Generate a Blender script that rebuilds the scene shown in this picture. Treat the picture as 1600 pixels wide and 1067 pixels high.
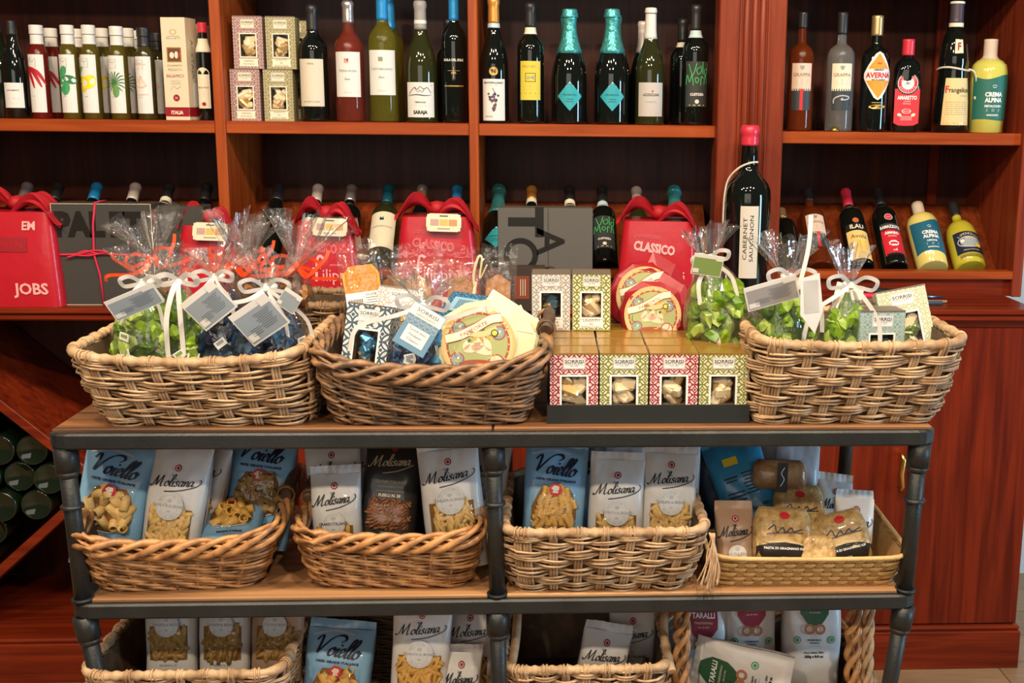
import bpy, bmesh, math, random
from mathutils import Vector, Matrix, noise
from mathutils.geometry import tessellate_polygon
for o in list(bpy.data.objects): bpy.data.objects.remove(o)
C = bpy.context.scene.collection
PI = math.pi
R = math.radians
sin, cos = math.sin, math.cos

# ---------------------------------------------------------------- camera
F = 1825.0; CX = 960.0; CY = 533.5; EYE = 1.45
PITCH = R(11.1); YAW = R(-3.2); ROLL = R(0.62)
camd = bpy.data.cameras.new('camera'); cam = bpy.data.objects.new('camera', camd); C.objects.link(cam)
camd.sensor_width = 36; camd.lens = F/1600*36; camd.shift_x = -(CX-800)/1600; camd.clip_start = .05
MR = Matrix.Rotation(YAW, 4, 'Z') @ Matrix.Rotation(PI/2-PITCH, 4, 'X') @ Matrix.Rotation(ROLL, 4, 'Z')
cam.matrix_world = Matrix.Translation((0, 0, EYE)) @ MR
bpy.context.scene.camera = cam
CAMR = MR.to_3x3()
def ray(px, py): return CAMR @ Vector(((px-CX)/F, -(py-CY)/F, -1))
def at(px, py, Y):                       # point of the place on the vertical plane y = Y
    d = ray(px, py); return Vector((0, 0, EYE)) + d*(Y/d.y)
def on(px, py, z):                       # point of the place on the level z
    d = ray(px, py); return Vector((0, 0, EYE)) + d*((z-EYE)/d.z)

# ---------------------------------------------------------------- light
sc = bpy.context.scene
w = bpy.data.worlds.new('world'); sc.world = w; w.use_nodes = True
w.node_tree.nodes['Background'].inputs[0].default_value = (1.0, .80, .62, 1)
w.node_tree.nodes['Background'].inputs[1].default_value = .05
def area(name, loc, target, sx, sy, col, e, shape='RECTANGLE'):
    l = bpy.data.lights.new(name, 'AREA'); l.shape = shape; l.size = sx; l.size_y = sy
    l.color = col; l.energy = e
    o = bpy.data.objects.new(name, l); C.objects.link(o); o.location = loc
    o.rotation_euler = (Vector(target)-Vector(loc)).to_track_quat('-Z', 'Y').to_euler()
    return o
WARM = (1, .80, .58)
for i, (x, y, e) in enumerate([(-1.7, .75, 17), (-.95, 1.0, 16), (-.15, .8, 16), (.65, 1.0, 16), (1.4, .8, 16),
                  (-.9, -.6, 20), (.6, -.6, 20)]):
    area('ceiling_spot', (x, y, 2.95), (x*.9, 2.6, .9), .13, .13, WARM, e, 'DISK')
area('window_daylight', (4.4, .55, 1.15), (.2, 2.9, 1.1), .62, 1.7, (.42, .72, 1.0), 66)
area('front_fill', (-.6, -2.6, 2.0), (0, 2.2, .9), 3.2, 1.6, (1.0, .90, .80), 22)  # unseen broad fill light from behind the camera
vs = sc.view_settings
vs.view_transform = 'Standard'; vs.look = 'None'; vs.gamma = 1; vs.exposure = 0.55; vs.use_curve_mapping = False

# ---------------------------------------------------------------- materials
MATS = {}
def nt(name):
    m = bpy.data.materials.new(name); m.use_nodes = True
    return m, m.node_tree.nodes, m.node_tree.links, m.node_tree.nodes['Principled BSDF']
def mat(name, col=(.5, .5, .5), rough=.5, metal=0, trans=0, ior=1.45, coat=0, var=0, vscale=30, bump=0, bscale=60, sheen=0, stretch=(1, 1, 1), col2=None):
    if name in MATS: return MATS[name]
    m, N, L, P = nt(name)
    P.inputs['Base Color'].default_value = (*col, 1); P.inputs['Roughness'].default_value = rough
    P.inputs['Metallic'].default_value = metal; P.inputs['Transmission Weight'].default_value = trans
    P.inputs['IOR'].default_value = ior; P.inputs['Coat Weight'].default_value = coat
    if var or bump or col2:
        tc = N.new('ShaderNodeTexCoord'); mp = N.new('ShaderNodeMapping'); mp.inputs['Scale'].default_value = stretch
        L.new(tc.outputs['Object'], mp.inputs['Vector'])
    if var or col2:
        n = N.new('ShaderNodeTexNoise'); n.inputs['Scale'].default_value = vscale; n.inputs['Detail'].default_value = 4
        L.new(mp.outputs[0], n.inputs['Vector'])
        r = N.new('ShaderNodeValToRGB'); r.color_ramp.elements[0].position = .3; r.color_ramp.elements[1].position = .7
        c2 = col2 if col2 else tuple(c*(1-var) for c in col)
        r.color_ramp.elements[0].color = (*c2, 1); r.color_ramp.elements[1].color = (*col, 1)
        L.new(n.outputs['Fac'], r.inputs['Fac']); L.new(r.outputs[0], P.inputs['Base Color'])
    if bump:
        n = N.new('ShaderNodeTexNoise'); n.inputs['Scale'].default_value = bscale; n.inputs['Detail'].default_value = 3
        L.new(mp.outputs[0], n.inputs['Vector'])
        b = N.new('ShaderNodeBump'); b.inputs['Strength'].default_value = bump; b.inputs['Distance'].default_value = .004
        L.new(n.outputs['Fac'], b.inputs['Height']); L.new(b.outputs[0], P.inputs['Normal'])
    MATS[name] = m
    return m
def wood(name, light, dark, grain='Z', rough=.42, sc1=1.0, coat=.06):
    if name in MATS: return MATS[name]
    m, N, L, P = nt(name)
    tc = N.new('ShaderNodeTexCoord'); mp = N.new('ShaderNodeMapping')
    s = {'X': (1.2, 22, 22), 'Y': (22, 1.2, 22), 'Z': (22, 22, 1.2)}[grain]
    mp.inputs['Scale'].default_value = tuple(v*sc1 for v in s)
    L.new(tc.outputs['Object'], mp.inputs['Vector'])
    n = N.new('ShaderNodeTexNoise'); n.inputs['Scale'].default_value = 2.2; n.inputs['Detail'].default_value = 8; n.inputs['Distortion'].default_value = .6
    L.new(mp.outputs[0], n.inputs['Vector'])
    r = N.new('ShaderNodeValToRGB'); r.color_ramp.elements[0].position = .32; r.color_ramp.elements[1].position = .68
    r.color_ramp.elements[0].color = (*dark, 1); r.color_ramp.elements[1].color = (*light, 1)
    L.new(n.outputs['Fac'], r.inputs['Fac']); L.new(r.outputs[0], P.inputs['Base Color'])
    P.inputs['Roughness'].default_value = rough; P.inputs['Coat Weight'].default_value = coat; P.inputs['Coat Roughness'].default_value = .2; P.inputs['Specular IOR Level'].default_value = .22
    b = N.new('ShaderNodeBump'); b.inputs['Strength'].default_value = .15; b.inputs['Distance'].default_value = .002
    L.new(n.outputs['Fac'], b.inputs['Height']); L.new(b.outputs[0], P.inputs['Normal'])
    MATS[name] = m; return m
def film(name='cellophane', tint=(1, 1, 1), base=.08, rough=.06, milk=.05):
    if name in MATS: return MATS[name]
    m, N, L, P = nt(name); out = N['Material Output']; N.remove(P)
    t = N.new('ShaderNodeBsdfTransparent'); t.inputs[0].default_value = (*tint, 1)
    g = N.new('ShaderNodeBsdfGlossy'); g.inputs['Roughness'].default_value = rough; g.inputs['Color'].default_value = (1, 1, 1, 1)
    d = N.new('ShaderNodeBsdfDiffuse'); d.inputs['Color'].default_value = (.85, .85, .85, 1)
    lw = N.new('ShaderNodeLayerWeight'); lw.inputs['Blend'].default_value = .35
    mm = N.new('ShaderNodeMath'); mm.operation = 'MULTIPLY_ADD'; mm.inputs[1].default_value = .55 if base > .055 else .25; mm.inputs[2].default_value = base
    L.new(lw.outputs['Fresnel'], mm.inputs[0])
    a = N.new('ShaderNodeMixShader'); b = N.new('ShaderNodeMixShader')
    a.inputs[0].default_value = milk; L.new(t.outputs[0], a.inputs[1]); L.new(d.outputs[0], a.inputs[2])
    L.new(mm.outputs[0], b.inputs[0]); L.new(a.outputs[0], b.inputs[1]); L.new(g.outputs[0], b.inputs[2])
    L.new(b.outputs[0], out.inputs['Surface'])
    tc = N.new('ShaderNodeTexCoord'); n = N.new('ShaderNodeTexNoise'); n.inputs['Scale'].default_value = 55; n.inputs['Distortion'].default_value = 1.5
    L.new(tc.outputs['Object'], n.inputs['Vector'])
    bp = N.new('ShaderNodeBump'); bp.inputs['Strength'].default_value = .6; bp.inputs['Distance'].default_value = .004
    L.new(n.outputs['Fac'], bp.inputs['Height']); L.new(bp.outputs[0], g.inputs['Normal'])
    MATS[name] = m; return m
def pattern(name, ink, paper, n=62.0):
    """interlaced circles printed on carton, in the box's own x / z metres (UV)"""
    if name in MATS: return MATS[name]
    m, N, L, P = nt(name)
    uv = N.new('ShaderNodeTexCoord')
    def math_(op, a, b=None, c=None):
        q = N.new('ShaderNodeMath'); q.operation = op
        for i, v in enumerate((a, b, c)):
            if v is None: continue
            if isinstance(v, (int, float)): q.inputs[i].default_value = v
            else: L.new(v, q.inputs[i])
        return q.outputs[0]
    sx = N.new('ShaderNodeSeparateXYZ'); L.new(uv.outputs['UV'], sx.inputs[0])
    def dist(off):
        u = math_('SUBTRACT', math_('FRACT', math_('ADD', math_('MULTIPLY', sx.outputs[0], n), off)), .5)
        v = math_('SUBTRACT', math_('FRACT', math_('ADD', math_('MULTIPLY', sx.outputs[1], n), off)), .5)
        return math_('SQRT', math_('ADD', math_('MULTIPLY', u, u), math_('MULTIPLY', v, v)))
    d1, d2 = dist(0.0), dist(.5)
    def line(d, r, wd): return math_('LESS_THAN', math_('ABSOLUTE', math_('SUBTRACT', d, r)), wd)
    fac = math_('MAXIMUM', math_('MAXIMUM', line(d1, .5, .055), line(d2, .5, .055)), math_('MAXIMUM', line(d1, .22, .05), math_('LESS_THAN', d2, .11)))
    mx = N.new('ShaderNodeMix'); mx.data_type = 'RGBA'
    L.new(fac, mx.inputs[0]); mx.inputs[6].default_value = (*paper, 1); mx.inputs[7].default_value = (*ink, 1)
    L.new(mx.outputs[2], P.inputs['Base Color']); P.inputs['Roughness'].default_value = .45
    MATS[name] = m; return m

# ---------------------------------------------------------------- mesh builder
class MB:
    def __init__(s): s.v = []; s.f = []; s.m = []; s.uv = {}; s.mats = []; s.sm = []
    def mi(s, m):
        if m not in s.mats: s.mats.append(m)
        return s.mats.index(m)
    def face(s, idx, m, smooth=False, uv=None):
        if uv: s.uv[len(s.f)] = uv
        s.f.append(tuple(idx)); s.m.append(s.mi(m)); s.sm.append(smooth)
    def add(s, pts): b = len(s.v); s.v.extend(pts); return b
    def box(s, x0, x1, y0, y1, z0, z1, m, M=None, c=0):
        """box with chamfered edges of width c"""
        cx, cy, cz = (x0+x1)/2, (y0+y1)/2, (z0+z1)/2; hx, hy, hz = abs(x1-x0)/2, abs(y1-y0)/2, abs(z1-z0)/2
        c = min(c, hx*.9, hy*.9, hz*.9)
        T = (lambda p: tuple(M @ Vector(p))) if M else (lambda p: p)
        if c <= 0:
            b = s.add([T((cx+i*hx, cy+j*hy, cz+k*hz)) for i in (-1, 1) for j in (-1, 1) for k in (-1, 1)])
            for q in ((0, 1, 3, 2), (4, 6, 7, 5), (0, 4, 5, 1), (2, 3, 7, 6), (0, 2, 6, 4), (1, 5, 7, 3)): s.face([b+i for i in q], m)
            return
        V = {}
        for i in (-1, 1):
            for j in (-1, 1):
                for k in (-1, 1):
                    V[i, j, k, 0] = s.add([T((cx+i*hx, cy+j*(hy-c), cz+k*(hz-c)))])
                    V[i, j, k, 1] = s.add([T((cx+i*(hx-c), cy+j*hy, cz+k*(hz-c)))])
                    V[i, j, k, 2] = s.add([T((cx+i*(hx-c), cy+j*(hy-c), cz+k*hz))])
        def q(a, fl): s.face(a if fl > 0 else a[::-1], m)
        for i in (-1, 1): q([V[i, -1, -1, 0], V[i, 1, -1, 0], V[i, 1, 1, 0], V[i, -1, 1, 0]], i)
        for j in (-1, 1): q([V[-1, j, -1, 1], V[-1, j, 1, 1], V[1, j, 1, 1], V[1, j, -1, 1]], j)
        for k in (-1, 1): q([V[-1, -1, k, 2], V[1, -1, k, 2], V[1, 1, k, 2], V[-1, 1, k, 2]], k)
        for j in (-1, 1):
            for k in (-1, 1): q([V[-1, j, k, 1], V[1, j, k, 1], V[1, j, k, 2], V[-1, j, k, 2]], -1*j*k*-1)
            for i in (-1, 1): q([V[i, j, -1, 0], V[i, j, 1, 0], V[i, j, 1, 1], V[i, j, -1, 1]], i*j)
        for i in (-1, 1):
            for k in (-1, 1): q([V[i, -1, k, 0], V[i, 1, k, 0], V[i, 1, k, 2], V[i, -1, k, 2]], -i*k)
            for j in (-1, 1):
                for k in (-1, 1): q([V[i, j, k, 0], V[i, j, k, 1], V[i, j, k, 2]], i*j*k)
    def tube(s, pts, r, m, n=8, closed=False, caps=True, flat=1.0, rf=None):
        pts = [Vector(p) for p in pts]; K = len(pts); rings = []
        up = Vector((0, 0, 1)); prev = None
        for i, p in enumerate(pts):
            a = pts[(i-1) % K] if (closed or i > 0) else p; b = pts[(i+1) % K] if (closed or i < K-1) else p
            t = (b-a); t = t.normalized() if t.length > 1e-9 else Vector((1, 0, 0))
            if prev is None:
                h = up if abs(t.z) < .9 else Vector((0, 1, 0)); u = t.cross(h).normalized()
            else:
                u = prev - t*prev.dot(t); u = u.normalized() if u.length > 1e-6 else t.orthogonal().normalized()
            prev = u; v = t.cross(u)
            rr = rf(i/max(1, K-1)) if rf else r
            rings.append(s.add([tuple(p + u*(cos(2*PI*k/n)*rr) + v*(sin(2*PI*k/n)*rr*flat)) for k in range(n)]))
        for i in range(K if closed else K-1):
            a, b = rings[i], rings[(i+1) % K]
            for k in range(n): s.face((a+k, a+(k+1) % n, b+(k+1) % n, b+k), m, True)
        if caps and not closed:
            s.face([rings[0]+k for k in range(n)][::-1], m); s.face([rings[-1]+k for k in range(n)], m)
    def lathe(s, prof, m, n=32, M=None, mfun=None, fn=None):
        T = (lambda p: tuple(M @ Vector(p))) if M else (lambda p: p)
        rings = []
        for (r, z) in prof:
            P = []
            for k in range(n):
                a = 2*PI*k/n; q = (r*cos(a), r*sin(a), z)
                if fn: q = fn(q, a)
                P.append(T(q))
            rings.append(s.add(P))
        for i in range(len(prof)-1):
            a, b = rings[i], rings[i+1]; mm = mfun(i) if mfun else m
            for k in range(n): s.face((a+k, a+(k+1) % n, b+(k+1) % n, b+k), mm, True)
    def grid(s, fn, nu, nv, m, cu=False, cv=False, smooth=True, uvf=None):
        NU = nu if cu else nu+1; NV = nv if cv else nv+1
        b = s.add([tuple(fn(i/nu, j/nv)) for i in range(NU) for j in range(NV)])
        for i in range(nu):
            for j in range(nv):
                i2 = (i+1) % NU; j2 = (j+1) % NV
                s.face((b+i*NV+j, b+i2*NV+j, b+i2*NV+j2, b+i*NV+j2), m, smooth)
    def quad(s, a, b, c, d, m, uv=None): i = s.add([tuple(a), tuple(b), tuple(c), tuple(d)]); s.face((i, i+1, i+2, i+3), m, False, uv)
    def build(s, name, parent=None, fix=False):
        me = bpy.data.meshes.new(name); me.from_pydata(s.v, [], s.f)
        for m in s.mats: me.materials.append(m)
        me.polygons.foreach_set('material_index', s.m); me.polygons.foreach_set('use_smooth', s.sm)
        if s.uv:
            ul = me.uv_layers.new(name='UVMap')
            for fi, uvs in s.uv.items():
                for li, q in zip(me.polygons[fi].loop_indices, uvs): ul.data[li].uv = q
        if fix:
            bm = bmesh.new(); bm.from_mesh(me); bmesh.ops.recalc_face_normals(bm, faces=bm.faces); bm.to_mesh(me); bm.free()
        me.update()
        o = bpy.data.objects.new(name, me); C.objects.link(o)
        if parent: o.parent = parent
        return o

def empty(name, loc=(0, 0, 0), rot=(0, 0, 0)):
    o = bpy.data.objects.new(name, None); C.objects.link(o); o.location = loc; o.rotation_euler = rot; o.empty_display_size = .05
    return o
def tag(o, label=None, cat=None, group=None, kind=None):
    if label: o['label'] = label
    if cat: o['category'] = cat
    if group: o['group'] = group
    if kind: o['kind'] = kind
    return o
def thing(name, label, cat, loc=(0, 0, 0), rot=(0, 0, 0), group=None): return tag(empty(name, loc, rot), label, cat, group)
KIDS = {}
def dup(root, loc=None, rot=None, label=None, group=None, scale=None):
    def cp(o, par):
        c = o.copy(); C.objects.link(c); c.parent = par
        for ch in o.children: cp(ch, c)
        return c
    r = root.copy(); C.objects.link(r)
    if loc is not None: r.location = loc
    if rot is not None: r.rotation_euler = rot
    if label: r['label'] = label
    if group: r['group'] = group
    for ch in root.children: cp(ch, r)
    return r

# ---------------------------------------------------------------- printing on surfaces
_T = {}
def text_mesh(t, bold=0.0):
    k = (t, bold)
    if k not in _T:
        cu = bpy.data.curves.new('t', 'FONT'); cu.body = t; cu.align_x = 'LEFT'; cu.size = 1; cu.offset = bold; cu.resolution_u = 2; cu.fill_mode = 'FRONT'
        ob = bpy.data.objects.new('t', cu); me = bpy.data.meshes.new_from_object(ob)
        v = [(p.co.x, p.co.y) for p in me.vertices]; f = [tuple(p.vertices) for p in me.polygons]
        xs = [p[0] for p in v] or [0, 1]
        _T[k] = (v, f, min(xs), max(xs))
        bpy.data.objects.remove(ob); bpy.data.curves.remove(cu); bpy.data.meshes.remove(me)
    return _T[k]
def crom(P, n=6, closed=False):
    P = [Vector(p) for p in P]; out = []; K = len(P)
    for i in range(K if closed else K-1):
        if closed: a, b, c, d = P[(i-1) % K], P[i], P[(i+1) % K], P[(i+2) % K]
        else: a, b, c, d = P[max(i-1, 0)], P[i], P[i+1], P[min(i+2, K-1)]
        for j in range(n):
            t = j/n; out.append(.5*((2*b)+(c-a)*t+(2*a-5*b+4*c-d)*t*t+(3*b-a-3*c+d)*t**3))
    if not closed: out.append(P[-1])
    return out
SCR = {  # pen strokes of a slanted script hand: x-height .45, ascender 1
 'M': (1.08, [[(-.32, .12), (-.25, .0), (-.05, .1), (.22, .95)], [(.22, .95), (.28, .05)], [(.28, .05), (.75, 1.0)], [(.75, 1.0), (.72, .1), (.84, .0), (1.02, .12)]]),
 'V': (.85, [[(-.15, .72), (-.02, .98), (.14, .88), (.24, .02)], [(.24, .02), (.6, .8), (.95, 1.12), (1.35, 1.15), (1.5, .95), (1.3, .78)]]),
 'o': (.42, [[(.3, .42), (.08, .38), (.04, .1), (.18, .0), (.34, .12), (.34, .36), (.2, .45), (.3, .36), (.48, .38)]]),
 'l': (.25, [[(.0, .1), (.26, .7), (.3, 1.0), (.18, 1.0), (.1, .5), (.1, .05), (.2, .0), (.32, .12)]]),
 'i': (.24, [[(.0, .2), (.13, .44), (.08, .08), (.16, .0), (.3, .12)], [(.15, .60), (.19, .68)], [(.17, .60), (.21, .68)]]),
 's': (.38, [[(.30, .36), (.18, .46), (.08, .36), (.22, .2), (.26, .07), (.13, -.01), (.0, .08)]]),
 'a': (.44, [[(.34, .4), (.15, .42), (.03, .15), (.12, .0), (.3, .2), (.38, .44)], [(.38, .44), (.33, .08), (.4, .0), (.52, .12)]]),
 'n': (.44, [[(.02, .3), (.1, .44), (.08, .0)], [(.08, .0), (.26, .42), (.36, .36), (.33, .06), (.42, .0), (.54, .14)]]),
 'm': (.66, [[(.02, .3), (.1, .44), (.08, .0)], [(.08, .0), (.22, .42), (.31, .36), (.29, .0)], [(.29, .0), (.44, .42), (.54, .36), (.52, .06), (.6, .0), (.74, .14)]]),
 'd': (.44, [[(.34, .4), (.15, .42), (.03, .15), (.12, .0), (.3, .2), (.4, 1.0)], [(.4, 1.0), (.34, .08), (.42, .0), (.52, .12)]]),
 'e': (.32, [[(.02, .15), (.26, .3), (.22, .45), (.08, .4), (.05, .1), (.16, .0), (.36, .14)]]),
 'r': (.3, [[(.0, .2), (.1, .5), (.12, .38), (.26, .42), (.22, .06), (.3, .0), (.38, .12)]]),
 'L': (.6, [[(.5, .9), (.4, 1.02), (.26, .8), (.2, .1), (.0, .04), (.1, -.04), (.3, .06), (.6, .0)]]),
 'C': (.6, [[(.55, .85), (.4, 1.0), (.1, .7), (.08, .1), (.3, -.02), (.58, .15)]]),
 'f': (.26, [[(.3, .9), (.22, 1.0), (.12, .6), (.04, -.3)], [(-.05, .42), (.28, .44)]]),
 't': (.24, [[(.16, .8), (.08, .1), (.18, .0), (.3, .12)], [(-.02, .48), (.26, .5)]]),
}
class Art:
    """coloured flat shapes in (x, z) metres that get laid on a surface"""
    def __init__(s): s.items = []
    def raw(s, v, f, m, l): s.items.append((v, f, m, l))
    def rect(s, cx, cy, w, h, m, l=1, rot=0, cell=.012):
        nx = max(1, int(w/cell)); ny = max(1, int(h/cell)); c, sn = cos(rot), sin(rot)
        v = []
        for i in range(nx+1):
            for j in range(ny+1):
                x = -w/2+w*i/nx; y = -h/2+h*j/ny; v.append((cx+x*c-y*sn, cy+x*sn+y*c))
        f = [(i*(ny+1)+j, (i+1)*(ny+1)+j, (i+1)*(ny+1)+j+1, i*(ny+1)+j+1) for i in range(nx) for j in range(ny)]
        s.raw(v, f, m, l); return s
    def frame(s, cx, cy, w, h, t, m, l=2):
        s.rect(cx, cy+h/2-t/2, w, t, m, l); s.rect(cx, cy-h/2+t/2, w, t, m, l); s.rect(cx-w/2+t/2, cy, t, h-2*t, m, l); s.rect(cx+w/2-t/2, cy, t, h-2*t, m, l); return s
    def disc(s, cx, cy, r, m, l=1, n=20, ry=None, a0=0, r0=0, rot=0, star=0):
        ry = ry or r; q = max(1, int(max(r, ry)/.012)); v = []; f = []; c, sn = cos(rot), sin(rot)
        for j in range(q+1):
            k0 = (r0/r) + (1-r0/r)*j/q if r0 else j/q
            for i in range(n):
                a = 2*PI*i/n; kk = k0*(1+star*(1 if i % 2 else -1)) if star else k0
                x, y = r*kk*cos(a), ry*kk*sin(a); v.append((cx+x*c-y*sn, cy+x*sn+y*c))
        for j in range(q):
            for i in range(n): f.append((j*n+i, (j+1)*n+i, (j+1)*n+(i+1) % n, j*n+(i+1) % n))
        s.raw(v, f, m, l); return s
    def ring(s, cx, cy, r, t, m, l=2, n=28): return s.disc(cx, cy, r, m, l, n, r0=r-t)
    def poly(s, pts, m, l=1, sub=0):
        t = tessellate_polygon([[Vector((p[0], p[1], 0)) for p in pts]]); v = [tuple(p[:2]) for p in pts]; f = [tuple(q) for q in t]
        for _ in range(sub):
            nf = []; mid = {}
            def md(a, b):
                k = (min(a, b), max(a, b))
                if k not in mid: v.append(((v[a][0]+v[b][0])/2, (v[a][1]+v[b][1])/2)); mid[k] = len(v)-1
                return mid[k]
            for (a, b, c) in f:
                ab, bc, ca = md(a, b), md(b, c), md(c, a); nf += [(a, ab, ca), (ab, b, bc), (ca, bc, c), (ab, bc, ca)]
            f = nf
        s.raw(v, f, m, l); return s
    def text(s, t, cx, cy, h, m, l=2, w=None, shear=0, bold=0.0, rot=0, align='C'):
        """h = capital height"""
        v, f, x0, x1 = text_mesh(t, bold); k = h/.7; kx = k
        if w: kx = w/(x1-x0)
        ox = {'C': -(x0+x1)/2, 'L': -x0, 'R': -x1}[align]; c, sn = cos(rot), sin(rot)
        P = [((x+ox)*kx+shear*(y*k), (y-.35)*k) for x, y in v]
        s.raw([(cx+x*c-y*sn, cy+x*sn+y*c) for x, y in P], f, m, l); return s
    def arct(s, t, cx, cy, r, h, m, a0=90, span=120, l=2, inner=False):
        n = len(t)
        for i, ch in enumerate(t):
            if ch == ' ': continue
            fr = (i+.5)/n-.5; a = a0 - fr*span if not inner else a0 + fr*span; ar = R(a)
            s.text(ch, cx+r*cos(ar), cy+r*sin(ar), h, m, l, rot=(ar-PI/2 if not inner else ar+PI/2))
        return s
    def stroke(s, pts, w, m, l=2, nib=None, n=5, taper=False):
        P = crom([(p[0], p[1], 0) for p in pts], n); v = []; f = []
        for i, p in enumerate(P):
            a = P[max(0, i-1)]; b = P[min(len(P)-1, i+1)]; t = (b-a)
            if t.length < 1e-9: t = Vector((1, 0, 0))
            t.normalize(); nn = Vector((-t.y, t.x, 0)); ww = w
            if nib is not None: ww = w*(.32+.9*abs(sin(math.atan2(t.y, t.x)-nib)))
            if taper: ww *= sin(PI*min(1, max(0, .08+.84*i/(len(P)-1))))
            v += [(p+nn*ww/2)[:2], (p-nn*ww/2)[:2]]
        for i in range(len(P)-1): f.append((2*i, 2*i+1, 2*i+3, 2*i+2))
        s.raw(v, f, m, l); return s
    def script(s, t, cx, cy, h, m, l=2, w=None, pen=.1, slant=.35, rot=0):
        tot = sum(SCR[c][0] for c in t); k = h; kx = (w/tot) if w else k; x = -tot/2; c0, s0 = cos(rot), sin(rot)
        for ch in t:
            adv, ST = SCR[ch]
            for st in ST:
                P = []
                for (a, b) in st:
                    X = (x+a)*kx+slant*(b-.4)*k; Y = (b-.4)*k; P.append((cx+X*c0-Y*s0, cy+X*s0+Y*c0))
                s.stroke(P, pen*h, m, l, nib=.5+rot, n=4)
            x += adv
        return s
    def onto(s, S, mb, base=.0006, step=.00035):
        """S(x, z, h) -> point"""
        for (v, f, m, l) in s.items:
            b = mb.add([tuple(S(p[0], p[1], base+step*l)) for p in v])
            for q in f:
                # keep the printed side facing out (towards -y of the part)
                a = v[q[0]]; bb = v[q[1]]; cc = v[q[2]]
                cr = (bb[0]-a[0])*(cc[1]-a[1])-(bb[1]-a[1])*(cc[0]-a[0])
                mb.face([b+i for i in (q if cr >= 0 else q[::-1])], m)
        return mb
def flat(y=0, x0=0, z0=0): return lambda x, z, h: (x0+x, y-h, z0+z)
def cyl(r, z0=0, turn=0): return lambda x, z, h: ((r+h)*sin(x/r+turn), -(r+h)*cos(x/r+turn), z0+z)
# ---------------------------------------------------------------- colours
cherry = wood('cherry_wood', (.185, .019, .004), (.08, .007, .002), 'Z', .36)
cherryX = wood('cherry_wood_horizontal', (.22, .026, .006), (.10, .010, .003), 'X', .33)
edgeZ = wood('orange_edge_wood', (.42, .092, .016), (.27, .046, .007), 'Z', .4)
edgeX = wood('orange_edge_wood_horizontal', (.38, .074, .012), (.23, .034, .006), 'X', .4)
pilw = wood('pilaster_wood', (.27, .045, .015), (.15, .020, .007), 'Z', .42)
backw = wood('back_panel_wood', (.075, .015, .005), (.028, .005, .002), 'Z', .45, coat=.1)
rackw = wood('rack_board_wood', (.19, .036, .007), (.09, .014, .003), 'Z', .45)
toppine = wood('worn_table_wood', (.34, .155, .06), (.06, .028, .014), 'X', .45, .55)
shelfpine = wood('pale_shelf_wood', (.54, .30, .135), (.19, .085, .035), 'X', .5, .5, coat=0)
steel = mat('grey_painted_steel', (.045, .049, .050), .42, .55, var=.35, vscale=14, bump=.15, bscale=180)
brass = mat('brass', (.75, .48, .13), .25, 1)
WHITE = mat('white_ink', (.86, .86, .84), .5)
CREAM = mat('cream_paper', (.78, .72, .56), .55)
PAPER = mat('paper', (.72, .72, .70), .55)
BLACK = mat('black_ink', (.012, .012, .014), .5)
GREYI = mat('grey_ink', (.30, .30, .31), .5)
LGREY = mat('light_grey_ink', (.50, .51, .52), .5)
REDI = mat('red_ink', (.62, .02, .035), .45)
DRED = mat('dark_red_ink', (.30, .01, .02), .45)
GOLDI = mat('gold_ink', (.65, .42, .12), .35, .6)
NAVY = mat('navy_ink', (.015, .03, .09), .5)
TEAL = mat('teal_ink', (.03, .36, .42), .4)
GREENI = mat('green_ink', (.05, .30, .06), .5)
YELI = mat('yellow_ink', (.85, .62, .03), .5)
ORI = mat('orange_ink', (.90, .33, .03), .5)

# ---------------------------------------------------------------- cabinet dimensions
YF = 3.05; YB = 3.44; YC = 2.83; YBASE = 2.86
zs = at(560, 191, YF).z          # top face of upper shelf
zc = at(1500, 484, YC).z         # counter top
zl = at(1400, 423, YF).z         # low ledge of the hutch
ZT = 2.15
XL = at(-330, 300, YF).x
XR = at(1597, 230, YF).x
def X(px, py=200, Y=None): return at(px, py, YF if Y is None else Y).x
d1 = (X(328, 60), X(345, 60)); d2 = (X(731, 60), X(746, 60))
pl = (X(1124, 60, YF-.03), X(1229, 60, YF-.03))

# setting
fl = MB()
fm, N_, L_, P_ = nt('floor_planks')
tc = N_.new('ShaderNodeTexCoord'); br = N_.new('ShaderNodeTexBrick'); L_.new(tc.outputs['Object'], br.inputs['Vector'])
br.inputs['Scale'].default_value = 1; br.inputs['Brick Width'].default_value = 1.2; br.inputs['Row Height'].default_value = .16; br.inputs['Mortar Size'].default_value = .002
br.inputs['Color1'].default_value = (.50, .33, .19, 1); br.inputs['Color2'].default_value = (.40, .25, .14, 1); br.inputs['Mortar'].default_value = (.18, .1, .05, 1)
ns = N_.new('ShaderNodeTexNoise'); mp = N_.new('ShaderNodeMapping'); mp.inputs['Scale'].default_value = (2, 26, 1); L_.new(tc.outputs['Object'], mp.inputs[0]); L_.new(mp.outputs[0], ns.inputs['Vector'])
ns.inputs['Detail'].default_value = 6
mx = N_.new('ShaderNodeMix'); mx.data_type = 'RGBA'; mx.blend_type = 'MULTIPLY'; mx.inputs[0].default_value = .55
L_.new(br.outputs['Color'], mx.inputs[6]); L_.new(ns.outputs['Fac'], mx.inputs[7]); L_.new(mx.outputs[2], P_.inputs['Base Color']); P_.inputs['Roughness'].default_value = .4
fl.box(-4, 4, -3.5, 4.2, -.05, 0, fm); tag(fl.build('floor'), kind='structure')
wl = MB(); wl.box(-4, 4, YB+.05, YB+.15, 0, 3.1, mat('pale_blue_wall', (.50, .62, .66), .6)); tag(wl.build('wall_back'), kind='structure')

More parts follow.
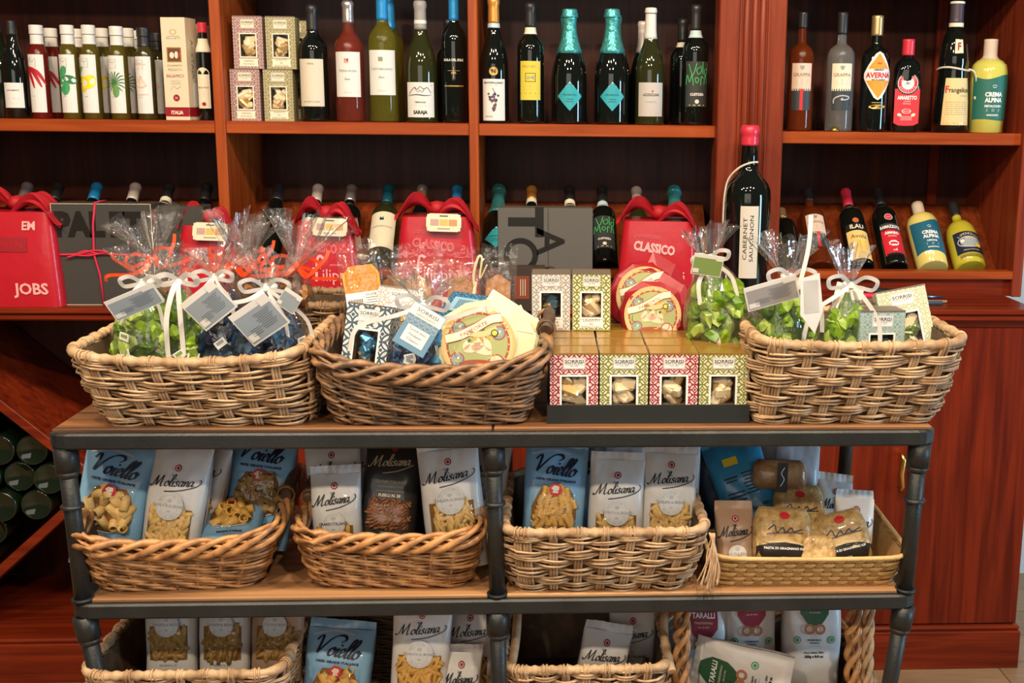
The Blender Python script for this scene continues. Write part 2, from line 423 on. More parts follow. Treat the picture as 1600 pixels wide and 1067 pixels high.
# --- left hutch and base
def shelf_board(mb, x0, x1, ztop, th=.031, y0=YF, y1=YB, m=None):
    mb.box(x0, x1, y0, y1, ztop-th, ztop, m or edgeX, c=.002)
cabL = thing('display_cabinet', 'dark cherry display cabinet with three open bays and a bottle rack below', 'cabinet', (0, YBASE, 0))
cabR = thing('display_cabinet', 'right-hand red cherry cabinet section with one open bay above doors', 'cabinet', (0, YBASE, 0))
def put(mb, name, root, **k):
    o = mb.build(name, root, **k); o.location = -Vector(root.location); return o
XP = pl[1]
m = MB(); m.box(XL, XP, YB, YB+.02, zc, ZT, backw); put(m, 'back_panel', cabL)
m = MB(); m.box(XP, XR, YB, YB+.02, zc, ZT, backw); put(m, 'back_panel', cabR)
for (a, b) in (d1, d2):
    m = MB(); m.box(a, b, YF, YB, zl, ZT, edgeZ, c=.002); put(m, 'divider', cabL)
for (a, b) in ((XL, d1[0]), (d1[1], d2[0]), (d2[1], pl[0]+.01)):
    m = MB(); shelf_board(m, a, b, zs, y0=YF+.004); put(m, 'shelf', cabL)
    m = MB(); shelf_board(m, a, b, zs+.43, y0=YF+.004, m=cherryX); put(m, 'shelf', cabL)
zs2 = at(1400, 207, YF).z
m = MB(); shelf_board(m, pl[1]-.01, XR, zs2, y0=YF+.004); put(m, 'shelf', cabR)
m = MB(); shelf_board(m, pl[1]-.01, XR, zs2+.43, m=cherryX); put(m, 'shelf', cabR)
def ledge(root, x0, x1):
    m = MB(); m.box(x0, x1, YF-.01, YF+.035, zl-.022, zl, edgeX, c=.002); m.box(x0, x1, YF+.005, YF+.02, zc, zl-.022, cherryX)
    # slanted board the bottles lean on
    a = math.atan2(.22, YB-.01-(YF+.1))
    m.quad((x0, YF+.097, zl-.028), (x1, YF+.097, zl-.028), (x1, YF+.287, zl+.150), (x0, YF+.287, zl+.150), rackw); m.quad((x0, YF+.287, zl+.150), (x1, YF+.287, zl+.150), (x1, YB-.002, zl+.150), (x0, YB-.002, zl+.150), rackw)
    m.quad((x0, YF+.035, zl-.028), (x1, YF+.035, zl-.028), (x1, YF+.097, zl-.028), (x0, YF+.097, zl-.028), rackw)
    put(m, 'bottle_ledge', root)
ledge(cabL, XL, pl[0]+.01); ledge(cabR, pl[1]-.01, XR)
# pilaster with reeds
m = MB(); y0 = YF-.03
m.box(pl[0], pl[1], y0, YF+.06, zc, ZT, pilw, c=.003)
wd = pl[1]-pl[0]
for k, fx in enumerate((.40, .52, .64)):
    cx = pl[0]+wd*fx
    m.tube([(cx, y0-.001, zc+.02), (cx, y0-.001, ZT)], .0085, pilw, 10)
for fx in (.31, .73):
    cx = pl[0]+wd*fx; m.box(cx-.003, cx+.003, y0-.005, y0+.001, zc+.02, ZT, pilw, c=.001)
put(m, 'pilaster', cabL)
# right cabinet side wall and back batten
m = MB(); m.box(XR-.003, XR+.024, YF-.012, YB, zc, ZT, pilw, c=.002); put(m, 'side_panel', cabR)
m = MB(); xb = X(1462, 60, YB-.01); m.box(xb, xb+.03, YB-.02, YB, zl, ZT, cherry, c=.002); put(m, 'back_batten', cabR)
m = MB(); m.box(XL-.024, XL, YF-.012, YB+.02, zc, ZT, pilw, c=.002); put(m, 'side_panel', cabL)
for (a, b, rt) in ((XL-.024, XP-.001, cabL), (XP+.001, XR+.024, cabR)):
    m = MB(); m.box(a, b, YF-.04, YB+.02, ZT, ZT+.06, cherryX, c=.006); put(m, 'cornice', rt)
# countertop, one long board
ct = MB(); XC1 = at(1625, 490, YC).x
ct.box(XL, XC1, YC, YF+.02, zc-.014, zc, cherryX, c=.003); ct.box(XL, XC1-.006, YC+.008, YF, zc-.032, zc-.014, cherryX, c=.004)
tag(ct.build('countertop'), 'long polished red cherry countertop ledge below the hutch shelves', 'countertop')
# base: left bottle rack with crossed boards
zb = at(1500, 976, YBASE).z      # plinth top
xcr = at(150, 745, YBASE).x; zcr = (zb+zc-.04)/2; hh = (zc-.04-zb)/2
x0, x1 = xcr-hh*1.12, xcr+hh*1.12
m = MB(); m.box(XL, x1+.04, YBASE+.42, YBASE+.44, zb, zc-.03, backw); put(m, 'rack_back', cabL)
for xx in (x0-.03, x1):
    m = MB(); m.box(xx, xx+.03, YBASE, YBASE+.42, zb, zc-.032, cherry, c=.002); put(m, 'side_panel', cabL)
for sg in (1, -1):
    a = math.atan2(hh, hh*1.12); Ln = math.hypot(hh, hh*1.12)
    if sg == 1:
        m = MB(); M = Matrix.Translation((xcr, 0, zcr)) @ Matrix.Rotation(-a*sg, 4, 'Y'); m.box(-Ln, Ln, YBASE+.01, YBASE+.41, -.012, .012, cherryX, M=M, c=.002); put(m, 'diagonal_board', cabL)
    else:
        for (u0, u1) in ((-Ln, -.012), (.012, Ln)):
            m = MB(); M = Matrix.Translation((xcr, 0, zcr)) @ Matrix.Rotation(a, 4, 'Y'); m.box(u0, u1, YBASE+.01, YBASE+.41, -.012, .012, cherryX, M=M, c=.002); put(m, 'diagonal_board', cabL)
m = MB(); m.box(XL, x0-.03, YBASE, YBASE+.42, zb, zc-.032, cherry); put(m, 'side_panel', cabL)
# plinths
XRB = at(1594, 1000, YBASE-.02).x
for (a, b, rt) in ((XL, XP-.01, cabL), (XP-.01, XRB, cabR)):
    m = MB(); m.box(a, b, YBASE-.02, YBASE+.42, 0, zb-.012, cherryX, c=.002); m.box(a, b, YBASE-.012, YBASE+.42, zb-.012, zb, cherryX, c=.004); put(m, 'plinth', rt)
# carcass + doors
xd = at(1420, 760, YBASE).x
m = MB(); m.box(x1+.03, XP-.01, YBASE+.02, YBASE+.42, zb, zc-.032, cherry); put(m, 'carcass', cabL)
m = MB(); m.box(XP-.01, XRB-.005, YBASE+.02, YBASE+.42, zb, zc-.032, cherry); put(m, 'carcass', cabR)
def door(root, a, b, hx=None):
    m = MB(); m.box(a, b, YBASE-.002, YBASE+.019, zb+.004, zc-.052, cherry, c=.002); d = put(m, 'door', root)
    if hx:
        h = MB(); zz = at(1405, 735, YBASE).z
        h.tube([(hx, YBASE-.022, zz-.05), (hx+.003, YBASE-.026, zz-.035), (hx-.002, YBASE-.028, zz), (hx+.003, YBASE-.026, zz+.035), (hx-.003, YBASE-.022, zz+.052)], .005, brass, 8,
               rf=lambda t: .0045+.003*sin(PI*t)+.002*(t < .1 or t > .9))
        for s_ in (-.045, .045): h.tube([(hx, YBASE-.002, zz+s_), (hx, YBASE-.024, zz+s_)], .0035, brass, 8)
        h.build('handle', d)
wL = (XP-.02-(x1+.04))/2
door(cabL, x1+.04, x1+.04+wL-.003); door(cabL, x1+.04+wL+.003, XP-.02)
door(cabR, XP-.004, xd-.006, at(1405, 735, YBASE).x); door(cabR, xd+.004, XRB-.008)
m = MB(); m.box(XP-.004, XRB-.006, YBASE, YBASE+.019, zc-.05, zc-.033, cherryX); put(m, 'top_rail', cabR)
m = MB(); m.box(x1+.03, XP-.01, YBASE, YBASE+.019, zc-.05, zc-.033, cherryX); put(m, 'top_rail', cabL)

# ---------------------------------------------------------------- steel and wood display table
YT = 1.70; ZTOP = at(770, 676, YT).z; ZMID = at(770, 938, YT+.005).z; ZLOW = ZMID-.262; DT = .46
tl, tr = at(66, 676, YT).x, at(1468, 676, YT).x
ml, mr = at(104, 940, YT+.005).x, at(1436, 940, YT+.005).x
ll, lr = ml+.028, mr-.028
TB = .0245
table = thing('display_table', 'long three-tier display table of grey steel pipe with worn wooden shelves', 'table', ((tl+tr)/2, YT+DT/2, 0))
def tier(x0, x1, z, y0, y1, wm, boards):
    m = MB()
    rr = .03
    def loop(dz):
        P = []
        for (cx, cy, a0) in ((x1-rr, y0+rr, -90), (x1-rr, y1-rr, 0), (x0+rr, y1-rr, 90), (x0+rr, y0+rr, 180)):
            for k in range(5): a = R(a0+k*22.5); P.append((cx+rr*cos(a), cy+rr*sin(a)))
        return P
    L = loop(0); n = len(L); cx, cy = (x0+x1)/2, (y0+y1)/2
    def inset(p, d): 
        q = Vector(p); return (cx+(p[0]-cx)*(1-d/abs(x1-cx)), cy+(p[1]-cy)*(1-d/abs(y1-cy)))
    prof = [(.0, -TB+.003), (.0, -.003), (.003, 0), (.025, 0), (.025, -TB), (.003, -TB)]
    rings = [m.add([(*inset(p, d), z+h) for p in L]) for d, h in prof]
    for i in range(len(prof)):
        a, b = rings[i], rings[(i+1) % len(prof)]
        for k in range(n): m.face((a+k, a+(k+1) % n, b+(k+1) % n, b+k), steel)
    put(m, 'tier_frame', table, fix=True)
    for (a, b) in boards:
        m = MB(); m.box(a, b, y0+.012, y1-.012, z-.014, z+.005, wm, c=.002)
        put(m, 'shelf_board', table)
midx = at(772, 940, YT).x
tier(tl, tr, ZTOP, YT, YT+DT, toppine, [(tl+.008, midx-.001), (midx+.001, tr-.008)])
tier(ml, mr, ZMID, YT+.005, YT+DT, shelfpine, [(ml+.026, midx-.004), (midx+.016, mr-.026)])
tier(ll, lr, ZLOW, YT+.01, YT+DT, shelfpine, [(ll+.01, midx-.001), (midx+.001, lr-.01)])
def leg(xa, xb, xc_, y):
    m = MB()
    def seg(p0, p1, ring=True):
        p0, p1 = Vector(p0), Vector(p1); d = p1-p0
        m.tube([p0, p1], .0128, steel, 14)
        m.tube([p0, p0+d*.16], .0178, steel, 14); m.tube([p0+d*.16, p0+d*.20], .0178, steel, 14, rf=lambda t: .0178-.005*t)
        m.tube([p1-d*.02, p1], .0165, steel, 14)
        if ring:
            c = p0+d*.385; m.tube([c+Vector((cos(a)*.0135, sin(a)*.0135, 0)) for a in [2*PI*k/18 for k in range(18)]], .0038, steel, 8, closed=True)
    seg((xa, y, ZTOP-TB+.001), (xb, y, ZMID+.001)); seg((xb, y, ZMID-TB+.001), (xc_, y, ZLOW+.001), False); seg((xc_, y, ZLOW-TB+.001), (xc_+(xc_-xb)*.6, y, .0))
    put(m, 'leg', table)
for y in (YT+.022, YT+DT-.022):
    leg(tl+.022, ml+.018, ll+.018, y); leg(tr-.022, mr-.018, lr-.018, y)
    leg(midx, midx+.004, midx+.006, y)
FT = ZTOP+.005; FM = ZMID+.005; FL = ZLOW+.005
# ---------------------------------------------------------------- baskets
def straw(name, light, dark, rough=.6):
    if name in MATS: return MATS[name]
    m, N, L, P = nt(name)
    tc = N.new('ShaderNodeTexCoord')
    n = N.new('ShaderNodeTexNoise'); n.inputs['Scale'].default_value = 38; n.inputs['Detail'].default_value = 6; L.new(tc.outputs['Object'], n.inputs['Vector'])
    r = N.new('ShaderNodeValToRGB'); r.color_ramp.elements[0].position = .34; r.color_ramp.elements[1].position = .66
    r.color_ramp.elements[0].color = (*dark, 1); r.color_ramp.elements[1].color = (*light, 1)
    L.new(n.outputs['Fac'], r.inputs['Fac']); L.new(r.outputs[0], P.inputs['Base Color']); P.inputs['Roughness'].default_value = rough
    n2 = N.new('ShaderNodeTexNoise'); n2.inputs['Scale'].default_value = 420; L.new(tc.outputs['Object'], n2.inputs['Vector'])
    b = N.new('ShaderNodeBump'); b.inputs['Strength'].default_value = .35; b.inputs['Distance'].default_value = .001
    L.new(n2.outputs['Fac'], b.inputs['Height']); L.new(b.outputs[0], P.inputs['Normal'])
    MATS[name] = m; return m
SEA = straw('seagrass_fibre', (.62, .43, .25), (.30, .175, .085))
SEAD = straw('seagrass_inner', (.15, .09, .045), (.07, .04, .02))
SEAB = straw('brown_seagrass_fibre', (.34, .21, .11), (.17, .10, .05))
WIL = straw('willow_rod', (.60, .31, .12), (.19, .08, .03), .3)
WILD = straw('dark_willow_rod', (.40, .22, .105), (.085, .05, .03), .4)
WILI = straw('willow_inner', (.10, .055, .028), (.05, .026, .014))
BAND = straw('pale_woven_band', (.66, .45, .19), (.56, .36, .14), .4)
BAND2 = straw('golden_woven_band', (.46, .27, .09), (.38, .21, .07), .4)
BARK = straw('bark_handle', (.14, .085, .05), (.06, .035, .022))

def loop_pts(hw, hd, r, nx, ny, nc):
    """rounded rectangle, counter-clockwise from the front-left; same counts give matching loops"""
    P = []
    def seg(a, b, n): 
        for i in range(n): t = i/n; P.append((a[0]+(b[0]-a[0])*t, a[1]+(b[1]-a[1])*t))
    def arc(cx, cy, a0, n):
        for i in range(n): a = R(a0+90*i/n); P.append((cx+r*cos(a), cy+r*sin(a)))
    seg((-hw+r, -hd), (hw-r, -hd), nx); arc(hw-r, -hd+r, -90, nc)
    seg((hw, -hd+r), (hw, hd-r), ny); arc(hw-r, hd-r, 0, nc)
    seg((hw-r, hd), (-hw+r, hd), nx); arc(-hw+r, hd-r, 90, nc)
    seg((-hw, hd-r), (-hw, -hd+r), ny); arc(-hw+r, -hd+r, 180, nc)
    return P
def basket(name, label, loc, rotz, wb, db, wt, dt, h, style='seagrass', fib=None, seed=1, sag=0, rise=0, rows=None, stake=.05, rimr=.0075, group=None, handles=None, shift=0, tilt=0):
    rnd = random.Random(seed)
    root = thing(name, label, 'basket', loc, (0, tilt, rotz), group)
    fib = fib or (SEA if style == 'seagrass' else WIL if style == 'willow' else BAND)
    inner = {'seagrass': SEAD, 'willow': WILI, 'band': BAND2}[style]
    per_side = 8 if style == 'seagrass' else 6
    nsx = max(3, round((wt+wb)/2/stake)); nsy = max(2, round((dt+db)/2/stake))
    nsx += (nsx+nsy) % 2  # even total with the corners
    nx, ny, nc = nsx*per_side, nsy*per_side, 4
    rb, rt = .03, .035
    B = loop_pts(wb/2, db/2, rb, nx, ny, nc); T = loop_pts(wt/2, dt/2, rt, nx, ny, nc); n = len(B)
    # weave phase along the loop: a stake every per_side samples on the sides, corners are bent around
    ph = []; acc = 0.0
    for (cnt, isc) in ((nx, 0), (nc, 1), (ny, 0), (nc, 1), (nx, 0), (nc, 1), (ny, 0), (nc, 1)):
        for i in range(cnt): ph.append(acc); acc += (1.0/per_side if not isc else (1.0/nc if True else 0))
    tot = acc
    if round(tot) % 2: ph = [p*(tot+1)/tot for p in ph]
    def P(i, v, off=0.0):
        i %= n; b, t = B[i], T[i]
        x = b[0]+(t[0]-b[0])*v + shift*v; y = b[1]+(t[1]-b[1])*v
        bulge = .006*sin(PI*v) if style != 'band' else 0
        a, c = T[(i-1) % n], T[(i+1) % n]; dx, dy = c[0]-a[0], c[1]-a[1]; q = math.hypot(dx, dy); nxn, nyn = dy/q, -dx/q
        fx = abs(t[0])/(wt/2)
        z = v*(h + (rise*fx**3 - sag*(1-fx*fx)))
        return Vector((x+nxn*(off+bulge), y+nyn*(off+bulge), z))
    wv = MB()
    if style == 'seagrass':
        rows = rows or max(5, round(h/.0155)); g = 4; r = h/rows/g*.53
        for k in range(rows):
            for q in range(g):
                v = (k+(q+.5)/g)/rows; jit = rnd.uniform(-.0006, .0006); fp = rnd.uniform(0, 6)
                pts = []
                for i in range(n):
                    c = cos(PI*(ph[i]+k)); e = (abs(c)**.75)*(1 if c > 0 else -1)
                    pinch = (1-.36*max(0, -e))
                    vv = (k+.5+((q+.5)/g-.5)*pinch*(1.08))/rows + .0022/h*sin(i*.21+fp)
                    pts.append(P(i, min(.995, max(.005, vv)), .0058*e+jit+.0008*sin(i*.37+fp*2)))
                wv.tube(pts, r, fib, 5, closed=True)
        for j in range(int(round(ph[-1]))+1):
            i = min(range(n), key=lambda i: abs(ph[i]-j))
            for dx in (-1, 0, 1):
                pts = []
                for kk in range(rows*2+1):
                    v = kk/(rows*2); p = P(i, v, .0018*cos(PI*(j+v*rows-.5)+PI))
                    a, b = P(i-1, v), P(i+1, v); t = (b-a).normalized(); pts.append(p+t*(dx*.0045))
                wv.tube(pts, .0026, fib, 5)
    elif style == 'willow':
        rows = rows or max(8, round(h*.8/.0092)); 
        for k in range(rows):
            r0 = rnd.uniform(.0024, .0033)
            for q in range(2):
                fp = rnd.uniform(0, 6); pts = []
                for i in range(n):
                    e = sin(PI*(ph[i]*.62+k*.5+q)+.3)
                    vv = (k+.5+.42*cos(PI*(ph[i]*.62+k*.5+q)))/rows*.86+.01
                    pts.append(P(i, vv, .0035*e+.0006*sin(i*.5+fp)))
                wv.tube(pts, r0, fib, 6, closed=True)
        for j in range(0, int(round(ph[-1]))+1):
            i = min(range(n), key=lambda i: abs(ph[i]-j)); wv.tube([P(i, v/8*.95, 0) for v in range(9)], .0028, fib, 6)
    else:
        rows = rows or max(6, round(h/.0105)); r = h/rows*.5
        for k in range(rows):
            pts = [P(i, (k+.5)/rows, .0013*(cos(PI*(ph[i]+k)))) for i in range(n)]
            # flat ribbon
            b = [wv.add([tuple(P(i, (k+.1)/rows, .0016*cos(PI*(ph[i]+k)))), tuple(P(i, (k+.5)/rows, .0011+.0018*cos(PI*(ph[i]+k)))), tuple(P(i, (k+.9)/rows, .0016*cos(PI*(ph[i]+k))))]) for i in range(n)]
            for i in range(n):
                for d in (0, 1): wv.face((b[i]+d, b[(i+1) % n]+d, b[(i+1) % n]+d+1, b[i]+d+1), BAND if True else BAND2, True)
        for j in range(int(round(ph[-1]))+1):
            i = min(range(n), key=lambda i: abs(ph[i]-j))
            for w2 in (0,):
                for kk in range(rows):
                    e = cos(PI*(j+kk))
                    if e < 0:
                        a, b_ = P(i-2, (kk+.0)/rows, .0012), P(i+2, (kk+.0)/rows, .0012); c_, d_ = P(i+2, (kk+1.0)/rows, .0012), P(i-2, (kk+1.)/rows, .0012)
                        wv.quad(a, b_, c_, d_, BAND2)
    # added inner sheet; seagrass and willow ones painted dark as gap shade
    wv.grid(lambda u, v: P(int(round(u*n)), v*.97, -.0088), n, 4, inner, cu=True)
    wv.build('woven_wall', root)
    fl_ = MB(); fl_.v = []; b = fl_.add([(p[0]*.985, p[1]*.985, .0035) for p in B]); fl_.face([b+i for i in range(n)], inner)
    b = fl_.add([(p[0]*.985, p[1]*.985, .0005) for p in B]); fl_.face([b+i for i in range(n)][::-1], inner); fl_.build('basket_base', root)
    rim = MB()
    if style == 'seagrass':
        L = [P(i, 1.0) for i in range(n)]; fine = []
        for i in range(n):
            for q in range(2): a, b = L[i], L[(i+1) % n]; fine.append(a+(b-a)*(q/2))
        rim.tube(fine, rimr, fib, 8, closed=True, rf=lambda t: rimr*(1+.14*sin(t*len(fine)*.95)))
        # bindings that hook over the rim
        for j in range(0, int(round(ph[-1]))+1):
            i = min(range(n), key=lambda i: abs(ph[i]-j)); c = P(i, 1)
            for dx in (-.5, .5):
                a, b = P(i-1, 1), P(i+1, 1); t = (b-a).normalized(); nn = Vector((t.y, -t.x, 0))
                q = [c+t*(dx*.006)+nn*(rimr*1.04*cos(w_))+Vector((0, 0, rimr*1.04*sin(w_))) for w_ in [PI*k_/8 for k_ in range(-2, 9)]]
                q = [P(i, .86, .004)+t*(dx*.006)]+q; rim.tube(q, .0019, fib, 5)
    elif style == 'willow':
        K = 4; turns = round(ph[-1]*.25)
        for k in range(K):
            pts = []
            for i in range(n):
                a = 2*PI*(turns*ph[i]/tot + k/K); pts.append(P(i, 1.0, .0075*cos(a))+Vector((0, 0, .0125*sin(a)-.008)))
            rim.tube(pts, .0050, fib, 8, closed=True, rf=lambda t: .0050+.0008*sin(t*60+k))
        for k in range(K):
            pts = []
            for i in range(n):
                a = -2*PI*(turns*ph[i]/tot) + 2*PI*k/K; pts.append(P(i, 1.0, .0045*cos(a))+Vector((0, 0, .009*sin(a)-.009)))
            rim.tube(pts, .0028, fib, 6, closed=True)
    else:
        rim.tube([P(i, 1.0) for i in range(n)], .004, BAND, 8, closed=True, flat=1)
    rim.build('rim', root)
    root['_h'] = h
    del root['_h']
    if handles:
        for sx in handles:
            hm = MB(); xx = sx*wt/2+shift; zt = h+rise
            if style == 'willow':
                hm.tube([(xx*1.0+sx*.0, -.055, zt+.012), (xx+sx*.004, -.03, zt+.024), (xx+sx*.005, .03, zt+.026), (xx, .06, zt+.014)], .0095, BARK, 10)
                for yy in (-.045, .048):
                    for q in range(4):
                        hm.tube([(xx+.0135*cos(a), yy+q*.005-.004*sin(a), zt+.012+.0145*sin(a)) for a in [2*PI*k/10 for k in range(10)]], .0022, fib, 6, closed=True)
            else:
                hm.tube(crom([(xx, -.07, zt-.005), (xx, -.055, zt+.014), (xx, 0, zt+.02), (xx, .055, zt+.014), (xx, .07, zt-.005)], 6), .0075, fib, 8)
            hm.build('handle', root)
    return root
def bplace(l, r, py, Yf, dep, z0):
    """base centre and width of a basket whose front base edge runs between two marks"""
    a, b = at(l, py, Yf), at(r, py, Yf)
    return Vector(((a.x+b.x)/2, Yf+dep/2, z0)), b.x-a.x
def wx(l, r, py, Y): return at(r, py, Y).x-at(l, py, Y).x

# top tier
c, wb = bplace(163, 480, 668, YT+.03, .25, FT); B1 = c; W1 = wx(102, 466, 556, YT)
hB = at(300, 562, YT+.0).z-FT
s1 = at(284, 556, YT).x-c.x
basket('seagrass_basket', 'pale seagrass basket at the left end of the table top, full of ribboned sweet bags', c, 0, wb, .25, W1, .31, hB+.004, 'seagrass', seed=1, sag=.008, shift=s1, rise=.006)
c, wb = bplace(522, 820, 670, YT+.03, .24, FT); B2 = c
W2 = wx(482, 848, 580, YT)
basket('willow_basket', 'dark willow basket on the table top with a chocolate box and cream round cake', c, 0, wb, .24, W2, .30, at(660, 578, YT).z-FT, 'willow', WILD, seed=2, rise=.03, handles=(1,), shift=.004)
c, wb = bplace(1172, 1462, 668, YT+.03, .26, FT); B4 = c; W4 = wx(1186, 1512, 537, YT)
basket('seagrass_basket', 'pale seagrass basket at the right end of the table top, holding green sweet bags', c, 0, wb, .26, W4, .33, at(1340, 540, YT).z-FT, 'seagrass', seed=3, shift=at(1349, 537, YT).x-c.x, rise=.008)
# behind, against the first basket
c = at(512, 500, 2.03); basket('seagrass_basket', 'brown seagrass basket with a looped handle behind the two left baskets', (c.x+.02, 2.06, FT), 0, .20, .12, .24, .16, at(512, 475, 2.0).z-FT, 'seagrass', SEAB, seed=9, handles=(-1, 1), rise=.01)
# middle tier
c, wb = bplace(150, 385, 915, YT+.05, .27, FM); M1 = c; W = wx(112, 395, 838, YT+.03)
basket('willow_basket', 'wide willow basket at the left of the middle shelf holding blue and white pasta bags', c, R(4), wb+.01, .27, W+.03, .34, at(260, 846, YT+.03).z-FM, 'willow', seed=4, rise=.022, handles=(1,), shift=.006)
c, wb = bplace(492, 735, 912, YT+.05, .27, FM); M2 = c
basket('willow_basket', 'honey willow basket in the middle bay beside the centre table leg', c, R(-1.5), wb, .27, wx(464, 756, 838, YT+.02), .33, at(610, 838, YT+.03).z-FM, 'willow', seed=5, rise=.014, handles=(-1,))
c, wb = bplace(800, 1072, 925, YT+.03, .25, FM); M3 = c
basket('seagrass_basket', 'pale seagrass basket on the middle shelf right of the centre table leg', c, 0, wb, .25, wx(788, 1106, 828, YT+.0), .31, at(940, 828, YT+.01).z-FM, 'seagrass', seed=6, shift=at(947, 828, YT).x-c.x)
c, wb = bplace(1112, 1402, 925, YT+.04, .24, FM); M4 = c
basket('woven_tray_basket', 'pale yellow band-woven tray basket at the right end of the middle shelf', c, R(-1), wb, .24, wx(1112, 1428, 872, YT+.01), .29, at(1270, 872, YT+.02).z-FM, 'band', seed=7, stake=.019, rise=.004, shift=at(1270, 870, YT+.02).x-c.x)
# bottom tier
c, wb = bplace(175, 420, 1150, YT+.03, .28, FL); Lb1 = c
basket('seagrass_basket', 'pale seagrass basket with stubby corner ears on the lowest shelf, at left', c, 0, wb, .28, wx(148, 456, 1045, YT+.03), .34, at(300, 1040, YT+.03).z-FL, 'seagrass', seed=8, handles=None)
c, wb = bplace(500, 730, 1150, YT+.09, .24, FL); Lb2 = c
basket('willow_basket', 'dark willow basket deep on the lowest shelf behind the standing pasta bags', (c.x, YT+.33, FL), 0, wb+.02, .16, wb+.06, .18, .19, 'willow', WILI, seed=11)
c, wb = bplace(800, 1030, 1170, YT+.03, .30, FL); Lb3 = c
basket('seagrass_basket', 'open seagrass basket with raised side rims on the lowest shelf by the centre leg', (c.x, YT+.19, FL), 0, wb, .28, wx(783, 1045, 1050, YT+.03), .32, at(900, 1046, YT+.03).z-FL, 'seagrass', seed=12)
c, wb = bplace(1075, 1340, 1150, YT+.06, .26, FL); Lb4 = c
# ---------------------------------------------------------------- bottles
def glass(name, col, rough=.05, tr=0.0, ior=1.45): return mat(name, col, rough, 0, tr, ior, coat=.5)
G_BLACK = glass('black_green_glass', (.004, .006, .005)); G_GREEN = glass('dark_green_glass', (.006, .013, .006))
G_OLIVE = glass('olive_glass', (.030, .034, .010), tr=.25); G_ROSE = glass('rose_wine', (.62, .13, .08), tr=.85, ior=1.1)
G_GOLDW = glass('white_wine', (.42, .39, .06), tr=.85, ior=1.1); G_CLEAR = glass('clear_glass', (.75, .80, .80), tr=.9, ior=1.12)
G_AMBER = glass('amber_spirit', (.26, .05, .012), tr=.65, ior=1.15); G_REDOIL = glass('red_oil', (.16, .012, .008), tr=.3, ior=1.2)
G_OIL = glass('olive_oil', (.11, .085, .010), tr=.3, ior=1.2); G_DOIL = glass('dark_oil', (.06, .05, .012), tr=.3)
G_YEL = mat('yellow_cream_liqueur', (.78, .66, .20), .12, coat=.6); G_LIM = mat('limoncello', (.52, .47, .04), .08, coat=.6); G_PIST = mat('pistachio_cream', (.62, .60, .12), .12, coat=.6)
C_BLACK = mat('black_capsule', (.018, .018, .02), .4, coat=.3); C_BLUE = mat('blue_capsule', (.02, .25, .60), .35, .2, bump=.1); C_TEAL = mat('teal_foil', (.08, .42, .42), .3, .55, bump=.9, bscale=90)
C_WHITE = mat('white_capsule', (.70, .69, .66), .4); C_PINKG = mat('grey_pink_capsule', (.60, .52, .49), .35, .2); C_SILV = mat('silver_capsule', (.62, .58, .58), .25, .8, bump=.3)
C_ORG = mat('orange_gold_capsule', (.72, .32, .07), .35, .5); C_RED = mat('red_wax', (.60, .03, .06), .35, coat=.3); C_GOLD = mat('gold_cap', (.75, .52, .24), .3, .8)
C_KHAKI = mat('khaki_capsule', (.38, .36, .22), .4, .3); C_CORK = mat('pale_wooden_stopper', (.62, .52, .42), .6)
PROF = {
 'bordeaux': [(.0, .86), (.008, .97), (.02, 1), (.60, 1), (.645, .97), (.68, .86), (.71, .68), (.735, .50), (.76, .405), (.79, .37), (.95, .355), (.952, .40), (.985, .40), (.99, .36), (1, .33), (1.0, 0)],
 'burgundy': [(.0, .9), (.008, .98), (.02, 1), (.44, 1), (.50, .965), (.57, .86), (.64, .68), (.70, .50), (.76, .39), (.82, .355), (.95, .34), (.952, .39), (.985, .39), (1, .34), (1.0, 0)],
 'champagne': [(.0, .88), (.01, .98), (.025, 1), (.42, 1), (.50, .94), (.58, .80), (.66, .62), (.74, .46), (.82, .37), (.90, .34), (.93, .42), (.95, .42), (1, .36), (1.0, 0)],
 'oil': [(.0, .92), (.01, 1), (.68, 1), (.73, .93), (.77, .78), (.80, .66), (.83, .62), (.95, .60), (1, .6), (1, 0)],
 'spirit': [(.0, .9), (.01, .98), (.02, 1), (.60, 1), (.66, .96), (.70, .80), (.725, .55), (.74, .36), (.78, .33), (.95, .33), (1, .33), (1.0, 0)],
 'squat': [(.0, .84), (.01, .93), (.5, 1), (.66, 1.0), (.73, .92), (.775, .70), (.80, .42), (.83, .36), (.97, .36), (1, .36), (1, 0)],
 'monk': [(.0, .9), (.01, 1.0), (.25, .94), (.50, .80), (.53, .84), (.60, .80), (.68, .72), (.75, .60), (.785, .45), (.80, .36), (.84, .36), (.86, .33), (1, .33), (1, 0)],
 'round': [(.0, .85), (.015, .97), (.2, 1), (.45, 1.0), (.56, .92), (.63, .74), (.68, .48), (.70, .33), (.75, .31), (1, .30), (1, 0)],
 'slope': [(.0, .92), (.01, 1), (.45, 1), (.60, .86), (.72, .60), (.80, .45), (.9, .38), (1, .36), (1, 0)],
}
def prof_r(prof, t):
    for (a, ra), (b, rb) in zip(prof, prof[1:]):
        if a <= t <= b and b > a: return ra+(rb-ra)*(t-a)/(b-a)
    return prof[-2][1]
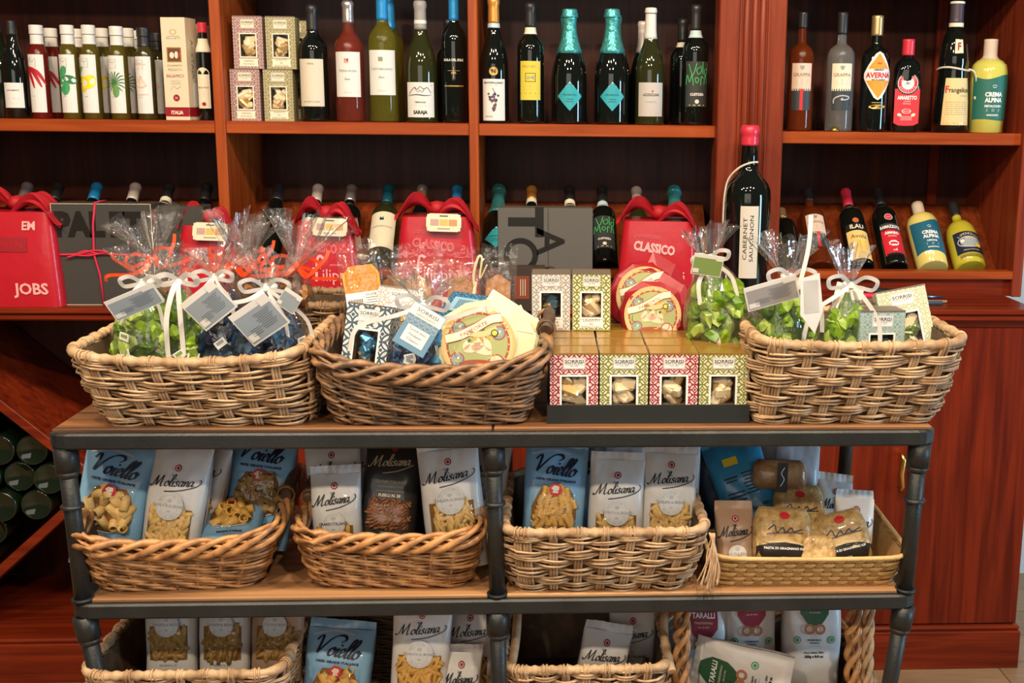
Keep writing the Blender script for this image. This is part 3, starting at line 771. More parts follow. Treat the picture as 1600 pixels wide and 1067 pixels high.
def make_bottle(name, label, cat, H, Rr, shape, gl, caps, art=None, loc=(0, 0, 0), lean=0, turn=0, group=None, square=False, tiltx=0, extra=None):
    """caps: [(from, to, material, extra radius, part name)]"""
    root = thing(name, label, cat, loc, (-lean, tiltx, turn), group)
    pr = PROF[shape]
    def sq(q, a):
        if not square: return q
        k = 1/max(abs(cos(a)), abs(sin(a))); k = 1+(min(k, 1.3)-1)*(1 if q[2] < H*.66 else .0)
        return (q[0]*k*.93, q[1]*k*.93*.7 if q[2] < H*.66 else q[1]*.8, q[2])
    m = MB(); m.lathe([(r*Rr, z*H) for z, r in pr], gl, 32, fn=sq if square else None); m.v.append((0, 0, 0)); 
    m.face([len(m.v)-1-0]*0 or [k for k in range(32)][::-1], gl); m.build('bottle_glass', root)
    for (a, b, cm, ex, pn) in caps:
        K = [a+(b-a)*i/10 for i in range(11)]
        P = [((prof_r(pr, min(t, .999))*Rr+ex), t*H) for t in K]; P = [(prof_r(pr, a)*Rr*.98, a*H)]+P
        if b >= .999: P = P+[(P[-1][0]*.85, H*b+.0012), (0, H*b+.0012)]
        m = MB(); m.lathe(P, cm, 24); m.build(pn, root)
    if art:
        A = Art(); z0, = [art(A, H, Rr)] if False else [None]
        art(A, H, Rr)
        m = MB()
        if square: A.onto(flat(-Rr*.93*.7-.0006), m)
        else: A.onto(getattr(A, 'surf', None) or cyl(Rr), m)
        m.build('label', root)
    if extra: extra(root, H, Rr)
    return root
# labels: each draws on the bottle's cylinder, z measured from the base
def L_plain(z, w, h, paper, ink=LGREY, words=(), lines=3, sq=None, sqpos=.72, foot=None):
    def f(A, H, Rr):
        A.rect(0, z*H, w, h, paper, 0, cell=.006)
        for (t, fz, sz, mt, *o) in words:
            if o and o[0] == 'script': A.script(t, 0, z*H+fz*h, sz, mt, 2, pen=.13)
            else: A.text(t, 0, z*H+fz*h, sz, mt, 2, bold=.01 if not o else o[0])
        for k in range(lines): A.rect(0, z*H-h*.12-k*.0045, w*(.5-.08*k), .0008, ink, 1)
        if sq:
            q = .011
            A.rect(-.002, z*H+h*.30, q, q, sq[0], 1); A.poly([(-.002-q/2, z*H+h*.30-q/2), (-.002+q/2, z*H+h*.30-q/2), (-.002+q/2, z*H+h*.30-.001), (-.002, z*H+h*.30+.001), (-.002-q/2, z*H+h*.30+.004)], sq[1], 2)
        if foot: A.text(foot, 0, z*H-h*.40, .0035, ink, 2)
    return f
def L_grape(A, H, Rr):
    A.rect(0, .19*H, .062, .100*H/.3, PAPER, 0, cell=.006); z = .19*H
    A.text('MONTEPULCIANO', 0, z+.043, .0045, NAVY, 2, w=.05, bold=.02); A.rect(0, z+.036, .042, .0008, GREYI)
    rn = random.Random(3); gm = [mat('grape_ink', (.05, .03, .10)), mat('grape_brown', (.16, .06, .03)), mat('grape_blue', (.10, .09, .2))]
    for i in range(34):
        t = rn.random(); A.disc(rn.uniform(-1, 1)*.014*(1-t)**.8, z+.018-t*.045, .003, rn.choice(gm), 1+i % 3, 8)
    A.stroke([(-.003, z+.03), (.001, z+.022), (.003, z+.016)], .0015, gm[1]); A.text('ABRUZZO', -.012, z-.042, .003, BLACK, 2)
    # round medal on the shoulder
    A.disc(0, z+.072, .0125, GOLDI, 1, 24); A.ring(0, z+.072, .0125, .0015, BLACK, 2); A.text('96', 0, z+.072, .009, BLACK, 3, bold=.03)
def L_yellow(A, H, Rr):
    y = mat('yellow_label', (.66, .55, .06), .5); z = .36*H
    A.rect(0, z, .056, .098, y, 0, cell=.006); A.text('DONELLI', 0, z+.036, .006, GOLDI, 2, w=.04); A.frame(.0, z+.008, .026, .022, .0012, BLACK, 2)
    A.poly([(-.008, z+.003), (.009, z+.003), (.009, z+.013), (.002, z+.009), (-.008, z+.011)], GREYI, 1)
    for k in range(4): A.rect(0, z-.012-k*.004, .036, .0008, GREYI, 1)
    A.rect(0, z-.032, .054, .0008, BLACK, 1); A.rect(0, z-.040, .034, .001, GREYI, 1)
def L_diamond(col):
    def f(A, H, Rr):
        z = .245*H; q = .033
        A.poly([(0, z-q*1.12), (q, z), (0, z+q*1.12), (-q, z)], col, 1, sub=4); A.poly([(0, z+q*1.12), (q*.35, z+q*.73), (-q*.35, z+q*.73)], WHITE, 2)
        A.text('PROSECCO', 0, z+.004, .0042, NAVY, 3, w=.034); A.text('TREVISO', 0, z-.007, .003, NAVY, 3); A.text('EXTRA DRY', 0, z-.013, .0026, NAVY, 3)
    return f
def L_saraja(A, H, Rr):
    z = .19*H; A.rect(0, z, .078, .088, PAPER, 0, cell=.006)
    A.stroke([(-.03, z+.014), (-.022, z+.024), (-.014, z+.031), (-.006, z+.026), (.0, z+.033), (.01, z+.027), (.018, z+.031), (.028, z+.018)], .0014, BLACK)
    A.stroke([(-.014, z+.031), (-.006, z+.020), (.0, z+.024), (.006, z+.019), (.01, z+.027)], .001, BLACK); A.stroke([(-.034, z+.010), (-.01, z+.013), (.01, z+.011), (.03, z+.012)], .0022, BLACK, taper=True); A.disc(.03, z+.036, .0012, BLACK, 1, 8)
    A.text('TERRE SOLIS', 0, z-.006, .0035, BLACK, 2, bold=.02); A.rect(0, z-.014, .05, .0006, GREYI); A.text('SARAJA', 0, z-.031, .0085, BLACK, 2, bold=.045, w=.036)
def L_isola(A, H, Rr):
    z = .46*H; A.text('ISOLA DEL SOLE', 0, z+.005, .006, WHITE, 2, w=.052, bold=.02)
    A.stroke([(-.015, z-.022), (.015, z-.022)], .0006, LGREY); A.stroke([(0, z-.012), (0, z-.042)], .0012, GOLDI); A.stroke([(-.006, z-.030), (-.003, z-.025), (0, z-.031), (.003, z-.025), (.006, z-.030)], .0014, GOLDI)
    A.rect(0, .28*H, .052, .0028, GOLDI, 1)
def L_valdo(A, H, Rr):
    g = mat('neon_green_ink', (.06, .55, .16), .5); z = .40*H; b = mat('charcoal_label', (.03, .035, .035), .6)
    A.rect(0, .345*H, .062, .115, b, 0, cell=.006)
    sh = [[(-.022, z+.034), (-.012, z+.006), (-.002, z+.036)], [(.006, z+.026), (-.002, z+.020), (.002, z+.008), (.010, z+.016), (.008, z+.03)], [(.014, z+.04), (.014, z+.008)], [(.03, z+.04), (.027, z+.012), (.019, z+.008), (.02, z+.02), (.029, z+.022)],
          [(-.03, z-.018), (-.026, z+.006), (-.020, z-.012), (-.014, z+.006), (-.010, z-.020)], [(-.006, z-.004), (-.002, z-.014), (.004, z-.006), (-.002, z+.0), (-.006, z-.004)], [(.008, z-.020), (.01, z+.002), (.016, z-.002)], [(.018, z-.018), (.022, z+.006), (.028, z-.016)]]
    for s_ in sh: A.stroke(s_, .0017, g, 3)
    A.text('CUSTOZA', 0, .26*H, .0065, WHITE, 2, bold=.03, w=.036); A.disc(0, .20*H, .0055, CREAM, 1, 16); A.rect(0, .17*H, .04, .0016, CREAM, 1)
def L_white2(A, H, Rr):
    z = .22*H; A.rect(0, z, .070, .086, CREAM if False else mat('warm_grey_label', (.52, .49, .46), .55), 0, cell=.006)
    A.text('AZZIZZARI', 0, z+.012, .006, BLACK, 2, w=.042, bold=.01); A.disc(.004, z+.021, .0025, REDI, 1, 8); A.text('CATARRATTO', 0, z-.006, .0028, GREYI, 2); A.rect(0, z-.035, .03, .0008, GREYI)
def L_grappa(low, lowm):
    def f(A, H, Rr):
        z = .40*H; A.rect(0, z+.018, .055, .070, mat('peach_label', (.74, .56, .44), .55) if low else CREAM, 0, cell=.006)
        A.poly([(-.006, z+.047), (.006, z+.047), (.004, z+.039), (0, z+.036), (-.004, z+.039)], GREYI, 2); A.text('GRAPPA', 0, z+.024, .0085, mat('taupe_ink', (.30, .22, .16)), 2, w=.046, bold=.01)
        for k in range(4): A.rect(0, z+.012-k*.004, .034-.003*k, .0008, GREYI)
        A.rect(0, .27*H, .052, .055, mat('slate_label', (.035, .045, .05), .5), 0, cell=.006)
        if low: A.rect(0, .27*H, .008, .055, lowm, 1)
        else: A.stroke([(-.02, .24*H), (-.018, .28*H), (.0, .305*H), (.02, .295*H), (.016, .275*H), (.0, .27*H), (.004, .285*H)], .003, LGREY, 2)
    return f
def L_averna(A, H, Rr):
    z = .485*H; o = ORI; q = .041
    A.surf = lambda x, zz, h: ((Rr+h)*sin(x/Rr), -(Rr+h)*cos(x/Rr), zz)
    A.poly([(0, z-.062), (.010, z-.056), (q, z-.006), (q, z+.006), (.010, z+.056), (0, z+.062), (-.010, z+.056), (-q, z+.006), (-q, z-.006), (-.010, z-.056)], WHITE, 0, sub=4)
    A.poly([(0, z-.058), (.034, z-.012), (-.034, z-.012)], o, 1, sub=4); A.poly([(0, z+.058), (.028, z+.018), (-.028, z+.018)], o, 1, sub=4)
    A.text('AVERNA', 0, z+.002, .013, REDI, 3, w=.068, bold=.035); A.text('AMARO', 0, z+.0155, .005, BLACK, 3, w=.026, bold=.02); A.text('SICILIANO', 0, z-.010, .0048, BLACK, 3, w=.036, bold=.02)
    A.text('1868', 0, z+.032, .005, DRED, 3); A.disc(0, .22*H, .022, GOLDI, 1, 24, ry=.006); A.rect(0, .255*H, .03, .0016, GOLDI)
def L_amaretto(A, H, Rr):
    z = .30*H; w = Rr*1.7; r_ = mat('amaretto_red', (.62, .03, .05), .45)
    A.poly([(-w/2, .10*H), (-w*.3, .075*H), (0, .07*H), (w*.3, .075*H), (w/2, .10*H), (w/2, .47*H), (-w/2, .47*H)], r_, 0, sub=1)
    A.disc(0, .53*H, .029, BLACK, 1, 28); A.disc(0, .53*H, .026, WHITE, 2, 28); A.ring(0, .53*H, .0245, .008, r_, 3); A.arct('LAZZARONI', 0, .53*H, .0195, .0042, WHITE, 90, 150, 4); A.arct('AMARETTO', 0, .53*H, .0205, .0042, WHITE, 270, 140, 4, inner=True)
    A.rect(0, .53*H, .01, .008, LGREY, 3); A.text('1851', 0, .53*H, .004, BLACK, 4)
    A.text('AMARETTO', 0, .375*H, .0095, WHITE, 2, w=w*.78, bold=.04); A.text('LIQUORE', 0, .335*H, .003, WHITE, 2); A.text('ORIGINALE', 0, .31*H, .0028, WHITE, 2)
    A.disc(0, .23*H, .012, WHITE, 1, 20, ry=.006, r0=.010); A.text('LAZZARONI', 0, .23*H, .003, WHITE, 2, w=.016)
    for sx in (-1, 1): A.disc(sx*.018, .19*H, .006, CREAM, 2, 12, ry=.004, rot=sx*.4)
    for k in range(3): A.rect(0, .17*H-k*.004, .03, .0008, WHITE)
def L_frang(A, H, Rr):
    A.surf = lambda x, z, h: ((prof_r(PROF['monk'], max(.02, z/H))*Rr+h+.0007)*sin(x/Rr), -(prof_r(PROF['monk'], max(.02, z/H))*Rr+h+.0007)*cos(x/Rr), z)
    A.poly([(-.040, .06*H), (.040, .06*H), (.036, .42*H), (-.036, .42*H)], mat('parchment_label', (.74, .58, .28), .5), 0, sub=3)
    A.text('F', -.029, .335*H, .017, REDI, 3, bold=.03); A.text('rangelico', .006, .330*H, .0125, BLACK, 3, w=.058, bold=.01)
    A.text('LIQUEUR', .02, .285*H, .004, GREYI, 2)
    for k in range(7): A.rect(0, .235*H-k*.0052, .06-.002*(k % 3), .0009, mat('taupe_ink'), 1)
    A.rect(0, .075*H, .07, .0012, GOLDI)
    A.rect(0, .66*H, .028, .036, CREAM, 1); A.frame(0, .66*H, .028, .036, .0012, GOLDI, 2); A.text('F', 0, .66*H, .019, DRED, 3, bold=.03)
def L_crema(word, col):
    def f(A, H, Rr):
        z = .37*H; A.surf = lambda x, zz, h: ((prof_r(PROF['squat'], zz/H)*Rr+h+.0005)*sin(x/Rr), -(prof_r(PROF['squat'], zz/H)*Rr+h+.0005)*cos(x/Rr), zz)
        w = Rr*1.25
        top = [(w*(-1+2*i/12), .60*H+.006*sin(i*.55+2.6)) for i in range(13)][::-1]; bot = [(w*(-1+2*i/12), .145*H+.002*sin(i*.5)) for i in range(13)]
        A.poly(bot+top, col, 0, sub=3)
        A.text('CREMA', 0, .415*H, .0105, WHITE, 2, w=.046, bold=.05); A.text('ALPINA', 0, .355*H, .0105, WHITE, 2, w=.046, bold=.05); A.text(word, 0, .29*H, .0055, WHITE, 2, bold=.04)
        for k in range(2): A.rect(0, .255*H-.004*k, .036, .0008, WHITE)
        A.text('MARZADRO', 0, .195*H, .004, WHITE, 2, bold=.04); A.stroke([(-.006, .50*H), (0, .515*H), (.006, .50*H)], .0012, WHITE); A.rect(0, .488*H, .008, .0014, WHITE)
    return f
def L_avola(A, H, Rr):
    z = .24*H; A.rect(0, .21*H, .066, .10, mat('avola_yellow', (.80, .58, .20), .5), 0, cell=.006); A.text('Avola', 0, .31*H, .014, mat('brown_ink', (.16, .05, .01)), 2, w=.044)
    A.rect(0, .20*H, .034, .034, ORI, 1); 
    for k in range(4): A.rect(0, .20*H-.012+k*.008, .030, .003, YELI, 2)
    A.text('FEUDO', 0, .11*H, .004, GREYI, 2)
    A.rect(0, .43*H, .062, .02, BLACK, 0); A.text('ILAU', 0, .43*H, .014, CREAM, 2, w=.038, bold=.03); A.disc(0, .505*H, .009, mat('dull_orange', (.5, .14, .05)), 1, 16)
    A.surf = cyl(Rr)
def L_ramaz(A, H, Rr):
    A.rect(0, .42*H, .060, .026, mat('slate_label', (.035, .045, .05)), 0, cell=.006); A.text('RAMAZZOTTI', 0, .42*H, .010, WHITE, 2, w=.058, bold=.04)
    A.rect(0, .24*H, .060, .092, mat('amaro_red', (.60, .02, .04), .45), 0, cell=.006); A.text('AMARO', 0, .345*H, .009, WHITE, 2, w=.04, bold=.05); A.text('FELSINA', 0, .305*H, .0045, WHITE, 2)
    A.disc(0, .22*H, .014, WHITE, 1, 16, ry=.010, star=.06); A.disc(0, .22*H, .010, REDI, 2, 12, ry=.004); A.script('sole', 0, .14*H, .008, WHITE, 2, pen=.12); A.rect(0, .095*H, .05, .006, BLACK, 2)
    A.disc(0, .54*H, .011, REDI, 1, 20); A.ring(0, .54*H, .011, .0012, WHITE, 2); A.text('1815', 0, .54*H, .004, WHITE, 3)
def L_limon(A, H, Rr):
    z = .27*H; n_ = mat('navy_label', (.01, .02, .05), .5); A.rect(0, z, .085, .075, n_, 0, cell=.006)
    A.disc(0, z, .034, LGREY, 1, 28, ry=.020); A.disc(0, z-.002, .026, mat('sea_ink', (.35, .45, .5)), 2, 20, ry=.012); A.disc(.022, z-.012, .008, YELI, 3, 14, ry=.006); A.disc(-.02, z+.004, .006, WHITE, 3, 8)
    A.arct('LIMONCELLO', 0, z-.022, .050, .0075, CREAM, 90, 72, 3); A.text('DELLA COSTIERA', 0, z-.028, .004, CREAM, 2); A.rect(0, z-.047, .07, .010, mat('dark_gold', (.25, .2, .04)), 1)
def L_magnum(A, H, Rr):
    A.rect(-.004, .36*H, .046, .18, mat('parchment_grey', (.62, .58, .50), .5), 0, cell=.008); A.text('CABERNET', -.014, .38*H, .0095, BLACK, 2, w=.105, rot=PI/2); A.text('SAUVIGNON', .002, .38*H, .0095, BLACK, 2, w=.115, rot=PI/2); A.rect(.0185, .36*H, .0012, .18, GOLDI, 1)
def L_oil(pic):
    def f(A, H, Rr):
        w = .050; A.rect(0, .38*H, w, .62*H, PAPER, 0, cell=.006); A.frame(-.007, .60*H, .026, .022, .0008, GREYI); A.stroke([(-.016, .615*H), (-.010, .63*H), (-.004, .612*H), (.002, .625*H)], .0009, GREYI); A.rect(-.007, .575*H, .018, .0008, GREYI)
        for k in range(7): A.rect(-.002, .10*H+k*.0035, .030-.003*(k % 3), .0007, LGREY)
        A.text('OLIO', -.004, .245*H, .0028, GREYI); z = .40*H; n0 = len(A.items)
        if pic == 'chili':
            r_ = mat('chili_ink', (.42, .01, .02))
            for (a, b, c, d) in ((-.018, .03, .0, -.012), (-.013, .028, .012, -.010), (-.008, .026, .020, -.006), (-.016, .022, -.016, -.02)): A.stroke([(a, z+b), ((a+c)/2+.001, z+(b+d)/2+.006), (c, z+d)], .0065, r_, 2, taper=True)
            A.stroke([(-.018, z+.03), (-.016, z+.038)], .001, GREENI)
        elif pic == 'basil':
            for (x, y, rr, ro) in ((-.004, .018, .011, 1.2), (-.010, .002, .012, .3), (.008, .004, .013, -.3), (.0, -.012, .012, 1.4), (-.012, -.014, .007, .9)): A.disc(x, z+y, rr, mat('basil_ink' if ro > 0 else 'basil_dark', (.05, .32, .12) if ro > 0 else (.02, .18, .07)), 2+int(ro > .5), 14, ry=rr*.6, rot=ro)
        elif pic == 'lemon':
            A.disc(.004, z, .014, mat('lemon_ink', (.85, .68, .02)), 2, 20, ry=.011, rot=.8); A.disc(-.010, z-.004, .012, mat('lemon_dark', (.75, .55, .01)), 1, 16, ry=.015); A.disc(-.012, z+.022, .007, mat('leaf_ink', (.12, .35, .04)), 3, 10, ry=.004, rot=1)
        elif pic == 'rosemary':
            for k in range(16): a = R(-30+k*22.5); A.stroke([(0, z-.002), (cos(a)*.012, z+sin(a)*.014+.002), (cos(a)*.021, z+sin(a)*.020)], .0022, mat('rosemary_ink', (.05, .17, .05)), 2, taper=True)
            A.disc(.002, z-.015, .006, mat('sage_ink', (.12, .3, .08)), 3, 10, ry=.012)
        elif pic == 'garlic':
            p_ = mat('peach_ink', (.78, .42, .28)); A.disc(-.002, z-.002, .013, mat('pale_peach_ink', (.80, .62, .52)), 2, 16, ry=.010); A.stroke([(-.012, z-.006), (.0, z-.011), (.013, z-.004)], .0015, p_, 3); A.stroke([(-.006, z+.006), (-.001, z+.018), (.003, z+.006)], .002, p_, 3)
            A.text('PEPERONCINO', -.002, .55*H+.012, .004, p_, 2, w=.03); A.text('CONDIMENTO', -.002, .275*H, .0035, p_, 2, w=.036)
        if pic != 'garlic':
            for i in range(n0, len(A.items)):
                v, fc, mt, l = A.items[i]; A.items[i] = ([(max(-w/2, min(w/2+.006, x*1.38)), z+(y-z)*1.38) for x, y in v], fc, mt, l)
    return f
SH = YF+.065
def upright(px, py, H, Rr, name, label, cat, shape, gl, caps, art=None, Y=None, zz=None, **k):
    Y = SH if Y is None else Y; p = at(px, py, Y)
    return make_bottle(name, label, cat, H, Rr, shape, gl, caps, art, (p.x, Y, zs if zz is None else zz), **k)
cap = lambda m, a=.80, ex=.0012, n='capsule': [(a, 1.0, m, ex, n)]
def px_h(px, ytop, ybase, Y=SH): return at(px, ytop, Y).z-at(px, ybase, Y).z

# --- oils, first bay
OG = 'flavoured oil bottles on the top shelf'
def oil(px, top, pic, gl, lab, Y=SH, capm=C_WHITE, g=OG, turn=-.18):
    cs = [(.80, .90, capm, .0012, 'sleeve'), (.905, 1.0, capm, .0026, 'screw_cap')]
    return upright(px, 120, at(px, top, Y).z-zs, .0235, 'oil_bottle', lab, 'oil bottle', 'oil', gl, cs, L_oil(pic), Y=Y, group=g, turn=turn)
upright(24, 120, at(22, 33, SH).z-zs, .029, 'glass_bottle', 'black glass bottle with long ridged neck and low white label, far left of top shelf', 'bottle', 'slope', G_BLACK, [(.86, 1.0, C_BLACK, .001, 'stopper')],
        L_plain(.24, .05, .062, PAPER, GREYI, (('CONDIMENTO', .2, .003, BLACK),), 4), turn=.12)
upright(2, 120, .25, .029, 'glass_bottle', 'dark green glass bottle half cut off at the left edge of the top shelf', 'bottle', 'slope', G_GREEN, [(.86, 1.0, C_BLACK, .001, 'stopper')], Y=SH+.08)
for px, top, pic, gl, lab in ((62, 40, 'chili', G_REDOIL, 'white-capped oil bottle with red chili peppers on its label'), (110, 40, 'basil', G_OIL, 'white-capped oil bottle with green basil leaves on its label'),
                              (143, 40, 'lemon', G_OIL, 'white-capped oil bottle with yellow lemons on its label'), (186, 42, 'rosemary', G_OIL, 'white-capped oil bottle with rosemary sprigs on its label'),
                              ):
    oil(px, top, pic, gl, lab)
oil(228, 44, 'garlic', G_DOIL, 'dark-capped oil bottle with an orange drawing on its label, beside the tall cream box', capm=C_BLACK, g=None)
for px, pic, gl, lab, Y in ((84, 'chili', G_REDOIL, 'white-capped chili oil bottle in the second row behind the front chili bottle', SH+.09), (163, 'lemon', G_OIL, 'white-capped oil bottle behind and between the lemon and rosemary bottles', SH+.09),
                        (124, 'basil', G_OIL, 'white-capped oil bottle tucked behind the basil and lemon bottles', SH+.11), (203, 'rosemary', G_OIL, 'white-capped oil bottle just behind the rosemary bottle', SH+.09), (214, 'rosemary', G_OIL, 'rearmost white-capped oil bottle behind the rosemary bottle', SH+.16)):
    oil(px, 40 + (Y-SH)*55, pic, gl, lab, Y=Y)
oil(248, 52, 'garlic', G_DOIL, 'dark-capped oil bottle standing between the orange-drawing bottle and the cream box', Y=SH+.09, capm=C_BLACK, g=None)
upright(320, 120, at(320, 36, SH).z-zs, .0185, 'vinegar_bottle', 'slim dark vinegar bottle with red top and arched cream label beside the divider', 'bottle', 'oil', G_BLACK, [(.9, 1.0, C_RED, .001, 'stopper'), (.70, .84, CREAM, .0012, 'neck_label')],
        lambda A, H, Rr: (A.rect(0, .30*H, .034, .085, CREAM, 0, cell=.006), A.disc(0, .30*H+.0425, .017, CREAM, 0, 20), A.text('BALSAMICO', 0, .34*H, .004, DRED, 2, w=.026), A.disc(0, .17*H, .005, DRED, 2, 12, star=.1), [A.rect(0, .30*H-.004*k, .024, .0007, GREYI) for k in range(4)]))
# --- wines, second and third bay
upright(490, 100, at(490, 8, SH).z-zs, .0365, 'wine_bottle', 'dark wine bottle with black capsule and a tall plain cream label, beside the stacked boxes', 'wine bottle', 'bordeaux', G_BLACK, cap(C_BLACK, .78), L_plain(.335, .068, .118, mat('ecru_label', (.66, .60, .48), .55), GREYI, (('TERRE', .40, .0045, GREYI),), 0, foot='MONTEPULCIANO'), turn=-.05)
upright(546, 100, at(546, 2, SH).z-zs, .0365, 'wine_bottle', 'clear rosé wine bottle with silver capsule and white label', 'wine bottle', 'bordeaux', G_ROSE, cap(C_SILV, .82), L_plain(.395, .070, .112, PAPER, LGREY, (('TERRA ROSA', .08, .0055, GREYI), ('lamon', -.10, .006, GREYI, 'script')), 2, (DRED, mat('dusty_pink_ink', (.6, .3, .25))), foot='FRANCO'))
upright(599, 100, at(599, -14, SH).z-zs, .0375, 'wine_bottle', 'pale yellow white wine bottle with bright blue capsule and white label', 'wine bottle', 'bordeaux', G_GOLDW, cap(C_BLUE, .78), L_plain(.38, .076, .112, PAPER, LGREY, (('COSTAMOLINO', .08, .0055, GREYI), ('lamon', -.10, .006, GREYI, 'script')), 2, (TEAL, mat('sand_ink', (.45, .22, .05))), foot='ARGIOLAS'))
upright(610, 100, at(610, -5, SH+.13).z-zs, .0365, 'wine_bottle', 'yellow white wine bottle standing behind the blue-capped one', 'wine bottle', 'bordeaux', G_GOLDW, cap(C_BLUE, .74), None, Y=SH+.13)
upright(658, 100, at(658, 2, SH).z-zs, .0405, 'wine_bottle', 'olive sloping-shoulder wine bottle with a mountain line drawing on its white label', 'wine bottle', 'burgundy', G_OLIVE, cap(mat('grey_capsule', (.30, .29, .28), .4), .77)+[(.815, .845, PAPER, .0018, 'neck_band')], L_saraja)
upright(710, 100, at(710, -16, SH).z-zs, .0325, 'wine_bottle', 'slim black wine bottle with blue capsule and thin gold band beside the divider', 'wine bottle', 'bordeaux', G_BLACK, cap(C_BLUE, .77), L_isola)
upright(702, 100, .27, .034, 'wine_bottle', 'dark wine bottle in shadow behind the slim blue-capped one', 'wine bottle', 'bordeaux', G_BLACK, cap(C_BLACK, .77), None, Y=SH+.12)
upright(772, 100, at(772, -3, SH).z-zs, .0375, 'wine_bottle', 'black wine bottle with orange capsule, gold medal and a bunch of grapes on the label', 'wine bottle', 'burgundy', G_BLACK, cap(C_ORG, .80)+[(.765, .80, mat('pale_blue_band', (.5, .66, .72)), .0016, 'neck_band')], L_grape)
upright(829, 100, at(829, 5, SH).z-zs, .0345, 'wine_bottle', 'dark wine bottle with black capsule and a yellow label', 'wine bottle', 'bordeaux', G_BLACK, cap(C_BLACK, .80)+[(.745, .80, CREAM, .0015, 'neck_band')], L_yellow)
for px, lab in ((890, 'sparkling wine bottle with teal foil and teal diamond label, left one of the pair'), (956, 'sparkling wine bottle with teal foil and teal diamond label, right one of the pair')):
    upright(px, 100, at(px, 15, SH).z-zs, .0445, 'sparkling_wine_bottle', lab, 'wine bottle', 'champagne', G_BLACK, [(.62, .985, C_TEAL, .0018, 'foil'), (.93, 1.0, C_TEAL, .003, 'foil_cap')], L_diamond(TEAL), group='teal-foiled sparkling wines on the top shelf')
    upright(px+(-3 if px < 900 else 4), 100, at(px, 21, SH+.1).z-zs, .0435, 'sparkling_wine_bottle', 'teal-foiled sparkling wine bottle hidden behind the '+('left' if px < 900 else 'right')+' one of the pair', 'wine bottle', 'champagne', G_BLACK, [(.62, .985, C_TEAL, .0018, 'foil')], None, Y=SH+.105)
upright(1016, 100, at(1016, 13, SH).z-zs, .0385, 'wine_bottle', 'olive sloping wine bottle with white capsule and warm grey label', 'wine bottle', 'burgundy', G_OLIVE, cap(C_WHITE, .74), L_white2)
upright(1004, 100, at(1004, 34, SH+.12).z-zs, .0355, 'wine_bottle', 'wine bottle with red-tipped white capsule just behind the white-capped one', 'wine bottle', 'burgundy', G_BLACK, cap(C_PINKG, .70), None, Y=SH+.12)
upright(1086, 100, at(1086, 8, SH).z-zs, .0345, 'wine_bottle', 'black wine bottle with green scrawled lettering and a blue-edged neck band, top shelf', 'wine bottle', 'bordeaux', G_BLACK, cap(C_BLACK, .79)+[(.73, .79, mat('pale_blue_band'), .0015, 'neck_band')], L_valdo, turn=.08)
upright(1066, 100, at(1066, 30, SH+.12).z-zs, .0345, 'wine_bottle', 'dark wine bottle with white neck band behind the green-lettered one', 'wine bottle', 'bordeaux', G_BLACK, cap(C_BLACK, .79)+[(.735, .78, CREAM, .0015, 'neck_band')], None, Y=SH+.12)
# --- spirits, right bay
S2 = dict(zz=zs2)
def sp(px, top, *a, **k): return upright(px, 120, at(px, top, k.get('Y', SH)).z-zs2, *a, zz=zs2, **k)
sp(1251, 20, .034, 'grappa_bottle', 'amber grappa bottle with black stopper and peach label above a red-striped band', 'bottle', 'spirit', G_AMBER, [(.87, 1.0, C_BLACK, .0018, 'stopper')], L_grappa(True, REDI), turn=-.1)
sp(1313, 20, .036, 'grappa_bottle', 'clear grappa bottle with black stopper and cream label above a slate band', 'bottle', 'spirit', G_CLEAR, [(.82, 1.0, C_BLACK, .0018, 'stopper')], L_grappa(False, None), turn=-.1)
sp(1367, 25, .0375, 'liqueur_bottle', 'black liqueur bottle with gold screw cap and an orange and white diamond label', 'bottle', 'spirit', G_BLACK, [(.83, 1.0, C_GOLD, .003, 'screw_cap')], L_averna)
sp(1417, 62, .038, 'liqueur_bottle', 'square dark liqueur bottle with red cap and red label', 'bottle', 'squat', G_BLACK, [(.83, 1.0, C_RED, .0025, 'screw_cap')], L_amaretto, square=True, turn=-.15)
def rope(root, H, Rr):
    m = MB(); rp = mat('white_rope', (.66, .62, .52), .8); z = .49*H; r_ = Rr*.82+.003
    m.tube([(r_*cos(a), r_*sin(a), z+.004*sin(a*2)) for a in [2*PI*k/24 for k in range(24)]], .0028, rp, 8, closed=True)
    m.tube(crom([(r_*.8, -r_*.55, z), (r_*1.2, -r_*.6, z-.010), (r_*1.42, -r_*.5, z-.05), (r_*1.38, -r_*.5, z-.075), (r_*1.52, -r_*.5, z-.095)], 6), .0024, rp, 8)
    for (x, zz) in ((1.38, .070), (1.52, .095)): m.tube([(r_*x, -r_*.5, z-zz), (r_*x, -r_*.5, z-zz-.008)], .005, rp, 8)
    m.build('rope_cord', root)
sp(1489, 3, .047, 'liqueur_bottle', 'black monk-shaped liqueur bottle with parchment label and a white rope around the waist', 'bottle', 'monk', G_BLACK, [(.84, .985, mat('dark_violet_cap', (.06, .045, .06), .4), .002, 'stopper'), (.81, .84, CREAM, .002, 'neck_band'), (.985, 1.0, C_WHITE, .0035, 'cap_rim')], L_frang, extra=rope)
sp(1545, 62, .0475, 'liqueur_bottle', 'pistachio cream liqueur bottle with pale stopper and dark green label on the top shelf', 'bottle', 'squat', G_PIST, [(.79, 1.0, C_CORK, .001, 'stopper')], L_crema('PISTACCHIO', mat('deep_green_label', (.02, .15, .12), .5)))
# round brass medallion toy hanging on the clear grappa bottle
b = at(1303, 198, SH-.036); m = MB(); m.lathe([(0, 0), (.012, 0), (.013, .004), (.009, .012), (0, .015)], mat('dull_brass', (.30, .22, .06), .3, .8), 16); o = m.build('brass_tag'); o.location = (b.x, SH-.045, zs2)
tag(o, 'small round brass seal lying in front of the clear grappa bottle', 'seal')

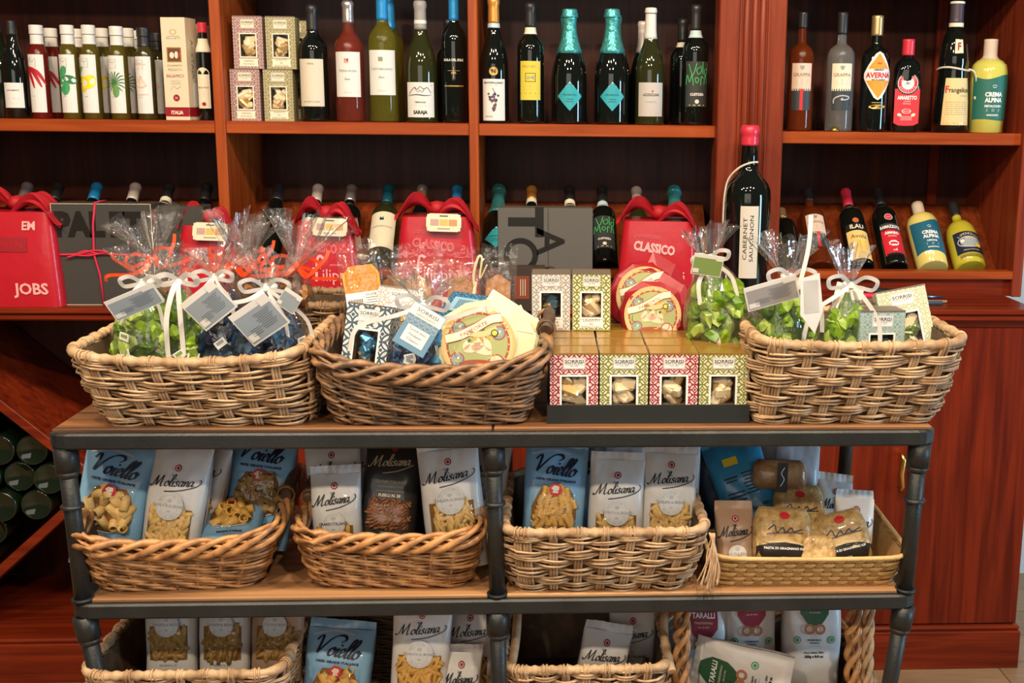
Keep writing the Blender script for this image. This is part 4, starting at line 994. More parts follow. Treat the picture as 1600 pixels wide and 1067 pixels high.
# --- leaning bottles on the low ledge
LEAN = math.atan2(YB-.01-(YF+.1), .23)
LEAN = R(47)
def lean_b(px, top, Rr, label, shape, gl, caps, art=None, name='wine_bottle', H=None, base=417):
    Y0 = YF+.038+Rr*.73
    H = (H or .30)*.975; z0 = zl-.006
    ptop = at(px, (top+base)/2, Y0+.1)
    return make_bottle(name, label, 'wine bottle' if 'wine' in name else 'bottle', H, Rr, shape, gl, caps, art, (ptop.x, Y0, z0), lean=LEAN, group=None)
nb = mat('pale_blue_band')
LB = [(20, C_SILV, 'dark wine bottle with silver capsule leaning behind the leftmost red parcel', G_BLACK, 'bordeaux'), (70, C_BLACK, 'black-capped wine bottle leaning in shadow behind the leftmost red parcel', G_BLACK, 'bordeaux'),
      (132, C_BLUE, 'wine bottle with blue capsule leaning behind the dark gift box tied with red cord', G_BLACK, 'bordeaux'), (194, C_PINKG, 'wine bottle with pale grey capsule leaning behind the dark gift box', G_BLACK, 'bordeaux'),
      (248, C_BLACK, 'wine bottle with black capsule and white neck band leaning right of the dark gift box', G_BLACK, 'bordeaux'), (309, C_BLACK, 'black-capped wine bottle leaning beside the first divider', G_BLACK, 'bordeaux'),
      (424, C_BLACK, 'dark bottle with black neck leaning deep in the second bay, leftmost there', G_BLACK, 'slope'), (487, C_PINKG, 'wine bottle with grey-pink capsule leaning behind the red panettone bag', G_BLACK, 'bordeaux'),
      (541, C_SILV, 'wine bottle with silver grey capsule leaning right of the red panettone bag', G_BLACK, 'bordeaux'), (654, C_KHAKI, 'wine bottle with khaki capsule leaning behind the upright red panettone box', G_BLACK, 'burgundy'),
      (711, C_BLUE, 'wine bottle with blue capsule leaning beside the second divider', G_BLACK, 'bordeaux'),
      (830, C_ORG, 'wine bottle with orange and white capsule leaning behind the grey gift box', G_BLACK, 'burgundy'), (891, C_BLACK, 'wine bottle with black capsule and white band leaning behind the grey gift box', G_BLACK, 'bordeaux'),
      (998, C_PINKG, 'wine bottle with grey-pink capsule leaning behind the red panettone box at right', G_OLIVE, 'burgundy')]
for px, cm, lab, gl, sh in LB:
    cs = cap(cm, .80)
    if px in (248, 891): cs = cap(cm, .82)+[(.77, .82, CREAM, .0015, 'neck_band')]
    if px == 830: cs = cap(cm, .84)+[(.79, .84, CREAM, .0015, 'neck_band')]
    if px == 654: cs = cap(cm, .80)+[(.93, 1., C_SILV, .0018, 'capsule_top')]
    lean_b(px, 290, .037, lab, sh, gl, cs)
lean_b(600, 290, .0375, 'wine bottle with teal capsule and cream label leaning in the middle of the second bay', 'bordeaux', G_OLIVE, cap(mat('dark_teal_capsule', (.01, .10, .16), .3, .3), .78), L_plain(.36, .078, .125, CREAM, LGREY, (('COSTAMOLINO', .08, .0055, GREYI),), 2, (TEAL, BLACK)))
for px, lab in ((777, 'sparkling wine bottle with teal foil leaning left of the grey gift box'), (1058, 'sparkling wine bottle with teal foil leaning beside the fluted pilaster')):
    lean_b(px, 290, .044, lab, 'champagne', G_BLACK, [(.62, .985, C_TEAL, .0018, 'foil'), (.93, 1.0, C_TEAL, .003, 'foil_cap')], L_diamond(TEAL), 'sparkling_wine_bottle')
lean_b(943, 292, .0365, 'wine bottle with green scrawled lettering leaning right of the grey gift box', 'bordeaux', G_BLACK, cap(C_BLACK, .80)+[(.745, .80, nb, .0015, 'neck_band')], L_valdo)
lean_b(1224, 350, .036, 'bottle with gold foil neck leaning partly behind the pilaster in the right bay', 'squat', G_BLACK, cap(C_GOLD, .84), None, 'liqueur_bottle', H=.22)
lean_b(1272, 293, .036, 'amber grappa bottle leaning in the right bay, pale label over a red band', 'spirit', G_AMBER, [(.84, 1.0, C_BLACK, .0018, 'stopper')], L_grappa(True, REDI), 'grappa_bottle')
lean_b(1334, 288, .036, 'bottle with red capsule and yellow-orange label leaning in the right bay', 'bordeaux', G_BLACK, cap(C_RED, .78)+[(.70, .775, C_BLACK, .001, 'neck_label')], L_avola, 'wine_bottle')
lean_b(1386, 292, .036, 'black bitter liqueur bottle with red label leaning in the right bay', 'bordeaux', G_BLACK, cap(C_BLACK, .78), L_ramaz, 'liqueur_bottle', H=.305)
lean_b(1443, 320, .044, 'yellow cream liqueur bottle with blue-teal label leaning in the right bay', 'squat', G_YEL, [(.78, 1.0, C_CORK, .001, 'stopper')], L_crema('LIMONE', mat('sea_blue_label', (.015, .13, .22), .5)), 'liqueur_bottle', H=.245)
lean_b(1500, 320, .043, 'yellow limoncello bottle with dark oval label leaning at the far right', 'round', G_LIM, [(.78, 1.0, C_BLACK, .0015, 'stopper')], L_limon, 'liqueur_bottle', H=.25)
# ribs between the leaning bottles
for (rt, xs_, nm) in ((cabR, (1300, 1361, 1414, 1472), 'r'), (cabL, (575, 628, 915, 965), 'l')):
    for px in xs_:
        p = at(px, 390, YF+.1); m = MB(); m.tube([(p.x, YF+.095, zl-.02), (p.x, YF+.15, zl+.032), (p.x, YF+.20, zl+.078)], .0055, edgeZ, 8); put(m, 'bottle_rib', rt)
# magnum on the counter
p = at(1169, 300, YF-.115)
def cordm(root, H, Rr):
    m = MB(); rp = mat('white_rope')
    m.tube(crom([(.018, -.022, .80*H), (-.004, -.030, .795*H), (-.03, -.02, .765*H), (-.052, -.004, .70*H), (-.060, 0, .60*H), (-.061, .004, .45*H)], 5), .0026, rp, 8); m.build('cord', root)
make_bottle('magnum_wine_bottle', 'very large black wine bottle with red wax top standing before the fluted pilaster', 'wine bottle', at(1169, 196, YF-.115).z-zc, .0575, 'bordeaux', G_BLACK, [(.89, 1.0, C_RED, .0022, 'wax_seal')], L_magnum, (p.x, YF-.115, zc), extra=cordm)
# bottles stored in the crossed rack, necks to the back
rn = random.Random(5); k = 0
gb = MB(); gb.lathe([(0, .012), (.02, .010), (.034, .002), (.038, 0), (.0385, .01), (.0385, .19), (.030, .215), (.016, .24), (.013, .30), (0, .30)], G_GREEN, 24)
rb = gb.build('wine_bottle'); tag(rb, 'dark green wine bottle lying in the crossed rack, round base facing out', 'wine bottle', 'wine bottles lying in the crossed rack'); first = True
RK = Matrix.Rotation(-PI/2, 4, 'X')
def inrack(x, z):
    u = (x-xcr)/(hh*1.12); v = (z-zcr)/hh
    return u < -abs(v)-.0
zz = zcr-hh+.05; row = 0
while zz < zcr+hh-.04:
    xx = xcr-hh*1.12+.04+(row % 2)*.041
    while xx < xcr:
        if (xcr-xx)/(hh*1.12) > abs(zz-zcr)/hh+.15:
            o = rb if first else rb.copy()
            if not first: C.objects.link(o)
            first = False; o.rotation_euler = (-PI/2, 0, 0); o.location = (xx, YBASE+.03+rn.uniform(0, .03), zz)
        xx += .082
    zz += .072; row += 1
# ---------------------------------------------------------------- chocolate boxes
FILM = film('clear_film', base=.03, milk=.0); CELLO = film('cellophane', base=.06, milk=.018, rough=.07)
PAT = {'red': pattern('red_lattice_carton', (.30, .015, .03), (.70, .62, .58)), 'green': pattern('green_lattice_carton', (.17, .20, .02), (.70, .68, .52)),
       'grey': pattern('grey_lattice_carton', (.34, .32, .31), (.70, .67, .63)), 'blue': pattern('blue_lattice_carton', (.05, .09, .14), (.62, .66, .66), 40),
       'teal': pattern('sea_green_lattice_carton', (.40, .50, .46), (.22, .34, .33)), 'dblue': pattern('deep_blue_lattice_carton', (.01, .05, .14), (.06, .22, .36)),
       'pink': pattern('faded_pink_lattice_carton', (.26, .10, .11), (.50, .42, .36)), 'olive': pattern('faded_olive_lattice_carton', (.22, .20, .07), (.50, .44, .28)),
       'lime': pattern('pale_green_lattice_carton', (.42, .46, .28), (.68, .68, .56))}
TOPM = mat('gold_brown_carton_top', (.36, .20, .035), .28, .3, coat=.3); GTOP = mat('grey_brown_carton_top', (.16, .13, .10), .4); CIN = mat('carton_inside', (.10, .06, .03), .7)
CH = {'gold': mat('gold_foil_chocolate', (.72, .50, .22), .25, .6), 'cream': mat('cream_chocolate_wrap', (.80, .66, .42), .35, coat=.4), 'blue': mat('blue_chocolate_wrap', (.06, .24, .42), .3, .4), 'green': mat('green_chocolate_wrap', (.22, .30, .10), .3, .4), 'slate': mat('slate_chocolate_wrap', (.05, .12, .18), .3, .3)}
def ink_of(k): return {'red': DRED, 'pink': DRED, 'green': mat('olive_ink', (.10, .12, .02)), 'olive': mat('olive_ink'), 'lime': mat('olive_ink')}.get(k, BLACK)
def make_box(name, label, kind, chocs, Wd=.075, H=.115, D=.058, top=None, seed=0, foot=None, group=None, shape='bar'):
    root = thing(name, label, 'box', group=group); P = PAT[kind]; pf = WHITE if kind not in ('pink', 'olive') else CREAM
    m = MB(); h = Wd/2; y = -D/2; wl, wr, wb, wt = -Wd*.255, Wd*.255, H*.235, H*.66
    def uq(pts, mm, ax=0):
        m.quad(*pts, mm, uv=[((p[0] if ax == 0 else p[1])+.5, p[2]+.5) for p in pts])
    uq([(-h, y, 0), (h, y, 0), (h, y, wb), (-h, y, wb)], P); uq([(-h, y, wt), (h, y, wt), (h, y, H), (-h, y, H)], P)
    uq([(-h, y, wb), (wl, y, wb), (wl, y, wt), (-h, y, wt)], P); uq([(wr, y, wb), (h, y, wb), (h, y, wt), (wr, y, wt)], P)
    uq([(h, y, 0), (h, -y, 0), (h, -y, H), (h, y, H)], P, 1); uq([(-h, -y, 0), (-h, y, 0), (-h, y, H), (-h, -y, H)], P, 1)
    uq([(h, -y, 0), (-h, -y, 0), (-h, -y, H), (h, -y, H)], P); m.quad((-h, y, H), (h, y, H), (h, -y, H), (-h, -y, H), top or GTOP); m.quad((-h, -y, 0), (h, -y, 0), (h, y, 0), (-h, y, 0), CIN)
    yi = y+.03
    for q in ([(wl, y, wb), (wr, y, wb), (wr, yi, wb), (wl, yi, wb)], [(wl, yi, wt), (wr, yi, wt), (wr, y, wt), (wl, y, wt)], [(wl, y, wb), (wl, yi, wb), (wl, yi, wt), (wl, y, wt)], [(wr, yi, wb), (wr, y, wb), (wr, y, wt), (wr, yi, wt)], [(wl, yi, wb), (wr, yi, wb), (wr, yi, wt), (wl, yi, wt)]): m.quad(*q, CIN)
    # tuck-in lid edge
    m.box(-h*.98, h*.98, y-.0006, y+.0006, H-.0015, H+.0008, top or GTOP)
    m.build('carton', root)
    A = Art(); A.frame(0, (wb+wt)/2, wr-wl+.006, wt-wb+.006, .003, pf, 1)
    A.rect(0, H*.855, Wd*.46, H*.17, pf, 1); A.frame(0, H*.855, Wd*.44, H*.155, .0005, ink_of(kind), 2)
    A.text('SORRISI', 0, H*.885, .0052, BLACK, 2, w=Wd*.39, bold=.02); A.text('CIOCCOLATO', 0, H*.845, .0034, BLACK, 2, w=Wd*.37); A.text('- DAL 1950 -', 0, H*.815, .0016, BLACK, 2, w=Wd*.22)
    A.rect(0, H*.705, Wd*.34, .0006, pf, 1)
    A.rect(0, H*.12, Wd*.62, H*.145, pf, 1); fw = foot or ('TARTUFI', 'DOLCI')
    for i, t in enumerate(fw): A.text(t, 0, H*(.12+.028*(len(fw)-1)-.056*i), .0036, BLACK, 2, w=min(Wd*.5, .0034*len(t)))
    mm = MB(); A.onto(flat(y, 0, 0), mm, base=.0002, step=.0002); mm.build('printing', root)
    rn = random.Random(seed); c = MB(); 
    for i in range(8):
        cm = CH[rn.choice(chocs)]; L_ = rn.uniform(.013, .019); r_ = rn.uniform(.0068, .0088)
        x = rn.uniform(wl+.010, wr-.010); z = wb+.006+i*(wt-wb-.014)/8+rn.uniform(-.001, .001); yy = y+.011+rn.uniform(0, .008)
        M = Matrix.Translation((x, yy, z)) @ Matrix.Rotation(rn.uniform(-1.1, 1.1), 4, 'Y') @ Matrix.Rotation(rn.uniform(-.5, .5), 4, 'Z') @ Matrix.Rotation(rn.uniform(-.6, .6), 4, 'X')
        if shape == 'bar': c.box(-L_, L_*.8, -r_, r_*.6, -r_, r_, cm, M=M, c=.0028)
        else: c.box(-.008, .008, -.006, .006, -.007, .007, cm, M=M, c=.0015)
    c.build('chocolates', root)
    f = MB(); f.grid(lambda u, v: (wl+(wr-wl)*u, y+.0012+.0008*sin(9*u+4*v), wb+(wt-wb)*v), 5, 6, FILM); f.build('window_film', root)
    return root
def place(o, loc, rz=0, rx=0, ry=0):
    o.location = loc; o.rotation_euler = (rx, ry, rz); return o
# tray of boxes
ty = YT+.035; xs = [at(q, 600, ty).x for q in (897, 975, 1053, 1130)]
cw = (xs[3]-xs[0])/3; BW = cw*.965
x0 = xs[0]-cw/2-.003; x1 = xs[3]+cw/2+.003; TD = .315; th = at(1000, 632, ty).z-FT
m = MB(); tk = mat('black_card_tray', (.016, .020, .020), .5, coat=.15)
m.box(x0, x1, ty-.004, ty-.001, FT+.0005, FT+th, tk); m.box(x0, x1, ty+TD, ty+TD+.003, FT+.0005, FT+th, tk); m.box(x0, x0+.0025, ty-.001, ty+TD, FT+.0005, FT+th, tk); m.box(x1-.0025, x1, ty-.001, ty+TD, FT+.0005, FT+th, tk); m.box(x0, x1, ty-.001, ty+TD, FT+.0005, FT+.003, tk)
tag(m.build('display_tray'), 'low black card tray holding rows of chocolate boxes in the middle of the table', 'tray')
BH = at(1000, 553, ty).z-FT-.003; BD = .060; protos = []
colname = ['leftmost column', 'second column from left', 'third column from left', 'rightmost column']; rowname = ['front row', 'second row', 'third row', 'fourth row', 'back row']
for c_ in range(4):
    kd = 'red' if c_ % 2 == 0 else 'green'
    b = make_box('chocolate_box', '%s-patterned chocolate box with window, %s of the black tray, %s' % (kd, rowname[0], colname[c_]), kd, ['cream', 'gold', 'cream'], BW, BH, BD, TOPM, seed=20+c_, group=None)
    place(b, (xs[c_], ty+BD/2+.0005, FT+.0035)); protos.append(b)
for r_ in range(1, 5):
    for c_ in range(4):
        kd = 'red' if c_ % 2 == 0 else 'green'
        o = dup(protos[c_], (xs[c_]+random.Random(r_*7+c_).uniform(-.0008, .0008), ty+BD/2+r_*(BD+.0025)+.0005, FT+.0035), label='%s-fronted chocolate box, %s of the black tray, %s' % (kd, rowname[r_], colname[c_]))
ZB = FT+.0035+BH+.001
# two boxes standing on top of the tray rows, at the back
yb = ty+.185
bA = make_box('chocolate_box', 'grey-patterned chocolate box with blue sweets standing on the tray boxes', 'grey', ['blue', 'slate', 'gold'], wx(830, 891, 475, yb), .0, .055, GTOP, seed=4, foot=('CREMINI', 'NOCCIOLA'), shape='cube') if False else None
w1 = wx(830, 890, 475, yb); hb = at(860, 427, yb).z-ZB
bA = make_box('chocolate_box', 'grey-patterned chocolate box with blue sweets standing on top of the tray boxes', 'grey', ['blue', 'slate', 'gold'], w1, hb, .055, GTOP, 4, ('CREMINI', 'NOCCIOLA'), shape='cube')
place(bA, (at(861, 475, yb).x, yb+.0275, ZB))
bB = make_box('chocolate_box', 'olive-patterned chocolate box with pale sweets standing on top of the tray boxes', 'green', ['cream', 'gold'], w1, hb, .055, GTOP, 6, ('LINGOTTI', 'AL', 'PISTACCHIO'))
place(bB, (at(925, 475, yb).x, yb+.0275, ZB), R(-2))
# four boxes stacked on the top shelf
ws = wx(358, 404, 150, SH-.02); hs_ = at(380, 108, SH-.02).z-zs
for i, (px, lv, kd, lab) in enumerate(((381, 0, 'pink', 'faded pink chocolate box, lower left of the four stacked on the top shelf'), (433, 0, 'olive', 'faded olive chocolate box, lower right of the four stacked on the top shelf'),
                                     (389, 1, 'pink', 'faded pink chocolate box, upper left of the four stacked on the top shelf'), (440, 1, 'olive', 'faded olive chocolate box, upper right of the four stacked on the top shelf'))):
    b = make_box('chocolate_box', lab, kd, ['gold', 'cream'], ws, hs_, .055, None, 30+i, ('LINGOTTI', 'AL', 'PISTACCHIO') if i % 2 else ('CREMINI', 'NOCCIOLA'))
    place(b, (at(px, 100, SH-.02).x, SH-.02+.0275, zs+lv*(hs_+.0012)))
b = make_box('chocolate_box', 'chocolate box standing behind the stack of four on the top shelf', 'olive', ['gold'], ws, hs_, .055, None, 40); place(b, (at(462, 100, SH+.09).x, SH+.14, zs+hs_*0)); o = dup(b, (at(458, 60, SH+.09).x, SH+.14, zs+hs_+.001), label='chocolate box on top of the hidden one behind the stack of four')
# tall cream vinegar boxes
def tall(px, Y, w_, h_, lab, full=True, rz=0.0):
    t = thing('vinegar_box', lab, 'box', (at(px, 100, Y).x, Y+w_/2, zs), (0, 0, rz)); cm = mat('ivory_carton', (.74, .64, .46), .45)
    m = MB(); m.box(-w_/2, w_/2, -w_/2, w_/2, 0, h_, cm, c=.001); m.build('carton', t)
    A = Art(); A.rect(0, .075*h_+.002, w_, .09*h_, DRED, 1); A.text('ITALIA', 0, .077*h_, .0085, CREAM, 2, w=w_*.5, bold=.04)
    A.rect(0, .125*h_, w_, .0012, DRED, 1); A.text('CONDIMENTO', 0, .535*h_, .0045, GOLDI, 2, w=w_*.62); A.text('PREGIATO', 0, .495*h_, .006, GREYI, 2, w=w_*.56); A.text('BALSAMICO', 0, .435*h_, .0075, DRED, 2, w=w_*.72)
    A.rect(0, .64*h_, w_*.60, w_*.58, GOLDI, 1); A.rect(0, .64*h_, w_*.52, w_*.50, mat('sepia_picture', (.16, .06, .03)), 2); A.disc(-.006, .635*h_, .006, CREAM, 3, 10, ry=.008); A.disc(.006, .638*h_, .005, CREAM, 3, 10, ry=.009); A.disc(.013, .64*h_, .004, REDI, 3, 10)
    A.disc(0, .22*h_, .0085, DRED, 2, 20, star=.06); A.text('10', 0, .22*h_, .006, CREAM, 3); A.disc(0, .86*h_, .009, GOLDI, 1, 16, r0=.0075, ry=.006); A.rect(0, .82*h_, w_*.5, .001, GOLDI, 1); A.text('GIUSTI', 0, .80*h_, .004, GREYI, 2, w=w_*.6)
    A.stroke([(-.014, .30*h_), (-.004, .335*h_), (.002, .31*h_), (.014, .335*h_)], .0009, GREYI); [A.rect(0, .385*h_-.004*k, w_*.4, .0007, GREYI) for k in range(3)]
    m = MB(); A.onto(flat(-w_/2), m, .0003, .0002)
    B = Art(); B.rect(0, .075*h_+.002, w_, .09*h_, DRED, 1); B.text('ACETAIA', .0, .6*h_, .013, GREYI, 2, w=.10, rot=-PI/2, bold=.03); B.rect(.008, .25*h_, w_*.4, .06, WHITE, 1)
    B.onto(lambda x, z, h: (w_/2+h, x, z), m, .0003, .0002); m.build('printing', t)
    return t
wv_ = wx(256, 296, 100, SH-.03); tall(276, SH-.03, wv_, at(276, 27, SH-.03).z-zs, 'tall ivory vinegar carton with small framed picture and red base band', rz=R(-9))
tall(306, SH+.05, wv_*.75, at(300, 38, SH+.05).z-zs, 'second ivory vinegar carton mostly hidden behind the first', rz=R(-5))

# ---------------------------------------------------------------- parcels on the counter
REDP = mat('red_wrapping', (.46, .010, .022), .35, coat=.25, bump=.35, bscale=22); REDF = mat('red_fabric', (.42, .010, .02), .6, bump=.2, bscale=60); PKP = mat('pale_pink_ink', (.80, .38, .38), .5); REDL = mat('lighter_red_ink', (.62, .10, .12), .5)
DBX = mat('charcoal_gift_box', (.045, .042, .038), .55, bump=.1, bscale=200); DBX2 = mat('grey_gift_box', (.10, .095, .085), .5); DINK = mat('gloss_black_print', (.012, .011, .010), .35); RCORD = mat('red_cord', (.62, .02, .06), .7); TAGC = mat('tag_card', (.70, .62, .45), .5)
def ribbon(mb, pts, w_, m_, up=(0, 0, 1), th=.0006):
    """flat ribbon through points"""
    P = crom(pts, 6); up = Vector(up); L = []
    for i, p in enumerate(P):
        t = (P[min(i+1, len(P)-1)]-P[max(i-1, 0)]); t = t.normalized() if t.length > 1e-9 else Vector((1, 0, 0)); s = t.cross(up); s = s.normalized() if s.length > .15 else t.cross(Vector((0, 1, 0))).normalized()
        L.append((p, s))
    b = mb.add([tuple(p+s*(w_/2*k)) for p, s in L for k in (-1, 0, 1)])
    for i in range(len(L)-1):
        for k in (0, 1): mb.face((b+3*i+k, b+3*i+k+1, b+3*i+4+k, b+3*i+3+k), m_, True)
def scarf(mb, W_, D_, z, m_, seed=1, hh_=.06):
    """gathered red cloth knotted on the top of a parcel"""
    rn = random.Random(seed)
    for k in range(3):
        a = rn.uniform(-.3, .3); sx = (-1, 1, 1)[k]
        def fn(u, v):
            x = sx*(u-.02)*W_*.62; y = (v-.5)*D_*(.35+.4*u)-.01; zz = z+hh_*sin(PI*min(1, u*1.05))*(.75+.25*cos(v*9+k))-.02*u*u*1.6*(k > 0)+.006*sin(v*14+u*5+k)
            return (x, y-.01*k, zz)
        mb.grid(fn, 14, 12, m_)
    mb.lathe([(0, -.016), (.018, -.012), (.024, 0), (.018, .014), (0, .018)], m_, 12, M=Matrix.Translation((0, -D_*.12, z+.022)), fn=lambda q, a: (q[0]*(1+.2*sin(a*5)), q[1]*(1+.2*sin(a*3)), q[2]))
def parcel(label, px0, px1, top, base_z, Y, taper=.8, art=None, D=.17, rz=0, seed=1, tagc=True, zt=None, round_=.02):
    p0, p1 = at(px0, top+60, Y), at(px1, top+60, Y); W_ = p1.x-p0.x; H_ = (zt if zt else at((px0+px1)/2, top, Y+.03).z)-base_z
    t = thing('red_gift_parcel', label, 'gift parcel', ((p0.x+p1.x)/2, Y+D/2, base_z), (0, 0, rz))
    def S(x, z, h):   # front face, tapering towards the top
        v = min(1, max(0, z/H_)); k = 1-(1-taper)*v**1.4; yy = -D/2*k; b = .005*sin(PI*v)*(1-(2*x/W_)**2)
        return (x*k, yy-b-h-.0002, z)
    m = MB()
    def body(u, v):
        k = 1-(1-taper)*v**1.4; L = loop_pts(W_/2*k, D/2*k, round_*k, 8, 6, 4); i = int(round(u*len(L))) % len(L); x, y = L[i]; b = .005*sin(PI*v)*(max(0, 1-(2*x/W_/k)**2)); y += -b if y < -D/2*k*.98 else 0
        return (x, y, v*H_)
    nL = len(loop_pts(1, 1, .1, 8, 6, 4)); m.grid(body, nL, 12, REDP, cu=True)
    L = loop_pts(W_/2*taper, D/2*taper, round_*taper, 8, 6, 4); b = m.add([(x, y, H_) for x, y in L]); m.face([b+i for i in range(nL)], REDP); L = loop_pts(W_/2, D/2, round_, 8, 6, 4); b = m.add([(x, y, 0) for x, y in L]); m.face([b+i for i in range(nL)][::-1], REDP)
    m.build('wrapped_box', t)
    if art:
        A = Art(); art(A, W_, H_); mm = MB(); A.onto(S, mm, .0012, .0005); mm.build('printing', t)
    sm = MB(); scarf(sm, W_*taper, D*taper, H_-.004, REDF, seed); sm.build('cloth_knot', t)
    if tagc:
        A = Art(); A.poly([(-.034+.008*0, -.022), (.034, -.022), (.042, -.010), (.042, .012), (.034, .022), (-.034, .022), (-.042, .012), (-.042, -.010)], TAGC, 0)
        for i, c_ in enumerate(((.45, .28, .25), (.62, .40, .10), (.50, .25, .08))): A.rect(-.022+.022*i, .0, .020, .016, mat('tag_picture_%s' % 'abc'[i], c_), 1)
        A.rect(0, .016, .02, .003, BLACK, 1); A.rect(0, -.015, .03, .003, mat('taupe_ink'), 1)
        mm = MB(); A.onto(flat(), mm, .0002, .0003); mm.box(-.040, .040, .0, .0015, -.020, .020, TAGC); o = mm.build('gift_tag', t); o.location = (.018, -D/2*taper-.022, H_-.012); o.rotation_euler = (-.25, .03, 0)
    return t
def art_a(A, W_, H_):
    A.text('EM', .052, H_*.86, .020, PKP, 2, bold=.03, shear=.1); A.text('JOBS', .045, H_*.10+.022, .026, PKP, 2, bold=.03); A.rect(.0, H_*.66, .09, .034, DRED, 1); A.text('OVEN', .0, H_*.66, .018, REDP, 2)
def art_side(A, W_, H_): pass
def art_f(fx, pos=1):
    def f(A, W_, H_):
        A.text('CLASSICO', -.01, H_*.70, .021, REDL if pos else PKP, 2, bold=.05, w=W_*.55, rot=-.12); A.text('panettone', -.03, H_*.84, .012, REDL, 2, shear=.3, rot=-.1)
        x = fx; z = H_*.40
        A.stroke([(x-.034+.022, z+.034), (x-.034+.014, z+.040), (x-.034+.006, z+.030), (x-.034+.004, z-.022)], .0065, PKP, 2); A.rect(x-.034+.004, z+.010, .022, .004, PKP, 2); A.text('ilippi', x+.020, z-.006, .030, PKP, 2, w=.068)
        A.text('PASTICCERIA', x+.022, z+.018, .004, PKP, 2)
    return f
t = parcel('large red wrapped parcel with pale lettering at the far left of the counter', -62, 90, 330, zc, YF-.20, .86, art_a, D=.17, tagc=False, seed=2)
# lettering on its right side
A = Art()
for k in range(4): A.text('CLASSICO', 0, .205-k*.046, .014, PKP, 2, bold=.04, w=.085); A.text('Panettone', 0, .228-k*.046, .012, REDL, 2, shear=.3, w=.07)
W_ = at(90, 390, YF-.20).x-at(-62, 390, YF-.20).x
mm = MB(); A.onto(lambda x, z, h: (W_/2*(1-.14*(z/.24)**1.4)+h+.001, x, z-.01), mm, .0008); mm.build('side_printing', t)
parcel('red panettone parcel with beige tag, partly behind the cellophane bag tops in the second bay', 452, 560, 345, zc, YF-.17, .78, art_f(.01), D=.15, seed=3)
parcel('red panettone box with large square-cornered front and beige tag, left of the second divider', 612, 748, 338, zc, YF-.20, .80, art_f(-.02), D=.15, seed=4, rz=R(3))
parcel('red panettone box with flowing cloth knot and big pale lettering, right of grey box', 968, 1098, 345, zc, YF-.21, .84, art_f(.015, 0), D=.16, seed=5, rz=R(-6), tagc=False)
parcel('red gift parcel with cloth knot behind the white-ribboned bags in the first bay', 268, 372, 352, zc, YF-.16, .72, None, D=.13, seed=7)
# dark boxes
def dark_box(label, px0, px1, top, Y, m_, D=.07, rz=0, art=None, z0=None, name='gift_box', rx=0):
    z0 = zc if z0 is None else z0; p0, p1 = at(px0, top+60, Y), at(px1, top+60, Y); W_ = p1.x-p0.x; H_ = at(px0, top, Y).z-z0
    t = thing(name, label, 'box', ((p0.x+p1.x)/2, Y+D/2, z0+.0005), (rx, 0, rz)); m = MB(); m.box(-W_/2, W_/2, -D/2, D/2, 0, H_, m_, c=.0015); m.build('carton', t)
    if art: A = Art(); art(A, W_, H_); mm = MB(); A.onto(flat(-D/2), mm, .0004, .0003); mm.build('printing', t)
    return t, W_, H_, D
def a1(A, W_, H_):
    A.text('PAL', -W_*.22, H_*.80, .055, DINK, 1, w=W_*.5, bold=.06); A.text('ET', W_*.25, H_*.80, .055, DINK, 1, w=W_*.34, bold=.06)
    A.frame(0, H_*.5, W_*1.0, H_*1.0, .0012, TAGC, 0)
t, W_, H_, D_ = dark_box('charcoal square gift box tied with thin red cord on the counter, first bay', 83, 239, 318, YF-.17, DBX, art=a1)
m = MB(); y = -D_/2-.0025
m.tube([(-.008, y, .0), (-.012, y, H_*.3), (-.022, y-.002, H_*.5), (-.020, y, H_*.8), (-.012, y+.001, H_+.002), (-.012, 0, H_+.003), (-.012, D_/2, H_+.002)], .0026, RCORD, 8); m.tube([(-W_/2-.002, 0, H_*.50), (-W_/2-.002, y, H_*.50), (-.09, y, H_*.50), (-.02, y-.002, H_*.515), (W_/2, y, H_*.49), (W_/2+.002, 0, H_*.49)], .0026, RCORD, 8)
m.tube(crom([(-.012, y-.004, H_*.51), (-.04, y-.006, H_*.54), (-.065, y-.005, H_*.50), (-.035, y-.006, H_*.495), (-.012, y-.004, H_*.51), (.012, y-.006, H_*.53), (-.02, y-.006, H_*.545), (-.050, y-.006, H_*.515), (-.085, y-.006, H_*.475)], 5), .0022, RCORD, 8); m.build('red_cord', t)
def a2(A, W_, H_):
    z = H_*.68
    for i, (wd_, x) in enumerate(((.03, .05), (.022, .052), (.03, .05))): A.rect(W_*.02+.006+i*.012, z-.01, .006, .034, REDI, 1)
    A.rect(W_*.02+.018, z-.03, .034, .006, REDI, 1); A.rect(W_*.02+.018, z+.022, .004, .012, YELI, 1); A.rect(W_*.02+.034, z+.022, .004, .012, YELI, 1)
dark_box('black gift box with a red comb-like letter, just right of the cord-tied box', 238, 320, 322, YF-.13, DBX, art=a2)
def a3(A, W_, H_):
    A.text('T', -W_*.20, H_*.86, .078, DINK, 1, rot=-PI/2, bold=.05); A.ring(-W_*.26, H_*.52, .043, .014, DINK, 1, 32); A.text('N', -W_*.22, H_*.16, .070, DINK, 1, rot=-PI/2, bold=.05); A.text('A', W_*.06, H_*.66, .066, DINK, 1, rot=-PI/2, bold=.02); A.rect(W_*.03, H_*.5, .0008, H_, DINK, 2)
t, W_, H_, D_ = dark_box('grey gift box with large glossy black sideways letters, third bay', 778, 926, 325, YF-.17, DBX2, art=a3)
m = MB(); bc = mat('brown_cord', (.07, .025, .015), .6); zq = H_*.32
